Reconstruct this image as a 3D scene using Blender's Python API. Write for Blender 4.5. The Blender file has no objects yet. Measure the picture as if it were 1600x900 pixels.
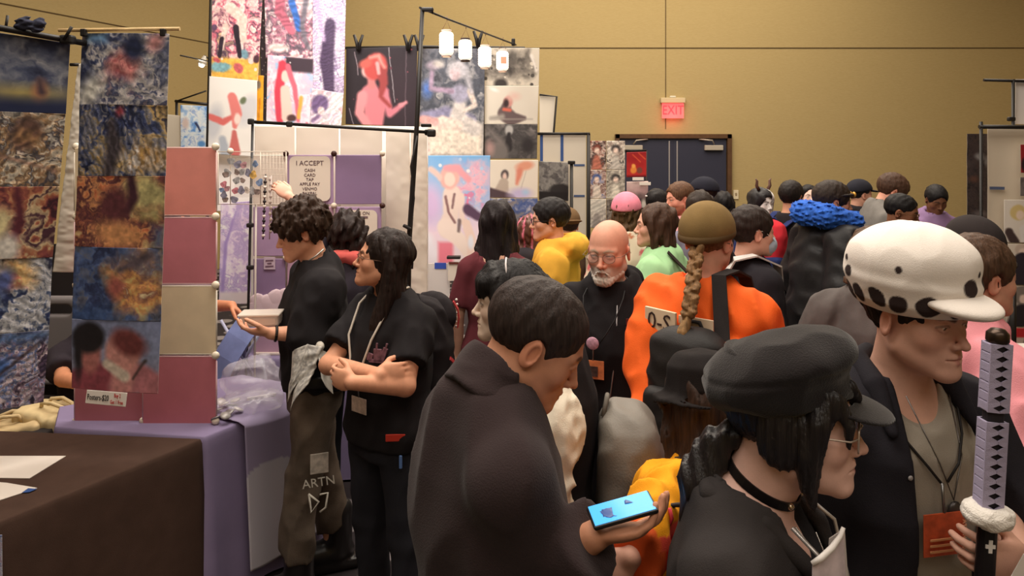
import bpy, bmesh, math, random
import numpy as np
from mathutils import Vector, Matrix

# ---------------------------------------------------------------- camera, world, light, exposure
SC = bpy.context.scene
COL = SC.collection
F_PX = 1156.0          # focal length in pixels of the 1600 px wide photograph
HZ = 225.0             # pixel row of the horizon
EYE = 2.0              # height of the phone camera
cam = bpy.data.cameras.new('camera')
cam.sensor_width = 36.0
cam.lens = F_PX / 1600.0 * 36.0
cam.shift_y = (HZ - 450.0) / 1600.0
cam.clip_start = 0.05
cam.clip_end = 100
camo = bpy.data.objects.new('camera', cam)
camo.location = (0, 0, EYE)
camo.rotation_euler = (math.pi / 2, 0, 0)
COL.objects.link(camo)
SC.camera = camo

def srgb(r, g=None, b=None):
    c = np.array((r, g, b) if g is not None else r, dtype=np.float64) / 255.0
    return np.where(c <= 0.04045, c / 12.92, ((c + 0.055) / 1.055) ** 2.4)

w = bpy.data.worlds.new('world')
w.use_nodes = True
w.node_tree.nodes['Background'].inputs['Color'].default_value = (1.0, 0.90, 0.80, 1)
w.node_tree.nodes['Background'].inputs['Strength'].default_value = 0.36
SC.world = w

def area(name, loc, size, power, color, target=None):
    l = bpy.data.lights.new(name, 'AREA')
    l.shape = 'RECTANGLE'; l.size, l.size_y = size
    l.energy = power; l.color = color
    o = bpy.data.objects.new(name, l)
    o.location = loc
    if target is not None:
        o.rotation_euler = (Vector(target) - Vector(loc)).to_track_quat('-Z', 'Y').to_euler()
    COL.objects.link(o)
    return o
area('ceiling_light_far', (1.5, 7.6, 5.9), (7, 5), 660, (1.0, 0.89, 0.75))
area('ceiling_light_near', (-0.6, 2.4, 5.9), (5, 3), 310, (1.0, 0.90, 0.78))
area('ceiling_light_behind', (0.5, -2.5, 5.9), (7, 3), 170, (1.0, 0.90, 0.78))
area('wall_washer', (1.5, 10.6, 5.9), (9, 0.6), 112, (1.0, 0.86, 0.66), (1.5, 12.2, 2.5))
area('booth_light', (-1.3, 4.75, 3.6), (1.2, 0.3), 17, (1.0, 0.95, 0.92), (-1.2, 6.0, 2.4))
area('panel_fill', (-1.0, 3.7, 3.5), (1.0, 0.3), 22, (1.0, 0.95, 0.90), (-1.1, 4.6, 1.8))  # fill lamp added in front to brighten the panel wall and its sheets
SC.view_settings.view_transform = 'Standard'
SC.view_settings.look = 'None'
SC.view_settings.gamma = 1.0
SC.view_settings.use_curve_mapping = False
SC.view_settings.exposure = 0.0
SC.cycles.max_bounces = 6
SC.cycles.transparent_max_bounces = 12

# ---------------------------------------------------------------- helpers
def P(px, py, Y):
    return Vector(((px - 800.0) * Y / F_PX, Y, EYE - (py - HZ) * Y / F_PX))

def tag(o, label=None, cat=None, group=None, kind=None):
    if label: o['label'] = label
    if cat: o['category'] = cat
    if group: o['group'] = group
    if kind: o['kind'] = kind
    return o

def empty(name, loc=(0, 0, 0), rz=0.0):
    o = bpy.data.objects.new(name, None)
    o.empty_display_size = 0.05
    o.location = loc; o.rotation_euler = (0, 0, rz)
    COL.objects.link(o)
    return o

def thing(name, label, cat, loc=(0, 0, 0), rz=0.0, group=None):
    return tag(empty(name, loc, rz), label, cat, group)

MATS = {}
def mat(col, rough=0.75, bump=0.0, bscale=300.0, var=0.0, vscale=8.0, metal=0.0, emit=0.0, alpha=1.0, vcol=False, spec=0.35, sheen=0.0, trans=0.0, stretch=None):
    """procedural material; col is an sRGB triple"""
    key = (tuple(col), rough, bump, bscale, var, vscale, metal, emit, alpha, vcol, spec, sheen, trans, stretch)
    if key in MATS: return MATS[key]
    m = bpy.data.materials.new('material'); m.use_nodes = True
    nt = m.node_tree; N = nt.nodes; L = nt.links
    b = N['Principled BSDF']
    c = (*srgb(*col), 1)
    b.inputs['Base Color'].default_value = c
    b.inputs['Roughness'].default_value = rough
    b.inputs['Metallic'].default_value = metal
    b.inputs['Specular IOR Level'].default_value = spec
    if alpha < 1: b.inputs['Alpha'].default_value = alpha
    if trans: b.inputs['Transmission Weight'].default_value = trans
    if sheen: b.inputs['Sheen Weight'].default_value = sheen
    src = None
    if vcol:
        a = N.new('ShaderNodeAttribute'); a.attribute_name = 'Col'
        src = a.outputs['Color']
    if var or bump:
        tc = N.new('ShaderNodeTexCoord'); co = tc.outputs['Object']
        if stretch:
            mp = N.new('ShaderNodeMapping'); mp.inputs['Scale'].default_value = stretch
            L.new(co, mp.inputs['Vector']); co = mp.outputs['Vector']
    if var:
        n = N.new('ShaderNodeTexNoise'); n.inputs['Scale'].default_value = vscale; n.inputs['Detail'].default_value = 4
        L.new(co, n.inputs['Vector'])
        r = N.new('ShaderNodeMapRange'); r.inputs['From Min'].default_value = 0.3; r.inputs['From Max'].default_value = 0.7
        r.inputs['To Min'].default_value = 1 - var; r.inputs['To Max'].default_value = 1 + var
        L.new(n.outputs['Fac'], r.inputs['Value'])
        mx = N.new('ShaderNodeVectorMath'); mx.operation = 'SCALE'
        if src is None: mx.inputs[0].default_value = c[:3]
        else: L.new(src, mx.inputs[0])
        L.new(r.outputs['Result'], mx.inputs['Scale'])
        src = mx.outputs['Vector']
    if src is not None: L.new(src, b.inputs['Base Color'])
    if bump:
        n2 = N.new('ShaderNodeTexNoise'); n2.inputs['Scale'].default_value = bscale; n2.inputs['Detail'].default_value = 3
        L.new(co, n2.inputs['Vector'])
        bp = N.new('ShaderNodeBump'); bp.inputs['Strength'].default_value = bump; bp.inputs['Distance'].default_value = 0.004
        L.new(n2.outputs['Fac'], bp.inputs['Height']); L.new(bp.outputs['Normal'], b.inputs['Normal'])
    if emit:
        b.inputs['Emission Strength'].default_value = emit
        if vcol: L.new(src, b.inputs['Emission Color'])
        else: b.inputs['Emission Color'].default_value = c
    MATS[key] = m
    return m

def cloth(col, var=0.12, bump=0.25): return mat(col, 0.9, bump, 420, var, 14, spec=0.15)
def hairmat(col): return mat(tuple(int(v * .85) for v in col), 0.58, 0.5, 55, 0.4, 30, spec=0.22, stretch=(5, 5, 0.35))
def plastic(col, rough=0.45): return mat(col, rough, spec=0.5)
BLACK_METAL = mat((28, 24, 22), 0.5, spec=0.4)
VC = mat((128, 128, 128), 0.55, vcol=True, spec=0.3)
SKIN = mat((128, 128, 128), 0.55, 0.08, 350, 0.06, 40, vcol=True, spec=0.3)
VCLOTH = mat((128, 128, 128), 0.9, 0.2, 400, vcol=True, spec=0.15)
PRINT = mat((128, 128, 128), 0.5, vcol=True, spec=0.25)

def np_mesh(name, V, Fq, material=None, parent=None, smooth=True, col=None):
    """V (n,3) array, Fq list of int arrays (m,3) or (m,4)"""
    me = bpy.data.meshes.new(name)
    V = np.asarray(V, dtype=np.float32)
    if not isinstance(Fq, (list, tuple)): Fq = [Fq]
    Fq = [np.asarray(f, dtype=np.int32) for f in Fq if len(f)]
    nl = sum(f.size for f in Fq); npoly = sum(len(f) for f in Fq)
    me.vertices.add(len(V)); me.vertices.foreach_set('co', V.ravel())
    me.loops.add(nl); me.polygons.add(npoly)
    me.loops.foreach_set('vertex_index', np.concatenate([f.ravel() for f in Fq]).astype(np.int32))
    st = []; o = 0
    for f in Fq:
        st.append(o + np.arange(len(f)) * f.shape[1]); o += f.size
    me.polygons.foreach_set('loop_start', np.concatenate(st).astype(np.int32))
    me.update(calc_edges=True)
    if smooth: me.polygons.foreach_set('use_smooth', np.ones(npoly, dtype=bool))
    if col is not None:
        a = me.color_attributes.new('Col', 'FLOAT_COLOR', 'POINT')
        c4 = np.ones((len(V), 4), dtype=np.float32); c4[:, :3] = col
        a.data.foreach_set('color', c4.ravel())
    ob = bpy.data.objects.new(name, me)
    if material: me.materials.append(material)
    COL.objects.link(ob)
    if parent: ob.parent = parent
    return ob

class MB:
    """collects shapes and links them as one mesh object"""
    def __init__(s): s.bm = bmesh.new()
    def box(s, c, d, R=None, bev=0.0, seg=2):
        r = bmesh.ops.create_cube(s.bm, size=1.0)
        vs = r['verts']
        bmesh.ops.scale(s.bm, vec=d, verts=vs)
        if bev:
            es = list({e for v in vs for e in v.link_edges})
            rr = bmesh.ops.bevel(s.bm, geom=es, offset=bev, segments=seg, affect='EDGES', profile=0.5)
            vs = list({v for f in rr['faces'] for v in f.verts} | {v for v in vs if v.is_valid})
        M = Matrix.Translation(c) @ (R.to_4x4() if R is not None else Matrix())
        bmesh.ops.transform(s.bm, matrix=M, verts=vs)
        return s
    def tube(s, pts, r, seg=10, caps=True):
        pts = [Vector(p) for p in pts]; rs = r if isinstance(r, (list, tuple)) else [r] * len(pts)
        rings = []; up = None
        for i, p in enumerate(pts):
            t = (pts[min(i + 1, len(pts) - 1)] - pts[max(i - 1, 0)])
            t.normalize()
            if up is None:
                up = Vector((0, 0, 1)) if abs(t.z) < 0.9 else Vector((1, 0, 0))
            a = t.cross(up)
            if a.length < 1e-6: a = t.orthogonal()
            a.normalize(); b = t.cross(a).normalized(); up = a.cross(t).normalized()
            rings.append([s.bm.verts.new(p + (a * math.cos(2 * math.pi * k / seg) + b * math.sin(2 * math.pi * k / seg)) * rs[i]) for k in range(seg)])
        for A, B in zip(rings, rings[1:]):
            for k in range(seg):
                f = s.bm.faces.new((A[k], A[(k + 1) % seg], B[(k + 1) % seg], B[k])); f.smooth = True
        if caps:
            s.bm.faces.new(rings[0][::-1]); s.bm.faces.new(rings[-1])
        return s
    def lathe(s, prof, c=(0, 0, 0), R=None, seg=24):
        """prof: list of (radius, z)"""
        M = Matrix.Translation(c) @ (R.to_4x4() if R is not None else Matrix())
        rings = []
        for r, z in prof:
            if r < 1e-6: rings.append([s.bm.verts.new(M @ Vector((0, 0, z)))])
            else: rings.append([s.bm.verts.new(M @ Vector((r * math.cos(2 * math.pi * k / seg), r * math.sin(2 * math.pi * k / seg), z))) for k in range(seg)])
        for A, B in zip(rings, rings[1:]):
            for k in range(seg):
                k2 = (k + 1) % seg
                vs = [A[k % len(A)], A[k2 % len(A)], B[k2 % len(B)], B[k % len(B)]]
                u = []
                for v in vs:
                    if v not in u: u.append(v)
                if len(u) >= 3:
                    try: f = s.bm.faces.new(u); f.smooth = True
                    except ValueError: pass
        return s
    def prism(s, pts, ext):
        """polygon of 3-D points extruded by the vector ext"""
        e = Vector(ext)
        A = [s.bm.verts.new(Vector(p)) for p in pts]; B = [s.bm.verts.new(Vector(p) + e) for p in pts]
        s.bm.faces.new(A[::-1]); s.bm.faces.new(B)
        for k in range(len(A)):
            k2 = (k + 1) % len(A)
            s.bm.faces.new((A[k], A[k2], B[k2], B[k]))
        return s
    def ball(s, c, r, sub=2, sc=(1, 1, 1), R=None):
        rr = bmesh.ops.create_icosphere(s.bm, subdivisions=sub, radius=1.0)
        M = Matrix.Translation(c) @ (R.to_4x4() if R is not None else Matrix()) @ Matrix.Diagonal((r * sc[0], r * sc[1], r * sc[2], 1))
        bmesh.ops.transform(s.bm, matrix=M, verts=rr['verts'])
        for v in rr['verts']:
            for f in v.link_faces: f.smooth = True
        return s
    def build(s, name, material, parent=None):
        bmesh.ops.recalc_face_normals(s.bm, faces=s.bm.faces)
        me = bpy.data.meshes.new(name); s.bm.to_mesh(me); s.bm.free()
        me.materials.append(material)
        o = bpy.data.objects.new(name, me); COL.objects.link(o)
        if parent: o.parent = parent
        return o

def text(s, size, material, name, parent, origin, ux, uz, align='CENTER', depth=0.0006, xscale=1.0):
    """flat lettering: origin is the middle of the baseline row, ux reads to the right, uz is up"""
    cu = bpy.data.curves.new(name, 'FONT'); cu.body = s; cu.size = size; cu.align_x = align; cu.align_y = 'CENTER'
    cu.extrude = depth; cu.resolution_u = 2
    ob = bpy.data.objects.new(name, cu); COL.objects.link(ob)
    dg = bpy.context.evaluated_depsgraph_get()
    me = bpy.data.meshes.new_from_object(ob.evaluated_get(dg))
    bpy.data.objects.remove(ob)
    ux = Vector(ux).normalized(); uz = Vector(uz); uz = (uz - ux * uz.dot(ux)).normalized(); n = ux.cross(uz)
    M = Matrix(((ux.x * xscale, uz.x, n.x, origin[0]), (ux.y * xscale, uz.y, n.y, origin[1]), (ux.z * xscale, uz.z, n.z, origin[2]), (0, 0, 0, 1)))
    me.transform(M)
    me.materials.clear(); me.materials.append(material)
    o = bpy.data.objects.new(name, me); COL.objects.link(o)
    if parent: o.parent = parent
    return o

# ---------------------------------------------------------------- distance-field modelling
def smin(a, b, k):
    h = np.clip(0.5 + 0.5 * (b - a) / k, 0, 1)
    return b + (a - b) * h - k * h * (1 - h)
def smax(a, b, k): return -smin(-a, -b, k)

def cone(a, b, ra, rb=None):
    a = np.array(a, np.float32); ba = np.array(b, np.float32) - a; rb = ra if rb is None else rb
    q = float(ba @ ba) + 1e-9
    def f(p):
        pa = p - a
        t = np.clip(pa @ ba / q, 0, 1)
        e = pa - t[:, None] * ba
        return np.sqrt(np.einsum('ij,ij->i', e, e)) - (ra + (rb - ra) * t)
    return f
def ccone(a, b, ra, rb=None):
    """like cone, cut flat at the end b"""
    c = cone(a, b, ra, rb); b = np.array(b, np.float32); d = b - np.array(a, np.float32); d /= np.linalg.norm(d)
    return lambda p: np.maximum(c(p), (p - b) @ d)
def chain(pts, rs):
    fs = [cone(pts[i], pts[i + 1], rs[i], rs[i + 1]) for i in range(len(pts) - 1)]
    def f(p):
        d = fs[0](p)
        for g in fs[1:]: d = np.minimum(d, g(p))
        return d
    return f
def rotm(rx=0, ry=0, rz=0):
    return np.array(Matrix.Rotation(math.radians(rz), 3, 'Z') @ Matrix.Rotation(math.radians(ry), 3, 'Y') @ Matrix.Rotation(math.radians(rx), 3, 'X'), np.float32)
def ell(c, r, R=None):
    c = np.array(c, np.float32); r = np.array(r if hasattr(r, '__len__') else (r, r, r), np.float32); mr = float(r.min())
    def f(p):
        q = p - c
        if R is not None: q = q @ R
        a = q / r; k0 = np.sqrt(np.einsum('ij,ij->i', a, a)); b = a / r; k1 = np.sqrt(np.einsum('ij,ij->i', b, b)) + 1e-9
        return np.where(k0 < 0.3, (k0 - 1) * mr, k0 * (k0 - 1) / k1)
    return f
def rbox(c, hs, rad=0.01, R=None):
    c = np.array(c, np.float32); hs = np.array(hs, np.float32) - rad
    def f(p):
        q = p - c
        if R is not None: q = q @ R
        q = np.abs(q) - hs
        return np.sqrt((np.maximum(q, 0) ** 2).sum(1)) + np.minimum(q.max(1), 0) - rad
    return f
def half(pt, n):
    pt = np.array(pt, np.float32); n = np.array(n, np.float32); n = n / np.linalg.norm(n)
    return lambda p: (p - pt) @ n
def loft(tab, rnd=0.02, e=2.0):
    """vertical loft: rows of (z, half width, half depth, centre x, centre y)"""
    T = np.array([tuple(r) + (0,) * (5 - len(r)) for r in sorted(tab)], np.float32)
    z0, z1 = T[0, 0] + rnd, T[-1, 0] - rnd
    def f(p):
        z = p[:, 2]
        w = np.interp(z, T[:, 0], T[:, 1]); d = np.interp(z, T[:, 0], T[:, 2])
        x = (p[:, 0] - np.interp(z, T[:, 0], T[:, 3])) / w; y = (p[:, 1] - np.interp(z, T[:, 0], T[:, 4])) / d
        if e == 2.0: r = np.sqrt(x * x + y * y)
        else: r = (np.abs(x) ** e + np.abs(y) ** e) ** (1 / e)
        q = (r - 1) * np.minimum(w, d) * 1.0 + rnd
        v = np.maximum(z0 - z, z - z1)
        return np.minimum(np.maximum(q, v), 0) + np.sqrt(np.maximum(q, 0) ** 2 + np.maximum(v, 0) ** 2) - rnd
    return f
def inter(f, g, k=0.004): return lambda p: smax(f(p), g(p), k)
def minus(f, g, k=0.004): return lambda p: smax(f(p), -g(p), k)
def both(*fs, k=0.01):
    def u(p):
        d = fs[0](p)
        for g in fs[1:]: d = smin(d, g(p), k)
        return d
    return u
def inflate(f, o): return lambda p: f(p) - o
def wob(wl, amp, seed=0, st=(1, 1, 1)):
    rg = np.random.default_rng(seed)
    K = rg.normal(size=(5, 3)); K = K / np.linalg.norm(K, axis=1)[:, None] * (2 * math.pi / wl) * rg.uniform(0.7, 1.4, (5, 1)) * np.array(st)
    K = K.astype(np.float32); ph = rg.uniform(0, 6.28, 5).astype(np.float32)
    return lambda p: amp * np.sin(p @ K.T + ph).sum(1) / 2.2
def fold(wl, amp, seed=0, st=(1, 1, 1)):
    """cloth creases: ridged, warped waves"""
    a = wob(wl, 1.0, seed, st); b = wob(wl * 2.1, 1.0, seed + 7, st)
    return lambda p: amp * (np.abs(a(p)) * 0.9 + b(p) * 0.7 - 0.5)

class Sdf:
    def __init__(s): s.it = []
    def add(s, f, k=0.02): s.it.append((f, k, 1)); return s
    def sub(s, f, k=0.01): s.it.append((f, k, -1)); return s
    def cut(s, f, k=0.004): s.it.append((f, k, 0)); return s
    def noise(s, f): s.it.append((f, 0.0, 2)); return s
    def ev(s, p, use=None):
        d = None
        for i, (f, k, op) in enumerate(s.it):
            if use is not None and not use[i]: continue
            if d is None:
                d = f(p) if op == 1 else np.full(len(p), 9.0, np.float32)
                continue
            g = f(p)
            if op == 2: d = d + g
            elif op == 1: d = smin(d, g, k)
            elif op == -1: d = smax(d, -g, k)
            else: d = smax(d, g, k)
        if d is None: return np.full(len(p), 9.0, np.float32)
        return d
    def __call__(s, p): return s.ev(p)

def axis(lo, hi, hc, foci=()):
    """grid lines from lo to hi, step hc, finer inside the foci (lo, hi, h)"""
    out = [lo]; x = lo
    while x < hi:
        h = hc
        for a, b, hf in foci:
            if a <= x + 1e-6 < b: h = min(h, hf)
            elif x < a: h = min(h, max(a - x, hf))
        x += h; out.append(x)
    return np.array(out, np.float32)

def sdf_mesh(S, lo, hi, hc, foci=(), B=10):
    ax = [axis(lo[i], hi[i], hc, [(f[0][i], f[1][i], f[2]) for f in foci]) for i in range(3)]
    n = [len(a) for a in ax]
    D = np.full(n, 1.0, np.float32)
    st = [list(range(0, n[i], B)) for i in range(3)]
    lo_ = [np.array([ax[i][j] for j in st[i]]) for i in range(3)]; hi_ = [np.array([ax[i][min(j + B, n[i]) - 1] for j in st[i]]) for i in range(3)]
    cc = [(a + b) / 2 for a, b in zip(lo_, hi_)]; hd = [(b - a) / 2 for a, b in zip(lo_, hi_)]
    G = np.stack(np.meshgrid(*cc, indexing='ij'), -1).reshape(-1, 3).astype(np.float32)
    H = np.stack(np.meshgrid(*hd, indexing='ij'), -1).reshape(-1, 3); rad = np.sqrt((H ** 2).sum(1))
    I = np.stack(np.meshgrid(*st, indexing='ij'), -1).reshape(-1, 3)
    M = np.stack([np.asarray(f(G)) for f, k, op in S.it])
    tot = S.ev(G)
    ub = np.where(np.array([op for _, _, op in S.it])[:, None] == 1, M, 9).min(0)
    for b in range(len(G)):
        i0 = I[b]; i1 = np.minimum(i0 + B, n)
        r = rad[b] * 1.15 + 0.008
        sl = tuple(slice(i0[i], i1[i]) for i in range(3))
        if abs(tot[b]) > r + 0.008:
            D[sl] = tot[b]; continue
        use = [True if op == 2 else (M[j, b] < ub[b] + 2 * r + k) if op == 1 else ((M[j, b] < r + k) if op == -1 else (M[j, b] > -r - k)) for j, (f, k, op) in enumerate(S.it)]
        p = np.stack(np.meshgrid(*[ax[i][sl[i]] for i in range(3)], indexing='ij'), -1).reshape(-1, 3)
        D[sl] = S.ev(p, use).reshape([s.stop - s.start for s in sl])
    D[0], D[-1] = np.maximum(D[0], 1e-3), np.maximum(D[-1], 1e-3)
    D[:, 0], D[:, -1] = np.maximum(D[:, 0], 1e-3), np.maximum(D[:, -1], 1e-3)
    D[:, :, 0], D[:, :, -1] = np.maximum(D[:, :, 0], 1e-3), np.maximum(D[:, :, -1], 1e-3)
    return surface_nets(D, ax)

def surface_nets(D, ax):
    S = D < 0
    C = [(i, j, k) for i in (0, 1) for j in (0, 1) for k in (0, 1)]
    n = D.shape
    sub = lambda A, c: A[c[0]:n[0] - 1 + c[0], c[1]:n[1] - 1 + c[1], c[2]:n[2] - 1 + c[2]]
    cnt = np.zeros([m - 1 for m in n], np.uint8)
    for c in C: cnt += sub(S, c)
    act = (cnt > 0) & (cnt < 8)
    idx = np.argwhere(act)
    vid = np.full(act.shape, -1, np.int32); vid[act] = np.arange(len(idx))
    val = {c: D[idx[:, 0] + c[0], idx[:, 1] + c[1], idx[:, 2] + c[2]] for c in C}
    pos = np.zeros((len(idx), 3)); w = np.zeros(len(idx))
    for a in C:
        for q in range(3):
            if a[q]: continue
            b = list(a); b[q] = 1; b = tuple(b)
            m = (val[a] < 0) != (val[b] < 0)
            t = val[a] / (val[a] - val[b] + 1e-12)
            pp = np.array(a, float)[None] + t[:, None] * (np.array(b, float) - np.array(a, float))[None]
            pos[m] += pp[m]; w[m] += 1
    fr = pos / np.maximum(w, 1)[:, None]
    V = np.stack([ax[i][idx[:, i]] + fr[:, i] * (ax[i][np.minimum(idx[:, i] + 1, n[i] - 1)] - ax[i][idx[:, i]]) for i in range(3)], 1)
    Q = []
    for q in range(3):
        o = [r for r in range(3) if r != q]
        A = np.take(S, range(n[q] - 1), q); Bm = np.take(S, range(1, n[q]), q)
        e = np.argwhere(A != Bm)
        e = e[(e[:, o[0]] > 0) & (e[:, o[1]] > 0) & (e[:, o[0]] < n[o[0]] - 1) & (e[:, o[1]] < n[o[1]] - 1)]
        s = S[e[:, 0], e[:, 1], e[:, 2]]
        def at(d0, d1):
            c = e.copy(); c[:, o[0]] += d0; c[:, o[1]] += d1
            return vid[c[:, 0], c[:, 1], c[:, 2]]
        f = np.stack([at(-1, -1), at(0, -1), at(0, 0), at(-1, 0)], 1)
        flip = ~s if q != 1 else s
        f[flip] = f[flip][:, ::-1]
        Q.append(f)
    return V.astype(np.float32), np.concatenate(Q)

def lap(V, Fq, it=1, lam=0.5):
    """light smoothing of a quad mesh"""
    E = np.concatenate([Fq[:, [0, 1]], Fq[:, [1, 2]], Fq[:, [2, 3]], Fq[:, [3, 0]]])
    for _ in range(it):
        A = np.zeros_like(V); c = np.zeros(len(V))
        np.add.at(A, E[:, 0], V[E[:, 1]]); np.add.at(c, E[:, 0], 1)
        np.add.at(A, E[:, 1], V[E[:, 0]]); np.add.at(c, E[:, 1], 1)
        V = V + lam * (A / np.maximum(c, 1)[:, None] - V)
    return V
def sdf_obj(name, S, lo, hi, h, material, parent=None, foci=(), col=None, smooth_it=1, extra=None):
    V, Q = sdf_mesh(S, lo, hi, h, foci)
    if len(V) == 0: return None
    if smooth_it: V = lap(V, Q, smooth_it)
    c = col(V) if callable(col) else None
    return np_mesh(name, V, Q, material, parent, col=c)
# ---------------------------------------------------------------- room shell
def node_wall():
    m = bpy.data.materials.new('material'); m.use_nodes = True
    nt = m.node_tree; N = nt.nodes; L = nt.links; b = N['Principled BSDF']
    tc = N.new('ShaderNodeTexCoord'); mp = N.new('ShaderNodeMapping'); mp.inputs['Scale'].default_value = (3, 3, 55)
    n = N.new('ShaderNodeTexNoise'); n.inputs['Scale'].default_value = 6; n.inputs['Detail'].default_value = 6
    r = N.new('ShaderNodeValToRGB')
    r.color_ramp.elements[0].position = .3; r.color_ramp.elements[0].color = (*srgb(162, 141, 96), 1)
    r.color_ramp.elements[1].position = .7; r.color_ramp.elements[1].color = (*srgb(174, 153, 108), 1)
    L.new(tc.outputs['Object'], mp.inputs['Vector']); L.new(mp.outputs['Vector'], n.inputs['Vector']); L.new(n.outputs['Fac'], r.inputs['Fac']); L.new(r.outputs['Color'], b.inputs['Base Color'])
    b.inputs['Roughness'].default_value = .85; b.inputs['Specular IOR Level'].default_value = .2
    return m
def node_carpet():
    m = bpy.data.materials.new('material'); m.use_nodes = True
    nt = m.node_tree; N = nt.nodes; L = nt.links; b = N['Principled BSDF']
    tc = N.new('ShaderNodeTexCoord'); v = N.new('ShaderNodeTexVoronoi'); v.inputs['Scale'].default_value = 4.2; v.inputs['Randomness'].default_value = .55
    r = N.new('ShaderNodeValToRGB'); r.color_ramp.interpolation = 'LINEAR'
    r.color_ramp.elements[0].position = .36; r.color_ramp.elements[0].color = (*srgb(150, 142, 142), 1)
    r.color_ramp.elements[1].position = .41; r.color_ramp.elements[1].color = (*srgb(62, 56, 58), 1)
    n = N.new('ShaderNodeTexNoise'); n.inputs['Scale'].default_value = 260
    mx = N.new('ShaderNodeMix'); mx.data_type = 'RGBA'; mx.blend_type = 'MULTIPLY'; mx.inputs['Factor'].default_value = .5
    L.new(tc.outputs['Object'], v.inputs['Vector']); L.new(v.outputs['Distance'], r.inputs['Fac']); L.new(tc.outputs['Object'], n.inputs['Vector'])
    L.new(r.outputs['Color'], mx.inputs['A']); L.new(n.outputs['Color'], mx.inputs['B']); L.new(mx.outputs['Result'], b.inputs['Base Color'])
    b.inputs['Roughness'].default_value = 1.0; b.inputs['Specular IOR Level'].default_value = .05
    return m
WALLM = node_wall()
CORNER = Vector((-4.575, 12.2, 0)); LDIR = Vector((-1.02, -3.34, 0)).normalized()
LEND = CORNER + LDIR * 18.0
def struct(name, mb, m):
    o = mb.build(name, m); o['kind'] = 'structure'; return o
struct('floor', MB().box((0, 4, -.05), (26, 20, .1)), node_carpet())
struct('ceiling', MB().box((0, 4, 6.3), (26, 20, .1)), mat((205, 195, 180), .9))
struct('wall_back', MB().box((2.2, 12.3, 3.1), (13.6, .2, 6.4)), WALLM)
n_ = Vector((LDIR.y, -LDIR.x, 0))
if n_.x > 0: n_ = -n_
struct('wall_left', MB().prism([CORNER + Vector((0, 0, -.1)), LEND + Vector((0, 0, -.1)), LEND + Vector((0, 0, 6.3)), CORNER + Vector((0, 0, 6.3))], n_ * .2), WALLM)
struct('wall_right', MB().box((8.9, 4, 3.1), (.2, 18, 6.4)), WALLM)
struct('wall_front', MB().box((0, -4.9, 3.1), (24, .2, 6.4)), WALLM)
SEAM = mat((82, 64, 38), .9)
zs = 2 + 150 * 12.2 / F_PX
struct('trim_1', MB().box((2.2, 12.196, zs), (13.5, .012, .014)), SEAM)
t2 = MB(); a_ = CORNER + Vector((0, 0, zs)) - n_ * .002; b_ = LEND + Vector((0, 0, zs)) - n_ * .002
t2.prism([a_ - Vector((0, 0, .007)), b_ - Vector((0, 0, .007)), b_ + Vector((0, 0, .007)), a_ + Vector((0, 0, .007))], -n_ * .006); struct('trim_2', t2, SEAM)
xs = P(1040, 0, 12.2).x
struct('trim_3', MB().box((xs, 12.196, 4.25), (.010, .012, 4.0)), SEAM)
struct('baseboard_back', MB().box((2.2, 12.19, .06), (13.5, .02, .12)), mat((60, 45, 30), .7))

# double door
WY = 12.2
def bw(px, py, Y=WY): return P(px, py, Y)
BROWN = mat((84, 58, 36), .5, var=.15, vscale=20)
NAVY = mat((46, 47, 62), .45, spec=.4)
d = empty('door_1', (bw(1051, 0).x, WY, 0)); d['kind'] = 'structure'
x0, x1, zt = bw(961, 0).x - d.location.x, bw(1141, 0).x - d.location.x, bw(0, 210).z
fr = MB()
for x in (x0 + .03, x1 - .03): fr.box((x, -.03, zt / 2), (.07, .10, zt))
fr.box((0, -.03, zt - .03), (x1 - x0, .10, .07)); fr.build('door_frame', BROWN, d)
for sg in (-1, 1):
    lf = MB(); lf.box((sg * (x1 - .075) / 2, -.012, (zt - .06) / 2), ((x1 - .075), .045, zt - .075), bev=.004); l_ = lf.build('door_leaf', NAVY, d)
    s_ = MB(); s_.box((sg * .065, -.042, (zt - .1) / 2 + .02), (.022, .016, zt - .16), bev=.004); s_.build('edge_strip', mat((170, 165, 165), .35, metal=.5), l_)
    c_ = MB(); c_.box((sg * .66, -.065, zt - .22), (.30, .07, .085), bev=.01); k_ = c_.build('door_closer', mat((165, 155, 140), .5), l_)
    q_ = MB(); q_.tube([(sg * .66, -.08, zt - .16), (sg * .62, -.13, zt - .10), (sg * .42, -.06, zt - .08)], .012, 6); q_.build('closer_arm', mat((175, 165, 150), .4, metal=.4), k_)
    h_ = MB(); h_.box((sg * .45, -.07, 1.02), (.72, .05, .05), bev=.012); h_.build('push_bar', mat((150, 145, 140), .3, metal=.7), l_)

# exit sign on the back wall
e = thing('exit_sign', 'lit red exit sign mounted on the wall above the double doors', 'exit sign', (bw(1050, 170).x, WY - .02, bw(1050, 170).z))
MB().box((0, -.03, .135), (.40, .10, .085), bev=.008).build('housing', mat((196, 178, 140), .5), e)
MB().box((0, -.035, .195), (.10, .05, .03), bev=.01).build('mount', mat((210, 200, 180), .5), e)
MB().box((0, -.045, -.035), (.36, .012, .25), bev=.004).build('sign_panel', mat((255, 120, 120), .2, alpha=.55, emit=.7), e)
text('EXIT', .215, mat((255, 40, 45), .4, emit=3.0), 'lettering', e, (0, -.056, -.03), (1, 0, 0), (0, 0, 1), xscale=.8)
lp = bpy.data.lights.new('exit_glow', 'POINT'); lp.energy = 3.0; lp.color = (1, .12, .12); lp.shadow_soft_size = .12
lo_ = bpy.data.objects.new('exit_glow', lp); lo_.location = (0, -.16, -.14); COL.objects.link(lo_); lo_.parent = e
sw = thing('light_switch', 'pale wall switch plate beside the double doors', 'light switch', (bw(1149.5, 304).x, WY - .01, bw(1149.5, 304).z))
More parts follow.
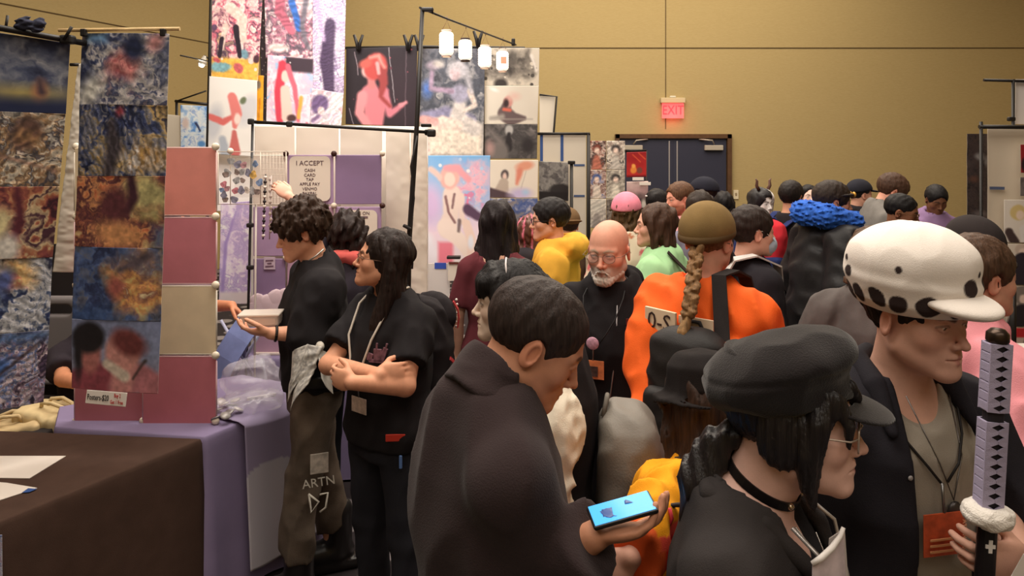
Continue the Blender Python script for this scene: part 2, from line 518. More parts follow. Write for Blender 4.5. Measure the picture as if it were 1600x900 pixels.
MB().box((0, 0, 0), (.085, .016, .15), bev=.004).build('plate', mat((215, 200, 170), .5), sw); MB().box((0, -.012, .01), (.03, .014, .04), bev=.003).build('toggle', mat((150, 130, 100), .5), sw)

# ---------------------------------------------------------------- prints (paint functions for the artwork)
def vnoise(u, v, n, m, rg):
    G = rg.random((n + 2, m + 2)); x = np.clip(u, 0, 1) * n; y = np.clip(v, 0, 1) * m
    i = np.minimum(x.astype(int), n); j = np.minimum(y.astype(int), m); fx = x - i; fy = y - j
    fx = fx * fx * (3 - 2 * fx); fy = fy * fy * (3 - 2 * fy)
    return (G[i, j] * (1 - fx) * (1 - fy) + G[i + 1, j] * fx * (1 - fy) + G[i, j + 1] * (1 - fx) * fy + G[i + 1, j + 1] * fx * fy)
def fbm(u, v, n, rg, asp=1.0, oct=4):
    t = 0; a = .5
    for o in range(oct):
        t = t + a * vnoise(u, v, max(1, int(n * 2 ** o)), max(1, int(n * asp * 2 ** o)), rg); a *= .55
    return t / (.5 * (1 - .55 ** oct) / .45)
def palette(t, cols):
    C = np.stack([np.array(c, float) for c in cols]); x = np.clip(t, 0, .9999) * (len(C) - 1); i = x.astype(int); f = (x - i)[..., None]
    return C[i] * (1 - f) + C[i + 1] * f
def paint(u, v, asp, layers, seed=0, oc=5):
    """u right, v down, asp = height / width; colours in sRGB 0-255"""
    rg = np.random.default_rng(seed); out = np.full(u.shape + (3,), 200.0)
    W = [fbm(u, v, 5, rg, asp) - .5, fbm(u, v, 5, rg, asp) - .5]
    for L in layers:
        k = L[0]; wa = .0
        if k == 'bg': out = palette(v + W[0] * .2, L[1])
        elif k == 'flat': out[...] = L[1]
        elif k == 'swirl':            # ('swirl', scale, palette, warp, (angle stretch))
            _, n, cols, wr = L[:4]
            if oc < 5: n = min(n, 4); wr = wr * .6
            ms = L[4] if len(L) > 4 else None
            a = np.clip(u + W[0] * wr, 0, 1); b = np.clip(v + W[1] * wr, 0, 1)
            t = fbm(a, b, n, rg, asp, oc); t2 = fbm(np.clip(a * .3 + b * .7, 0, 1), b, n * (3 if oc > 3 else 1.6), rg, asp, 3 if oc > 3 else 2)
            t = np.clip((t * .8 + t2 * .2 - .5) * (2.3 if oc > 3 else 2.0) + .5, 0, 1); c = palette(t, cols)
            if ms is None: out = c
            else:
                cx, cy, rx, ry = ms; m = np.clip(1.6 - 1.3 * np.sqrt(((u - cx) / rx) ** 2 + ((v - cy) / ry) ** 2) + W[1] * 2.0, 0, 1)[..., None]; out = out * (1 - m) + c * m
        elif k in ('e', 's', 'p', 'r'):
            uu, vv = u + W[0] * .035, v + W[1] * .035
            if k == 'e':
                _, cx, cy, rx, ry, rot, c = L[:7]; a = math.radians(rot); x = uu - cx; y = (vv - cy) * asp
                X = x * math.cos(a) + y * math.sin(a); Y = -x * math.sin(a) + y * math.cos(a); d = (np.sqrt((X / rx) ** 2 + (Y / ry) ** 2) - 1) * min(rx, ry); soft = L[7] if len(L) > 7 else .012
            elif k == 'r':
                _, xa, ya, xb, yb, c = L[:6]; d = np.maximum(np.maximum(xa - u, u - xb), np.maximum(ya - v, v - yb) * asp); soft = L[6] if len(L) > 6 else .006
            elif k == 's':
                _, pts, rs, c = L[:4]; soft = L[4] if len(L) > 4 else .010; d = np.full(u.shape, 9.0)
                for (xa, ya), (xb, yb), ra, rb in zip(pts, pts[1:], rs, rs[1:]):
                    bx, by = xb - xa, (yb - ya) * asp; t = np.clip(((uu - xa) * bx + (vv - ya) * asp * by) / (bx * bx + by * by + 1e-9), 0, 1)
                    d = np.minimum(d, np.sqrt((uu - xa - t * bx) ** 2 + ((vv - ya) * asp - t * by) ** 2) - (ra + (rb - ra) * t))
            m = np.clip(.5 - d / soft * .5, 0, 1)[..., None]
            cc = np.array(c, float)
            if len(cc) == 6:      # gradient pair
                g = np.clip((W[0] + W[1]) * 3 + .5, 0, 1)[..., None]; cc = cc[:3] * (1 - g) + cc[3:] * g
            out = out * (1 - m) + cc * m
        elif k == 'hatch':           # ('hatch', angle, freq, strength)
            a = math.radians(L[1]); t = np.sin((u * math.cos(a) + v * asp * math.sin(a) + W[0] * .25) * L[2]); out = out * (1 + L[3] * t[..., None])
        elif k == 'grain': out = out * (1 + L[1] * (fbm(u, v, 22, rg, asp, 2) - .5)[..., None])
        elif k == 'dots':
            for i in range(L[1]):
                x, y, r = rg.random(), rg.random(), L[2] * rg.uniform(.4, 1.3); m = np.clip(.5 - (np.sqrt((u - x) ** 2 + ((v - y) * asp) ** 2) - r) / .01, 0, 1)[..., None]; out = out * (1 - m) + np.array(L[3][i % len(L[3])], float) * m
    g = out.mean(-1, keepdims=True); out = g + (out - g) * (.80 if oc > 3 else .95)
    return np.clip(out * .96 + (12 if oc > 3 else 6), 0, 255)

def sheet(name, corners, res=None, layers=None, seed=0, material=None, bulge=.0, thick=.0015, parent=None, curl=0.0, colour=None):
    """thin paper or board through four world corners TL, TR, BR, BL"""
    TL, TR, BR, BL = [np.array(c, float) for c in corners]
    wd = np.linalg.norm(TR - TL); ht = np.linalg.norm(BL - TL); asp = ht / wd
    dist = max(1.0, (TL[1] + BR[1]) / 2) if parent is None or parent.parent is None else 3.0; px = F_PX / dist
    nu = int(np.clip(wd * px / (res or 1.0), 4, 150)); nv = int(np.clip(ht * px / (res or 1.0), 4, 190))
    u, v = np.meshgrid(np.linspace(0, 1, nu + 1), np.linspace(0, 1, nv + 1), indexing='ij')
    Pt = (TL * ((1 - u) * (1 - v))[..., None] + TR * (u * (1 - v))[..., None] + BR * (u * v)[..., None] + BL * ((1 - u) * v)[..., None])
    nrm = np.cross(TR - TL, BL - TL); nrm /= np.linalg.norm(nrm)
    if nrm[1] > 0: nrm = -nrm
    rg = np.random.default_rng(seed + 99)
    wv = (np.sin(u * math.pi) * bulge + (fbm(u, v, 2, rg, asp, 2) - .5) * bulge * 1.2 + curl * v ** 3)
    Pt = Pt + nrm * wv[..., None]
    n = (nu + 1) * (nv + 1)
    V = np.concatenate([Pt.reshape(-1, 3), (Pt - nrm * thick).reshape(-1, 3)])
    i = np.arange(n).reshape(nu + 1, nv + 1)
    q = np.stack([i[:-1, :-1], i[:-1, 1:], i[1:, 1:], i[1:, :-1]], -1).reshape(-1, 4)
    bq = q[:, ::-1] + n
    per = np.concatenate([i[:, 0], i[-1, 1:], i[-2::-1, -1], i[0, -2:0:-1]]); p2 = np.roll(per, -1)
    sd = np.stack([per, p2, p2 + n, per + n], 1)
    col = None
    if layers is not None:
        c = srgb(paint(u, v, asp, layers, seed, 5 if dist < 4 else 3).reshape(-1, 3)); back = np.tile(srgb(225, 220, 212), (n, 1)); col = np.concatenate([c, back])
    o = np_mesh(name, V, [np.concatenate([q, bq]), sd], material or (PRINT if layers is not None else mat(colour or (230, 225, 215), .7)), parent, False, col)
    me = o.data; sm = np.zeros(len(me.polygons), bool); sm[:len(q)] = True; me.polygons.foreach_set('use_smooth', sm)
    return o
def pxsheet(name, quad, **k):
    """quad: four (px, py, Y)"""
    return sheet(name, [P(*q) for q in quad], **k)
def poster(label, quad, layers, seed, group=None, bulge=.006, name='poster', cat='poster', **k):
    o = pxsheet(name, quad, layers=layers, seed=seed, bulge=bulge, **k)
    return tag(o, label, cat, group)
# ---------------------------------------------------------------- people
def face_sdf(f):
    """head in its own frame: eyes at z = 0, face towards -y, metres"""
    g = lambda k, d: f.get(k, d)
    jw = g('jaw', 1.0); ns = g('nose', 1.0); ch = g('chin', 1.0); ck = g('cheek', 1.0); lp = g('lip', 1.0)
    S = Sdf()
    S.add(ell((0, .012, .030), (.0745, .098, .086)))
    S.add(ell((0, -.030, -.030), (.0625, .060, .085)), .03)
    for s in (-1, 1):
        S.add(cone((s * .048 * jw, -.005, -.060), (s * .016, -.074, -.098), .022 * jw, .016), .03)
        S.add(ell((s * .040, -.056, -.028), .023 * ck), .02)
    S.add(ell((0, -.079, -.101), (.020, .0165 * ch, .015)), .02)
    S.add(ell((0, -.078, -.066), (.029, .019, .022)), .016)
    for s in (-1, 1):
        S.add(cone((s * .010, -.0835, .017), (s * .045, -.068, .014), .010, .009), .016)
        S.sub(ell((s * .031, -.0955, -.001), (.0155, .0125, .0115)), .014)
        S.add(ell((s * .031, -.0755, -.001), .0125), .002)
        S.add(chain([(s * .0165, -.0835, -.001), (s * .025, -.0872, .0055), (s * .036, -.0860, .0058), (s * .046, -.0780, .000)], (.0026, .0033, .0033, .0026)), .004)
        S.add(chain([(s * .0165, -.0835, -.002), (s * .025, -.0865, -.0078), (s * .036, -.0850, -.0080), (s * .046, -.0780, -.001)], (.0025, .003, .003, .0025)), .004)
    S.add(chain([(0, -.083, .006), (0, -.094 - .004 * ns, -.016), (0, -.1035 - .004 * ns, -.033)], (.0072, .0082, .0092)), .011)
    S.add(ell((0, -.1045 - .005 * ns, -.036), (.0095, .0095, .0085)), .006)
    for s in (-1, 1):
        S.add(ell((s * .0125, -.0965, -.0395), (.0072, .0095, .007)), .007)
        S.sub(ell((s * .0065, -.1010, -.0455), (.0035, .005, .003)), .003)
    S.add(chain([(-.022, -.0865, -.0672), (-.006, -.0955, -.0612), (0, -.0950, -.0625), (.006, -.0955, -.0612), (.022, -.0865, -.0672)], (.002, .0048 * lp, .0046 * lp, .0048 * lp, .002)), .005)
    S.add(chain([(-.020, -.0865, -.0695), (0, -.0935, -.0745), (.020, -.0865, -.0695)], (.002, .0062 * lp, .002)), .005)
    S.sub(chain([(-.024, -.0880, -.0680), (0, -.1000, -.0680), (.024, -.0880, -.0680)], (.0012, .0018, .0012)), .004)
    for s in (-1, 1):
        R = rotm(0, 0, s * 24) @ rotm(8, 0, 0)
        S.add(ell((s * .0775, .012, -.012), (.0075, .0185, .0315), R), .006)
        S.sub(ell((s * .0845, .007, -.010), (.006, .0095, .019), R), .004)
    return S

def face_col(q, f):
    """colours of the head surface in its own frame (skin, lips, brows, eyes)"""
    n = len(q)
    base = srgb(*f['skin']); C = np.tile(base, (n, 1))
    def blend(m, c):
        nonlocal C
        C = C * (1 - m[:, None]) + np.asarray(c)[None] * m[:, None]
    x = np.abs(q[:, 0])
    red = np.clip(1 - np.sqrt((x - .042) ** 2 + (q[:, 1] + .065) ** 2 + (q[:, 2] + .03) ** 2) / .035, 0, 1) * .35
    red = np.maximum(red, np.clip(1 - np.sqrt(x ** 2 + (q[:, 1] + .11) ** 2 + (q[:, 2] + .036) ** 2) / .02, 0, 1) * .3)
    red = np.maximum(red, np.where(x > .072, .3, 0) * (q[:, 2] > -.05) * (q[:, 2] < .03))
    blend(red, base * np.array((1.05, .68, .62)))
    if f.get('beard'):
        m = np.clip(((q[:, 2] < -.038) * (q[:, 1] < .0)).astype(float), 0, 1)
        m *= np.clip((x + (-.045 - q[:, 2]) * 1.0 - .008) / .012, 0, 1) * np.clip((-q[:, 2] - .038) / .012, 0, 1)
        mm = (q[:, 2] < -.05) & (q[:, 2] > -.0612) & (x < .03) & (q[:, 1] < -.06)
        m = np.maximum(m, mm * 1.0)
        under = (q[:, 2] < -.125)
        blend(m * (~under) * f.get('beard_k', .8), srgb(*f['beard']))
    lips = np.minimum(cone((-.018, -.088, -.0665), (0, -.0955, -.0625), .002, .0048)(q), cone((.018, -.088, -.0665), (0, -.0955, -.0625), .002, .0048)(q))
    lips = np.minimum(lips, chain([(-.018, -.0865, -.0695), (0, -.0935, -.0745), (.018, -.0865, -.0695)], (.002, .0062, .002))(q))
    blend(np.clip((.0025 - lips) / .002, 0, 1) * .8, srgb(*f.get('lips', tuple(np.array(f['skin']) * np.array((.82, .6, .6))))))
    if f.get('brow'):
        d = np.full(n, 1.0)
        for s in (-1, 1):
            d = np.minimum(d, chain([(s * .014, -.093, .0155), (s * .030, -.089, .0215), (s * .047, -.074, .0165)], (.004, .0042, .002))(q))
        blend(np.clip((.0035 - d) / .003, 0, 1) * .85, srgb(*f['brow']))
    for s in (-1, 1):
        e = np.array((s * .031, -.0755, -.001)); v = q - e; r = np.sqrt((v ** 2).sum(1))
        eye = (r < .0131) & (v[:, 1] < -.004)
        if f.get('closed'):
            lid = eye & (np.abs(v[:, 2] + .003) < .0016)
            blend(lid * .8, srgb(40, 28, 24)); continue
        blend(eye * 1.0, srgb(225, 218, 210))
        gz = f.get('gaze', (0, 0)); dx = v[:, 0] - gz[0] * .012; dz = v[:, 2] - gz[1] * .012 + .0005
        ir = eye & (dx ** 2 + dz ** 2 < .0055 ** 2)
        blend(ir * 1.0, srgb(*f.get('iris', (60, 40, 28))))
        blend((eye & (dx ** 2 + dz ** 2 < .0025 ** 2)) * 1.0, srgb(10, 8, 8))
        ln = chain([(s * .0165, -.0850, -.001), (s * .025, -.0900, .0035), (s * .036, -.0885, .0038), (s * .048, -.0790, .000)], (.0012,) * 4)(q)
        blend(np.clip((.0022 - ln) / .0015, 0, 1) * f.get('lash', .7), srgb(30, 22, 20))
    return C

def hand_parts(w, d, nrm, side, curl=0.5, sc=1.0, thumb=0.5, spread=0.004):
    """five-fingered hand: wrist w, finger direction d, palm faces nrm, thumb towards side * (d x nrm)"""
    w = np.array(w, float); d = np.array(d, float); d /= np.linalg.norm(d)
    nrm = np.array(nrm, float); nrm -= d * (nrm @ d); nrm /= np.linalg.norm(nrm)
    t = np.cross(d, nrm) * side
    R = np.stack([d, t, nrm], 1).astype(np.float32)
    fs = [(ell(w + d * .047 * sc, (.050 * sc, .040 * sc, .0155 * sc), R), .012), (ell(w + d * .03 * sc + t * .022 * sc + nrm * .008 * sc, (.028 * sc, .017 * sc, .014 * sc), R), .012)]
    for i, (o, L, r) in enumerate(((.029, .072, .0088), (.010, .080, .0092), (-.010, .075, .0088), (-.028, .060, .0078))):
        b = w + d * (.082 - abs(o - .005) * .22) * sc + t * o * sc
        a = 0.0; pts = [b - d * .02 * sc, b]; rs = [r * sc, r * sc]
        for j, fr in enumerate((.45, .30, .25)):
            a += curl * (.75, 1.1, .8)[j] * (1 + .06 * i)
            pts.append(pts[-1] + (d * math.cos(a) + nrm * math.sin(a) + t * (o * spread * 10)) * L * fr * sc); rs.append(r * sc * (1 - .1 * (j + 1)))
        fs.append((chain(pts, rs), .004))
    b = w + d * .022 * sc + t * .026 * sc + nrm * .006 * sc
    u1 = d * .60 + t * .75 * (1 - thumb * .5) + nrm * thumb * .7; u1 /= np.linalg.norm(u1)
    u2 = d * .85 + t * .25 * (1 - thumb) + nrm * thumb * .6; u2 /= np.linalg.norm(u2)
    fs.append((chain([b, b + u1 * .036 * sc, b + u1 * .036 * sc + u2 * .034 * sc, b + u1 * .036 * sc + u2 * .056 * sc], (.013 * sc, .0105 * sc, .0098 * sc, .0082 * sc)), .006))
    return fs

POSES = {
    'down': ((.215, .03, 1.09), (.222, -.05, .85), None),
    'bent': ((.225, .05, 1.10), (.16, -.17, 1.02), None),
    'front': ((.20, -.02, 1.12), (.08, -.22, 1.12), None),
}

class Person:
    pass

def person(label, px, py, Y, yaw, skin=(205, 160, 135), sex='m', fat=1.0, shw=1.0, hs=None, hdir=(0, 0, 0), hoff=(0, 0, 0), L='down', R='down', face=None, group=None,
           hands=True, legs=True, hc=None, hf=None, neck=1.0, pants=(35, 35, 40), pants_fat=1.0, shoes=(30, 30, 32), lean=0.0, cat='person', feet=None, hand_foci=False, height_k=None):
    """px, py: where the middle of the head (eye level) stands in the picture at distance Y"""
    c = Person()
    H = P(px, py, Y)
    s = H.z / (1.585 + hoff[2]) if height_k is None else height_k
    yaw = yaw - math.degrees(math.atan2(H.x, H.y))     # yaw is given as seen from the camera
    c.s = s; yr = math.radians(yaw); c.Y = Y
    hl = np.array((hoff[0], -.03 + hoff[1], 1.585 + hoff[2])) * s      # head centre in the person's frame
    off = Matrix.Rotation(yr, 3, 'Z') @ Vector((hl[0], hl[1], 0))
    c.root = thing('person', label, cat, (H.x - off.x, H.y - off.y, 0), yr, group)
    c.zoff = H.z - hl[2]
    c.root.location.z = 0 if abs(c.zoff) < .02 else c.zoff
    c.hs = hs if hs else min(max(s, .96), 1.04)
    Rh = rotm(hdir[0], hdir[1], hdir[2]); c.Rh = Rh; c.hl = hl.astype(np.float32)
    c.hd = lambda f: (lambda p: f(((p - c.hl) @ Rh) / c.hs) * c.hs)
    c.toh = lambda p: ((p - c.hl) @ Rh) / c.hs
    c.hp = lambda x, y, z: tuple((Rh @ (np.array((x, y, z)) * c.hs) + c.hl).tolist())
    f = dict(skin=skin); f.update(face or {}); c.f = f
    c.hc = hc or float(np.clip(Y * .0036, .0065, .022)); c.hf = hf or float(np.clip(Y * .0013, .0026, .009))
    fw = fat; m = sex == 'm'
    c.fat = fat
    wz = lambda z, a, b, y=0.0: (z * s, a * s, b * s, 0, y * s)
    sh = (.163 if m else .144) * shw
    c.sh = sh
    c.tab = lambda o: [wz(.78, .155 * fw + o, .105 * fw + o), wz(.90, (.168 if m else .178) * fw + o, .120 * fw + o, .005), wz(1.05, (.150 if m else .135) * fw + o, .108 * fw + o, 0),
                       wz(1.18, .160 * (fw * .6 + .4) * (1 if m else .93) + o, .115 * fw + o + (0 if m else .012), -.005), wz(1.30, .165 * shw * (1 if m else .92) + o, .115 * (fw * .6 + .4) + o + (0 if m else .008), .0),
                       wz(1.385, (.130 if m else .118) * shw + o, .088 + o, .012), wz(1.44, .085 + o, .068 + o, .015), wz(1.47, .060 + o, .058 + o, .012)]
    c.J = {}
    iR = np.array(Matrix.Rotation(-yr, 3, 'Z'))
    c.w2l = lambda p: iR @ (np.array(p, float) - np.array(c.root.location))
    c.dirl = lambda v: iR @ np.array(v, float)
    for nme, sg, a in (('R', -1, R), ('L', 1, L)):
        if a[0] == 'px':          # elbow and wrist given where they stand in the picture, hand directions in world axes
            e_, w_ = (c.w2l(P(*q)) / s for q in a[1:3])
            hd2 = dict(a[3]) if len(a) > 3 else None
            if hd2: hd2['d'] = c.dirl(hd2['d']); hd2['n'] = c.dirl(hd2['n'])
            a = (tuple(e_), tuple(w_), hd2)
        e, wq, hd_ = POSES[a] if isinstance(a, str) else (tuple(a) + (None,))[:3]
        kx = sg if isinstance(a, str) else 1
        fx = (fw * .7 + .3) if isinstance(a, str) else 1
        S_ = np.array((sg * sh, .012, 1.335)) * s
        c.J[nme] = (S_, np.array((e[0] * kx * fx, e[1], e[2])) * s, np.array((wq[0] * kx * fx, wq[1], wq[2])) * s, hd_, sg)
    c.feet = feet or ((-.10, .02), (.10, .02))
    c.neckpts = ((0, .012 * s, 1.40 * s), c.hp(0, .022, -.055))
    c.prims = Sdf()
    B = c.prims
    B.add(c.hd(face_sdf(f)))
    B.add(cone(c.neckpts[0], c.neckpts[1], .060 * s * neck, .054 * c.hs * neck), .022)
    B.add(loft([(r[0], r[1] - .012, r[2] - .012, r[3], r[4]) for r in c.tab(0)], .03), .03)
    for k in ('R', 'L'):
        S_, e, wq, hd_, sg = c.J[k]
        B.add(cone((0, .02 * s, 1.425 * s), S_, .035 * s, .045 * s), .03)
        B.add(cone(S_, e, .043 * s * (fw * .5 + .5), .036 * s * (fw * .5 + .5)), .03)
        B.add(cone(e, wq, .039 * s * (fw * .5 + .5), .026 * s), .012)
        fd = (wq - e) / np.linalg.norm(wq - e)
        if hands:
            if hd_ is None: hd_ = dict(d=fd, n=(-sg * 1.0, .2, 0) if abs(fd[2]) > .6 else (-sg * .6, 0, -.8), side=None, curl=.45)
            if hd_.get('side') is None:
                t = np.cross(np.array(hd_['d'], float), np.array(hd_['n'], float))
                hd_ = dict(hd_); hd_['side'] = 1 if t @ np.array((0, -1.0, .25)) > 0 else -1
            for fn, kk in hand_parts(wq, hd_['d'], hd_['n'], hd_['side'], hd_.get('curl', .45), s, hd_.get('thumb', .5)):
                B.add(fn, kk * s)
    if legs:
        for i, sg in enumerate((-1, 1)):
            fx, fy = c.feet[i]
            hip = (sg * .088 * s * fw, 0, .86 * s); kn = ((sg * .088 * fw * .4 + fx * .6) * s, (fy * .5 - .02) * s, .48 * s); an = (fx * s, fy * s, .09 * s)
            B.add(cone(hip, kn, .075 * s * fw, .050 * s), .03); B.add(cone(kn, an, .052 * s, .036 * s), .02)
            B.add(cone(an, (fx * s, (fy - .13) * s, .035 * s), .036 * s, .028 * s), .02)
    c.lo = np.array((min(-.30 * fw, *[c.J[k][j][0] - .2 for k in 'LR' for j in (1, 2)]), min(-.30 * fw, hl[1] - .16, *[c.J[k][j][1] - .2 for k in 'LR' for j in (1, 2)]), 0.0))
    c.hi = np.array((max(.30 * fw, *[c.J[k][j][0] + .2 for k in 'LR' for j in (1, 2)]), max(.30 * fw, *[c.J[k][j][1] + .15 for k in 'LR' for j in (1, 2)]), max(hl[2] + .17, *[c.J[k][j][2] + .2 for k in 'LR' for j in (1, 2)])))
    foci = [(c.hl - .135, c.hl + .135, c.hf)]
    if hand_foci:
        for k in hand_foci:
            wq = c.J[k][2]; foci.append((wq - .13, wq + .13, max(c.hf * 1.3, .0035)))
    base = srgb(*skin)
    def col(V):
        q = c.toh(V)
        C = face_col(q, f)
        far = (q ** 2).sum(1) > .16 ** 2
        C[far] = base
        return C
    c.body = sdf_obj('body', B, c.lo, c.hi, c.hc * 1.15, SKIN, c.root, foci, col, 0)
    if legs and pants: trousers(c, pants, pants_fat)
    if legs and shoes: shoe_pair(c, shoes)
    return c

def trousers(c, col, fat=1.0, waist=.98, name='trousers', m=None, bottom=.07, flare=0.0, amp=.006, skirt=False):
    s = c.s; S = Sdf(); o = .012 * fat
    t = [r for r in c.tab(o) if r[0] <= 1.1 * s]
    S.add(inter(loft(t, .02), half((0, 0, waist * s), (0, 0, 1))))
    for i, sg in enumerate((-1, 1)):
        fx, fy = c.feet[i]
        hip = (sg * .088 * s * c.fat, 0, .86 * s); kn = ((sg * .088 * c.fat * .4 + fx * .6) * s, (fy * .5 - .02) * s, .48 * s); an = (fx * s, fy * s, bottom * s)
        S.add(cone(hip, kn, .088 * s * c.fat * fat, (.066 + flare * .3) * s * fat), .02); S.add(ccone(kn, an, (.066 + flare * .3) * s * fat, (.056 + flare) * s * fat), .02)
    S.noise(fold(.16, amp, 5, (1, 1, .8)))
    return sdf_obj(name, S, (c.lo[0], -.32, 0), (c.hi[0], .32, 1.05 * s), c.hc, m or cloth(col), c.root)

def shoe_pair(c, col):
    for i in (0, 1):
        fx, fy = c.feet[i]; s = c.s; S = Sdf()
        S.add(ell((fx * s, (fy - .045) * s, .045 * s), (.048 * s, .135 * s, .045 * s))); S.add(cone((fx * s, (fy + .03) * s, .05 * s), (fx * s, (fy + .01) * s, .12 * s), .045 * s, .042 * s), .02)
        S.cut(half((0, 0, .004), (0, 0, -1)))
        sdf_obj('shoe', S, ((fx - .08) * s, (fy - .22) * s, 0), ((fx + .08) * s, (fy + .13) * s, .18 * s), c.hc, mat(col, .5), c.root)

def top(c, col, off=.014, hem=.86, sleeve=1.0, name='shirt', collar=None, fold_amp=.006, neck=(.066, .0), scoop=0.0, m=None, colf=None, opening=None, hood=None, cuff=0.0, drape=0.0, fold_wl=.13, arm_off=0.0,
        wide=0.0, h=None, puff=0.0, zhi=1.62, seed=3, only_arms=None):
    """shirt, jumper, jacket: torso and sleeves over the body"""
    s = c.s; S = Sdf()
    t = c.tab(off)
    t = [(r[0], r[1] + (wide if r[0] < 1.2 * s else 0), r[2] + (wide if r[0] < 1.2 * s else 0) + (drape if r[0] < 1.3 * s else 0) * .5, r[3], r[4] - drape * .3) for r in t]
    if hem < .78: t = [(hem * s - .03, t[0][1] + .03 + wide, t[0][2] + .04, 0, 0)] + t
    S.add(loft(t, .025))
    for k in ('R', 'L'):
        if only_arms and k not in only_arms: continue
        S_, e, wq, hd_, sg = c.J[k]
        g = c.fat * .5 + .5; a = off + arm_off
        S.add(cone((0, .018 * s, 1.420 * s), S_, .042 * s + off, .054 * s * g + off), .035)
        if sleeve <= .5:
            en = S_ + (e - S_) * (sleeve / .5)
            S.add(ccone(S_, en, .054 * s * g + a, .046 * s * g + a * 1.5), .018)
        else:
            S.add(cone(S_, e, .054 * s * g + a, .043 * s * g + a), .016)
            fr = (sleeve - .5) / .5; en = e + (wq - e) * fr
            S.add(ccone(e, en, .044 * s * g + a, .033 * s + a + cuff), .015)
    if collar == 'stand':
        S.add(cone((0, .012 * s, 1.42 * s), tuple(np.array((0, .012 * s, 1.42 * s)) + (np.array(c.neckpts[1]) - np.array((0, .012 * s, 1.42 * s))) * .42), .080 * s, .072 * s), .015)
    if collar == 'hood' or hood:
        S.add(ell((0, .105 * s + off * .5, 1.43 * s), (.135 * s, .085 * s, .082 * s), rotm(25, 0, 0)), .015)
        for sg in (-1, 1): S.add(chain([(sg * .085 * s, .05 * s, 1.45 * s), (sg * .075 * s, -.04 * s, 1.42 * s), (sg * .03 * s, -.10 * s, 1.36 * s)], (.035 * s, .032 * s, .02 * s)), .02)
    if collar == 'shirt':
        for sg in (-1, 1): S.add(chain([(sg * .02 * s, .075 * s, 1.465 * s), (sg * .066 * s, .02 * s, 1.462 * s), (sg * .066 * s, -.05 * s, 1.435 * s), (sg * .05 * s, -.10 * s, 1.385 * s)], (.018 * s, .018 * s, .02 * s, .012 * s)), .008)
    S.noise(fold(fold_wl, fold_amp, seed, (1, 1, .7)))
    S.cut(half((0, 0, hem * s), (0, 0, -1)))
    a = np.array(c.neckpts[0]); b = np.array(c.neckpts[1])
    S.sub(cone(a + (b - a) * .1, b + (b - a) * .3, neck[0] * s, neck[0] * s + .012), .006)
    if scoop: S.sub(ell((0, -.105 * s, 1.44 * s), (.085 * s, .09 * s, scoop * s)), .008)
    if opening: S.sub(opening, .006)
    lo = np.array(c.lo) - .03; hi = np.array(c.hi) + .03; lo[2] = hem * s - .03
    for k in 'LR': lo[2] = min(lo[2], c.J[k][2][2] - .08)
    hi[2] = max(zhi * s, *[c.J[k][j][2] + .1 for k in 'LR' for j in (1, 2)])
    return sdf_obj(name, S, lo, hi, h or c.hc, m or (VCLOTH if colf else cloth(col)), c.root, col=colf)

def strand(n, amp, wav=18.0, seed=0):
    r = np.random.default_rng(seed); p1, p2 = r.uniform(0, 6, 2)
    def f(q):
        th = np.arctan2(q[:, 0], q[:, 1] - .01)
        return amp * (np.sin(th * n + 2.0 * np.sin(q[:, 2] * wav + p1) + p2) * .6 + np.sin(th * n * 2.3 + 1.5 * np.sin(q[:, 2] * wav * 1.7 + p2)) * .4)
    return f

def scalp(o=0.0, hairline=.070, nape=-.055, side=-.03, ears=True, temple=.0):
    """close cap of hair with the face, the ears and the nape cut out"""
    S = Sdf()
    S.add(ell((0, .016, .034), (.0800 + o, .104 + o, .088 + o)))
    S.sub(ell((0, -.118, hairline - .105), (.073 + temple, .088, .105)), .01)
    S.sub(both(half((0, .02, side), (0, -.5, 1)), half((0, .05, nape), (0, 0.25, 1)), k=.01) if False else (lambda q: smax(half((0, .055, nape), (0, .0, 1))(q), -1e3 * np.ones(len(q)), .001)), .006)
    S.sub(lambda q: smax(q[:, 2] - side, q[:, 1] - .030, .01), .008)
    if ears:
        for sg in (-1, 1): S.sub(ell((sg * .085, .006, -.016), (.03, .024, .036)), .006)
    return S

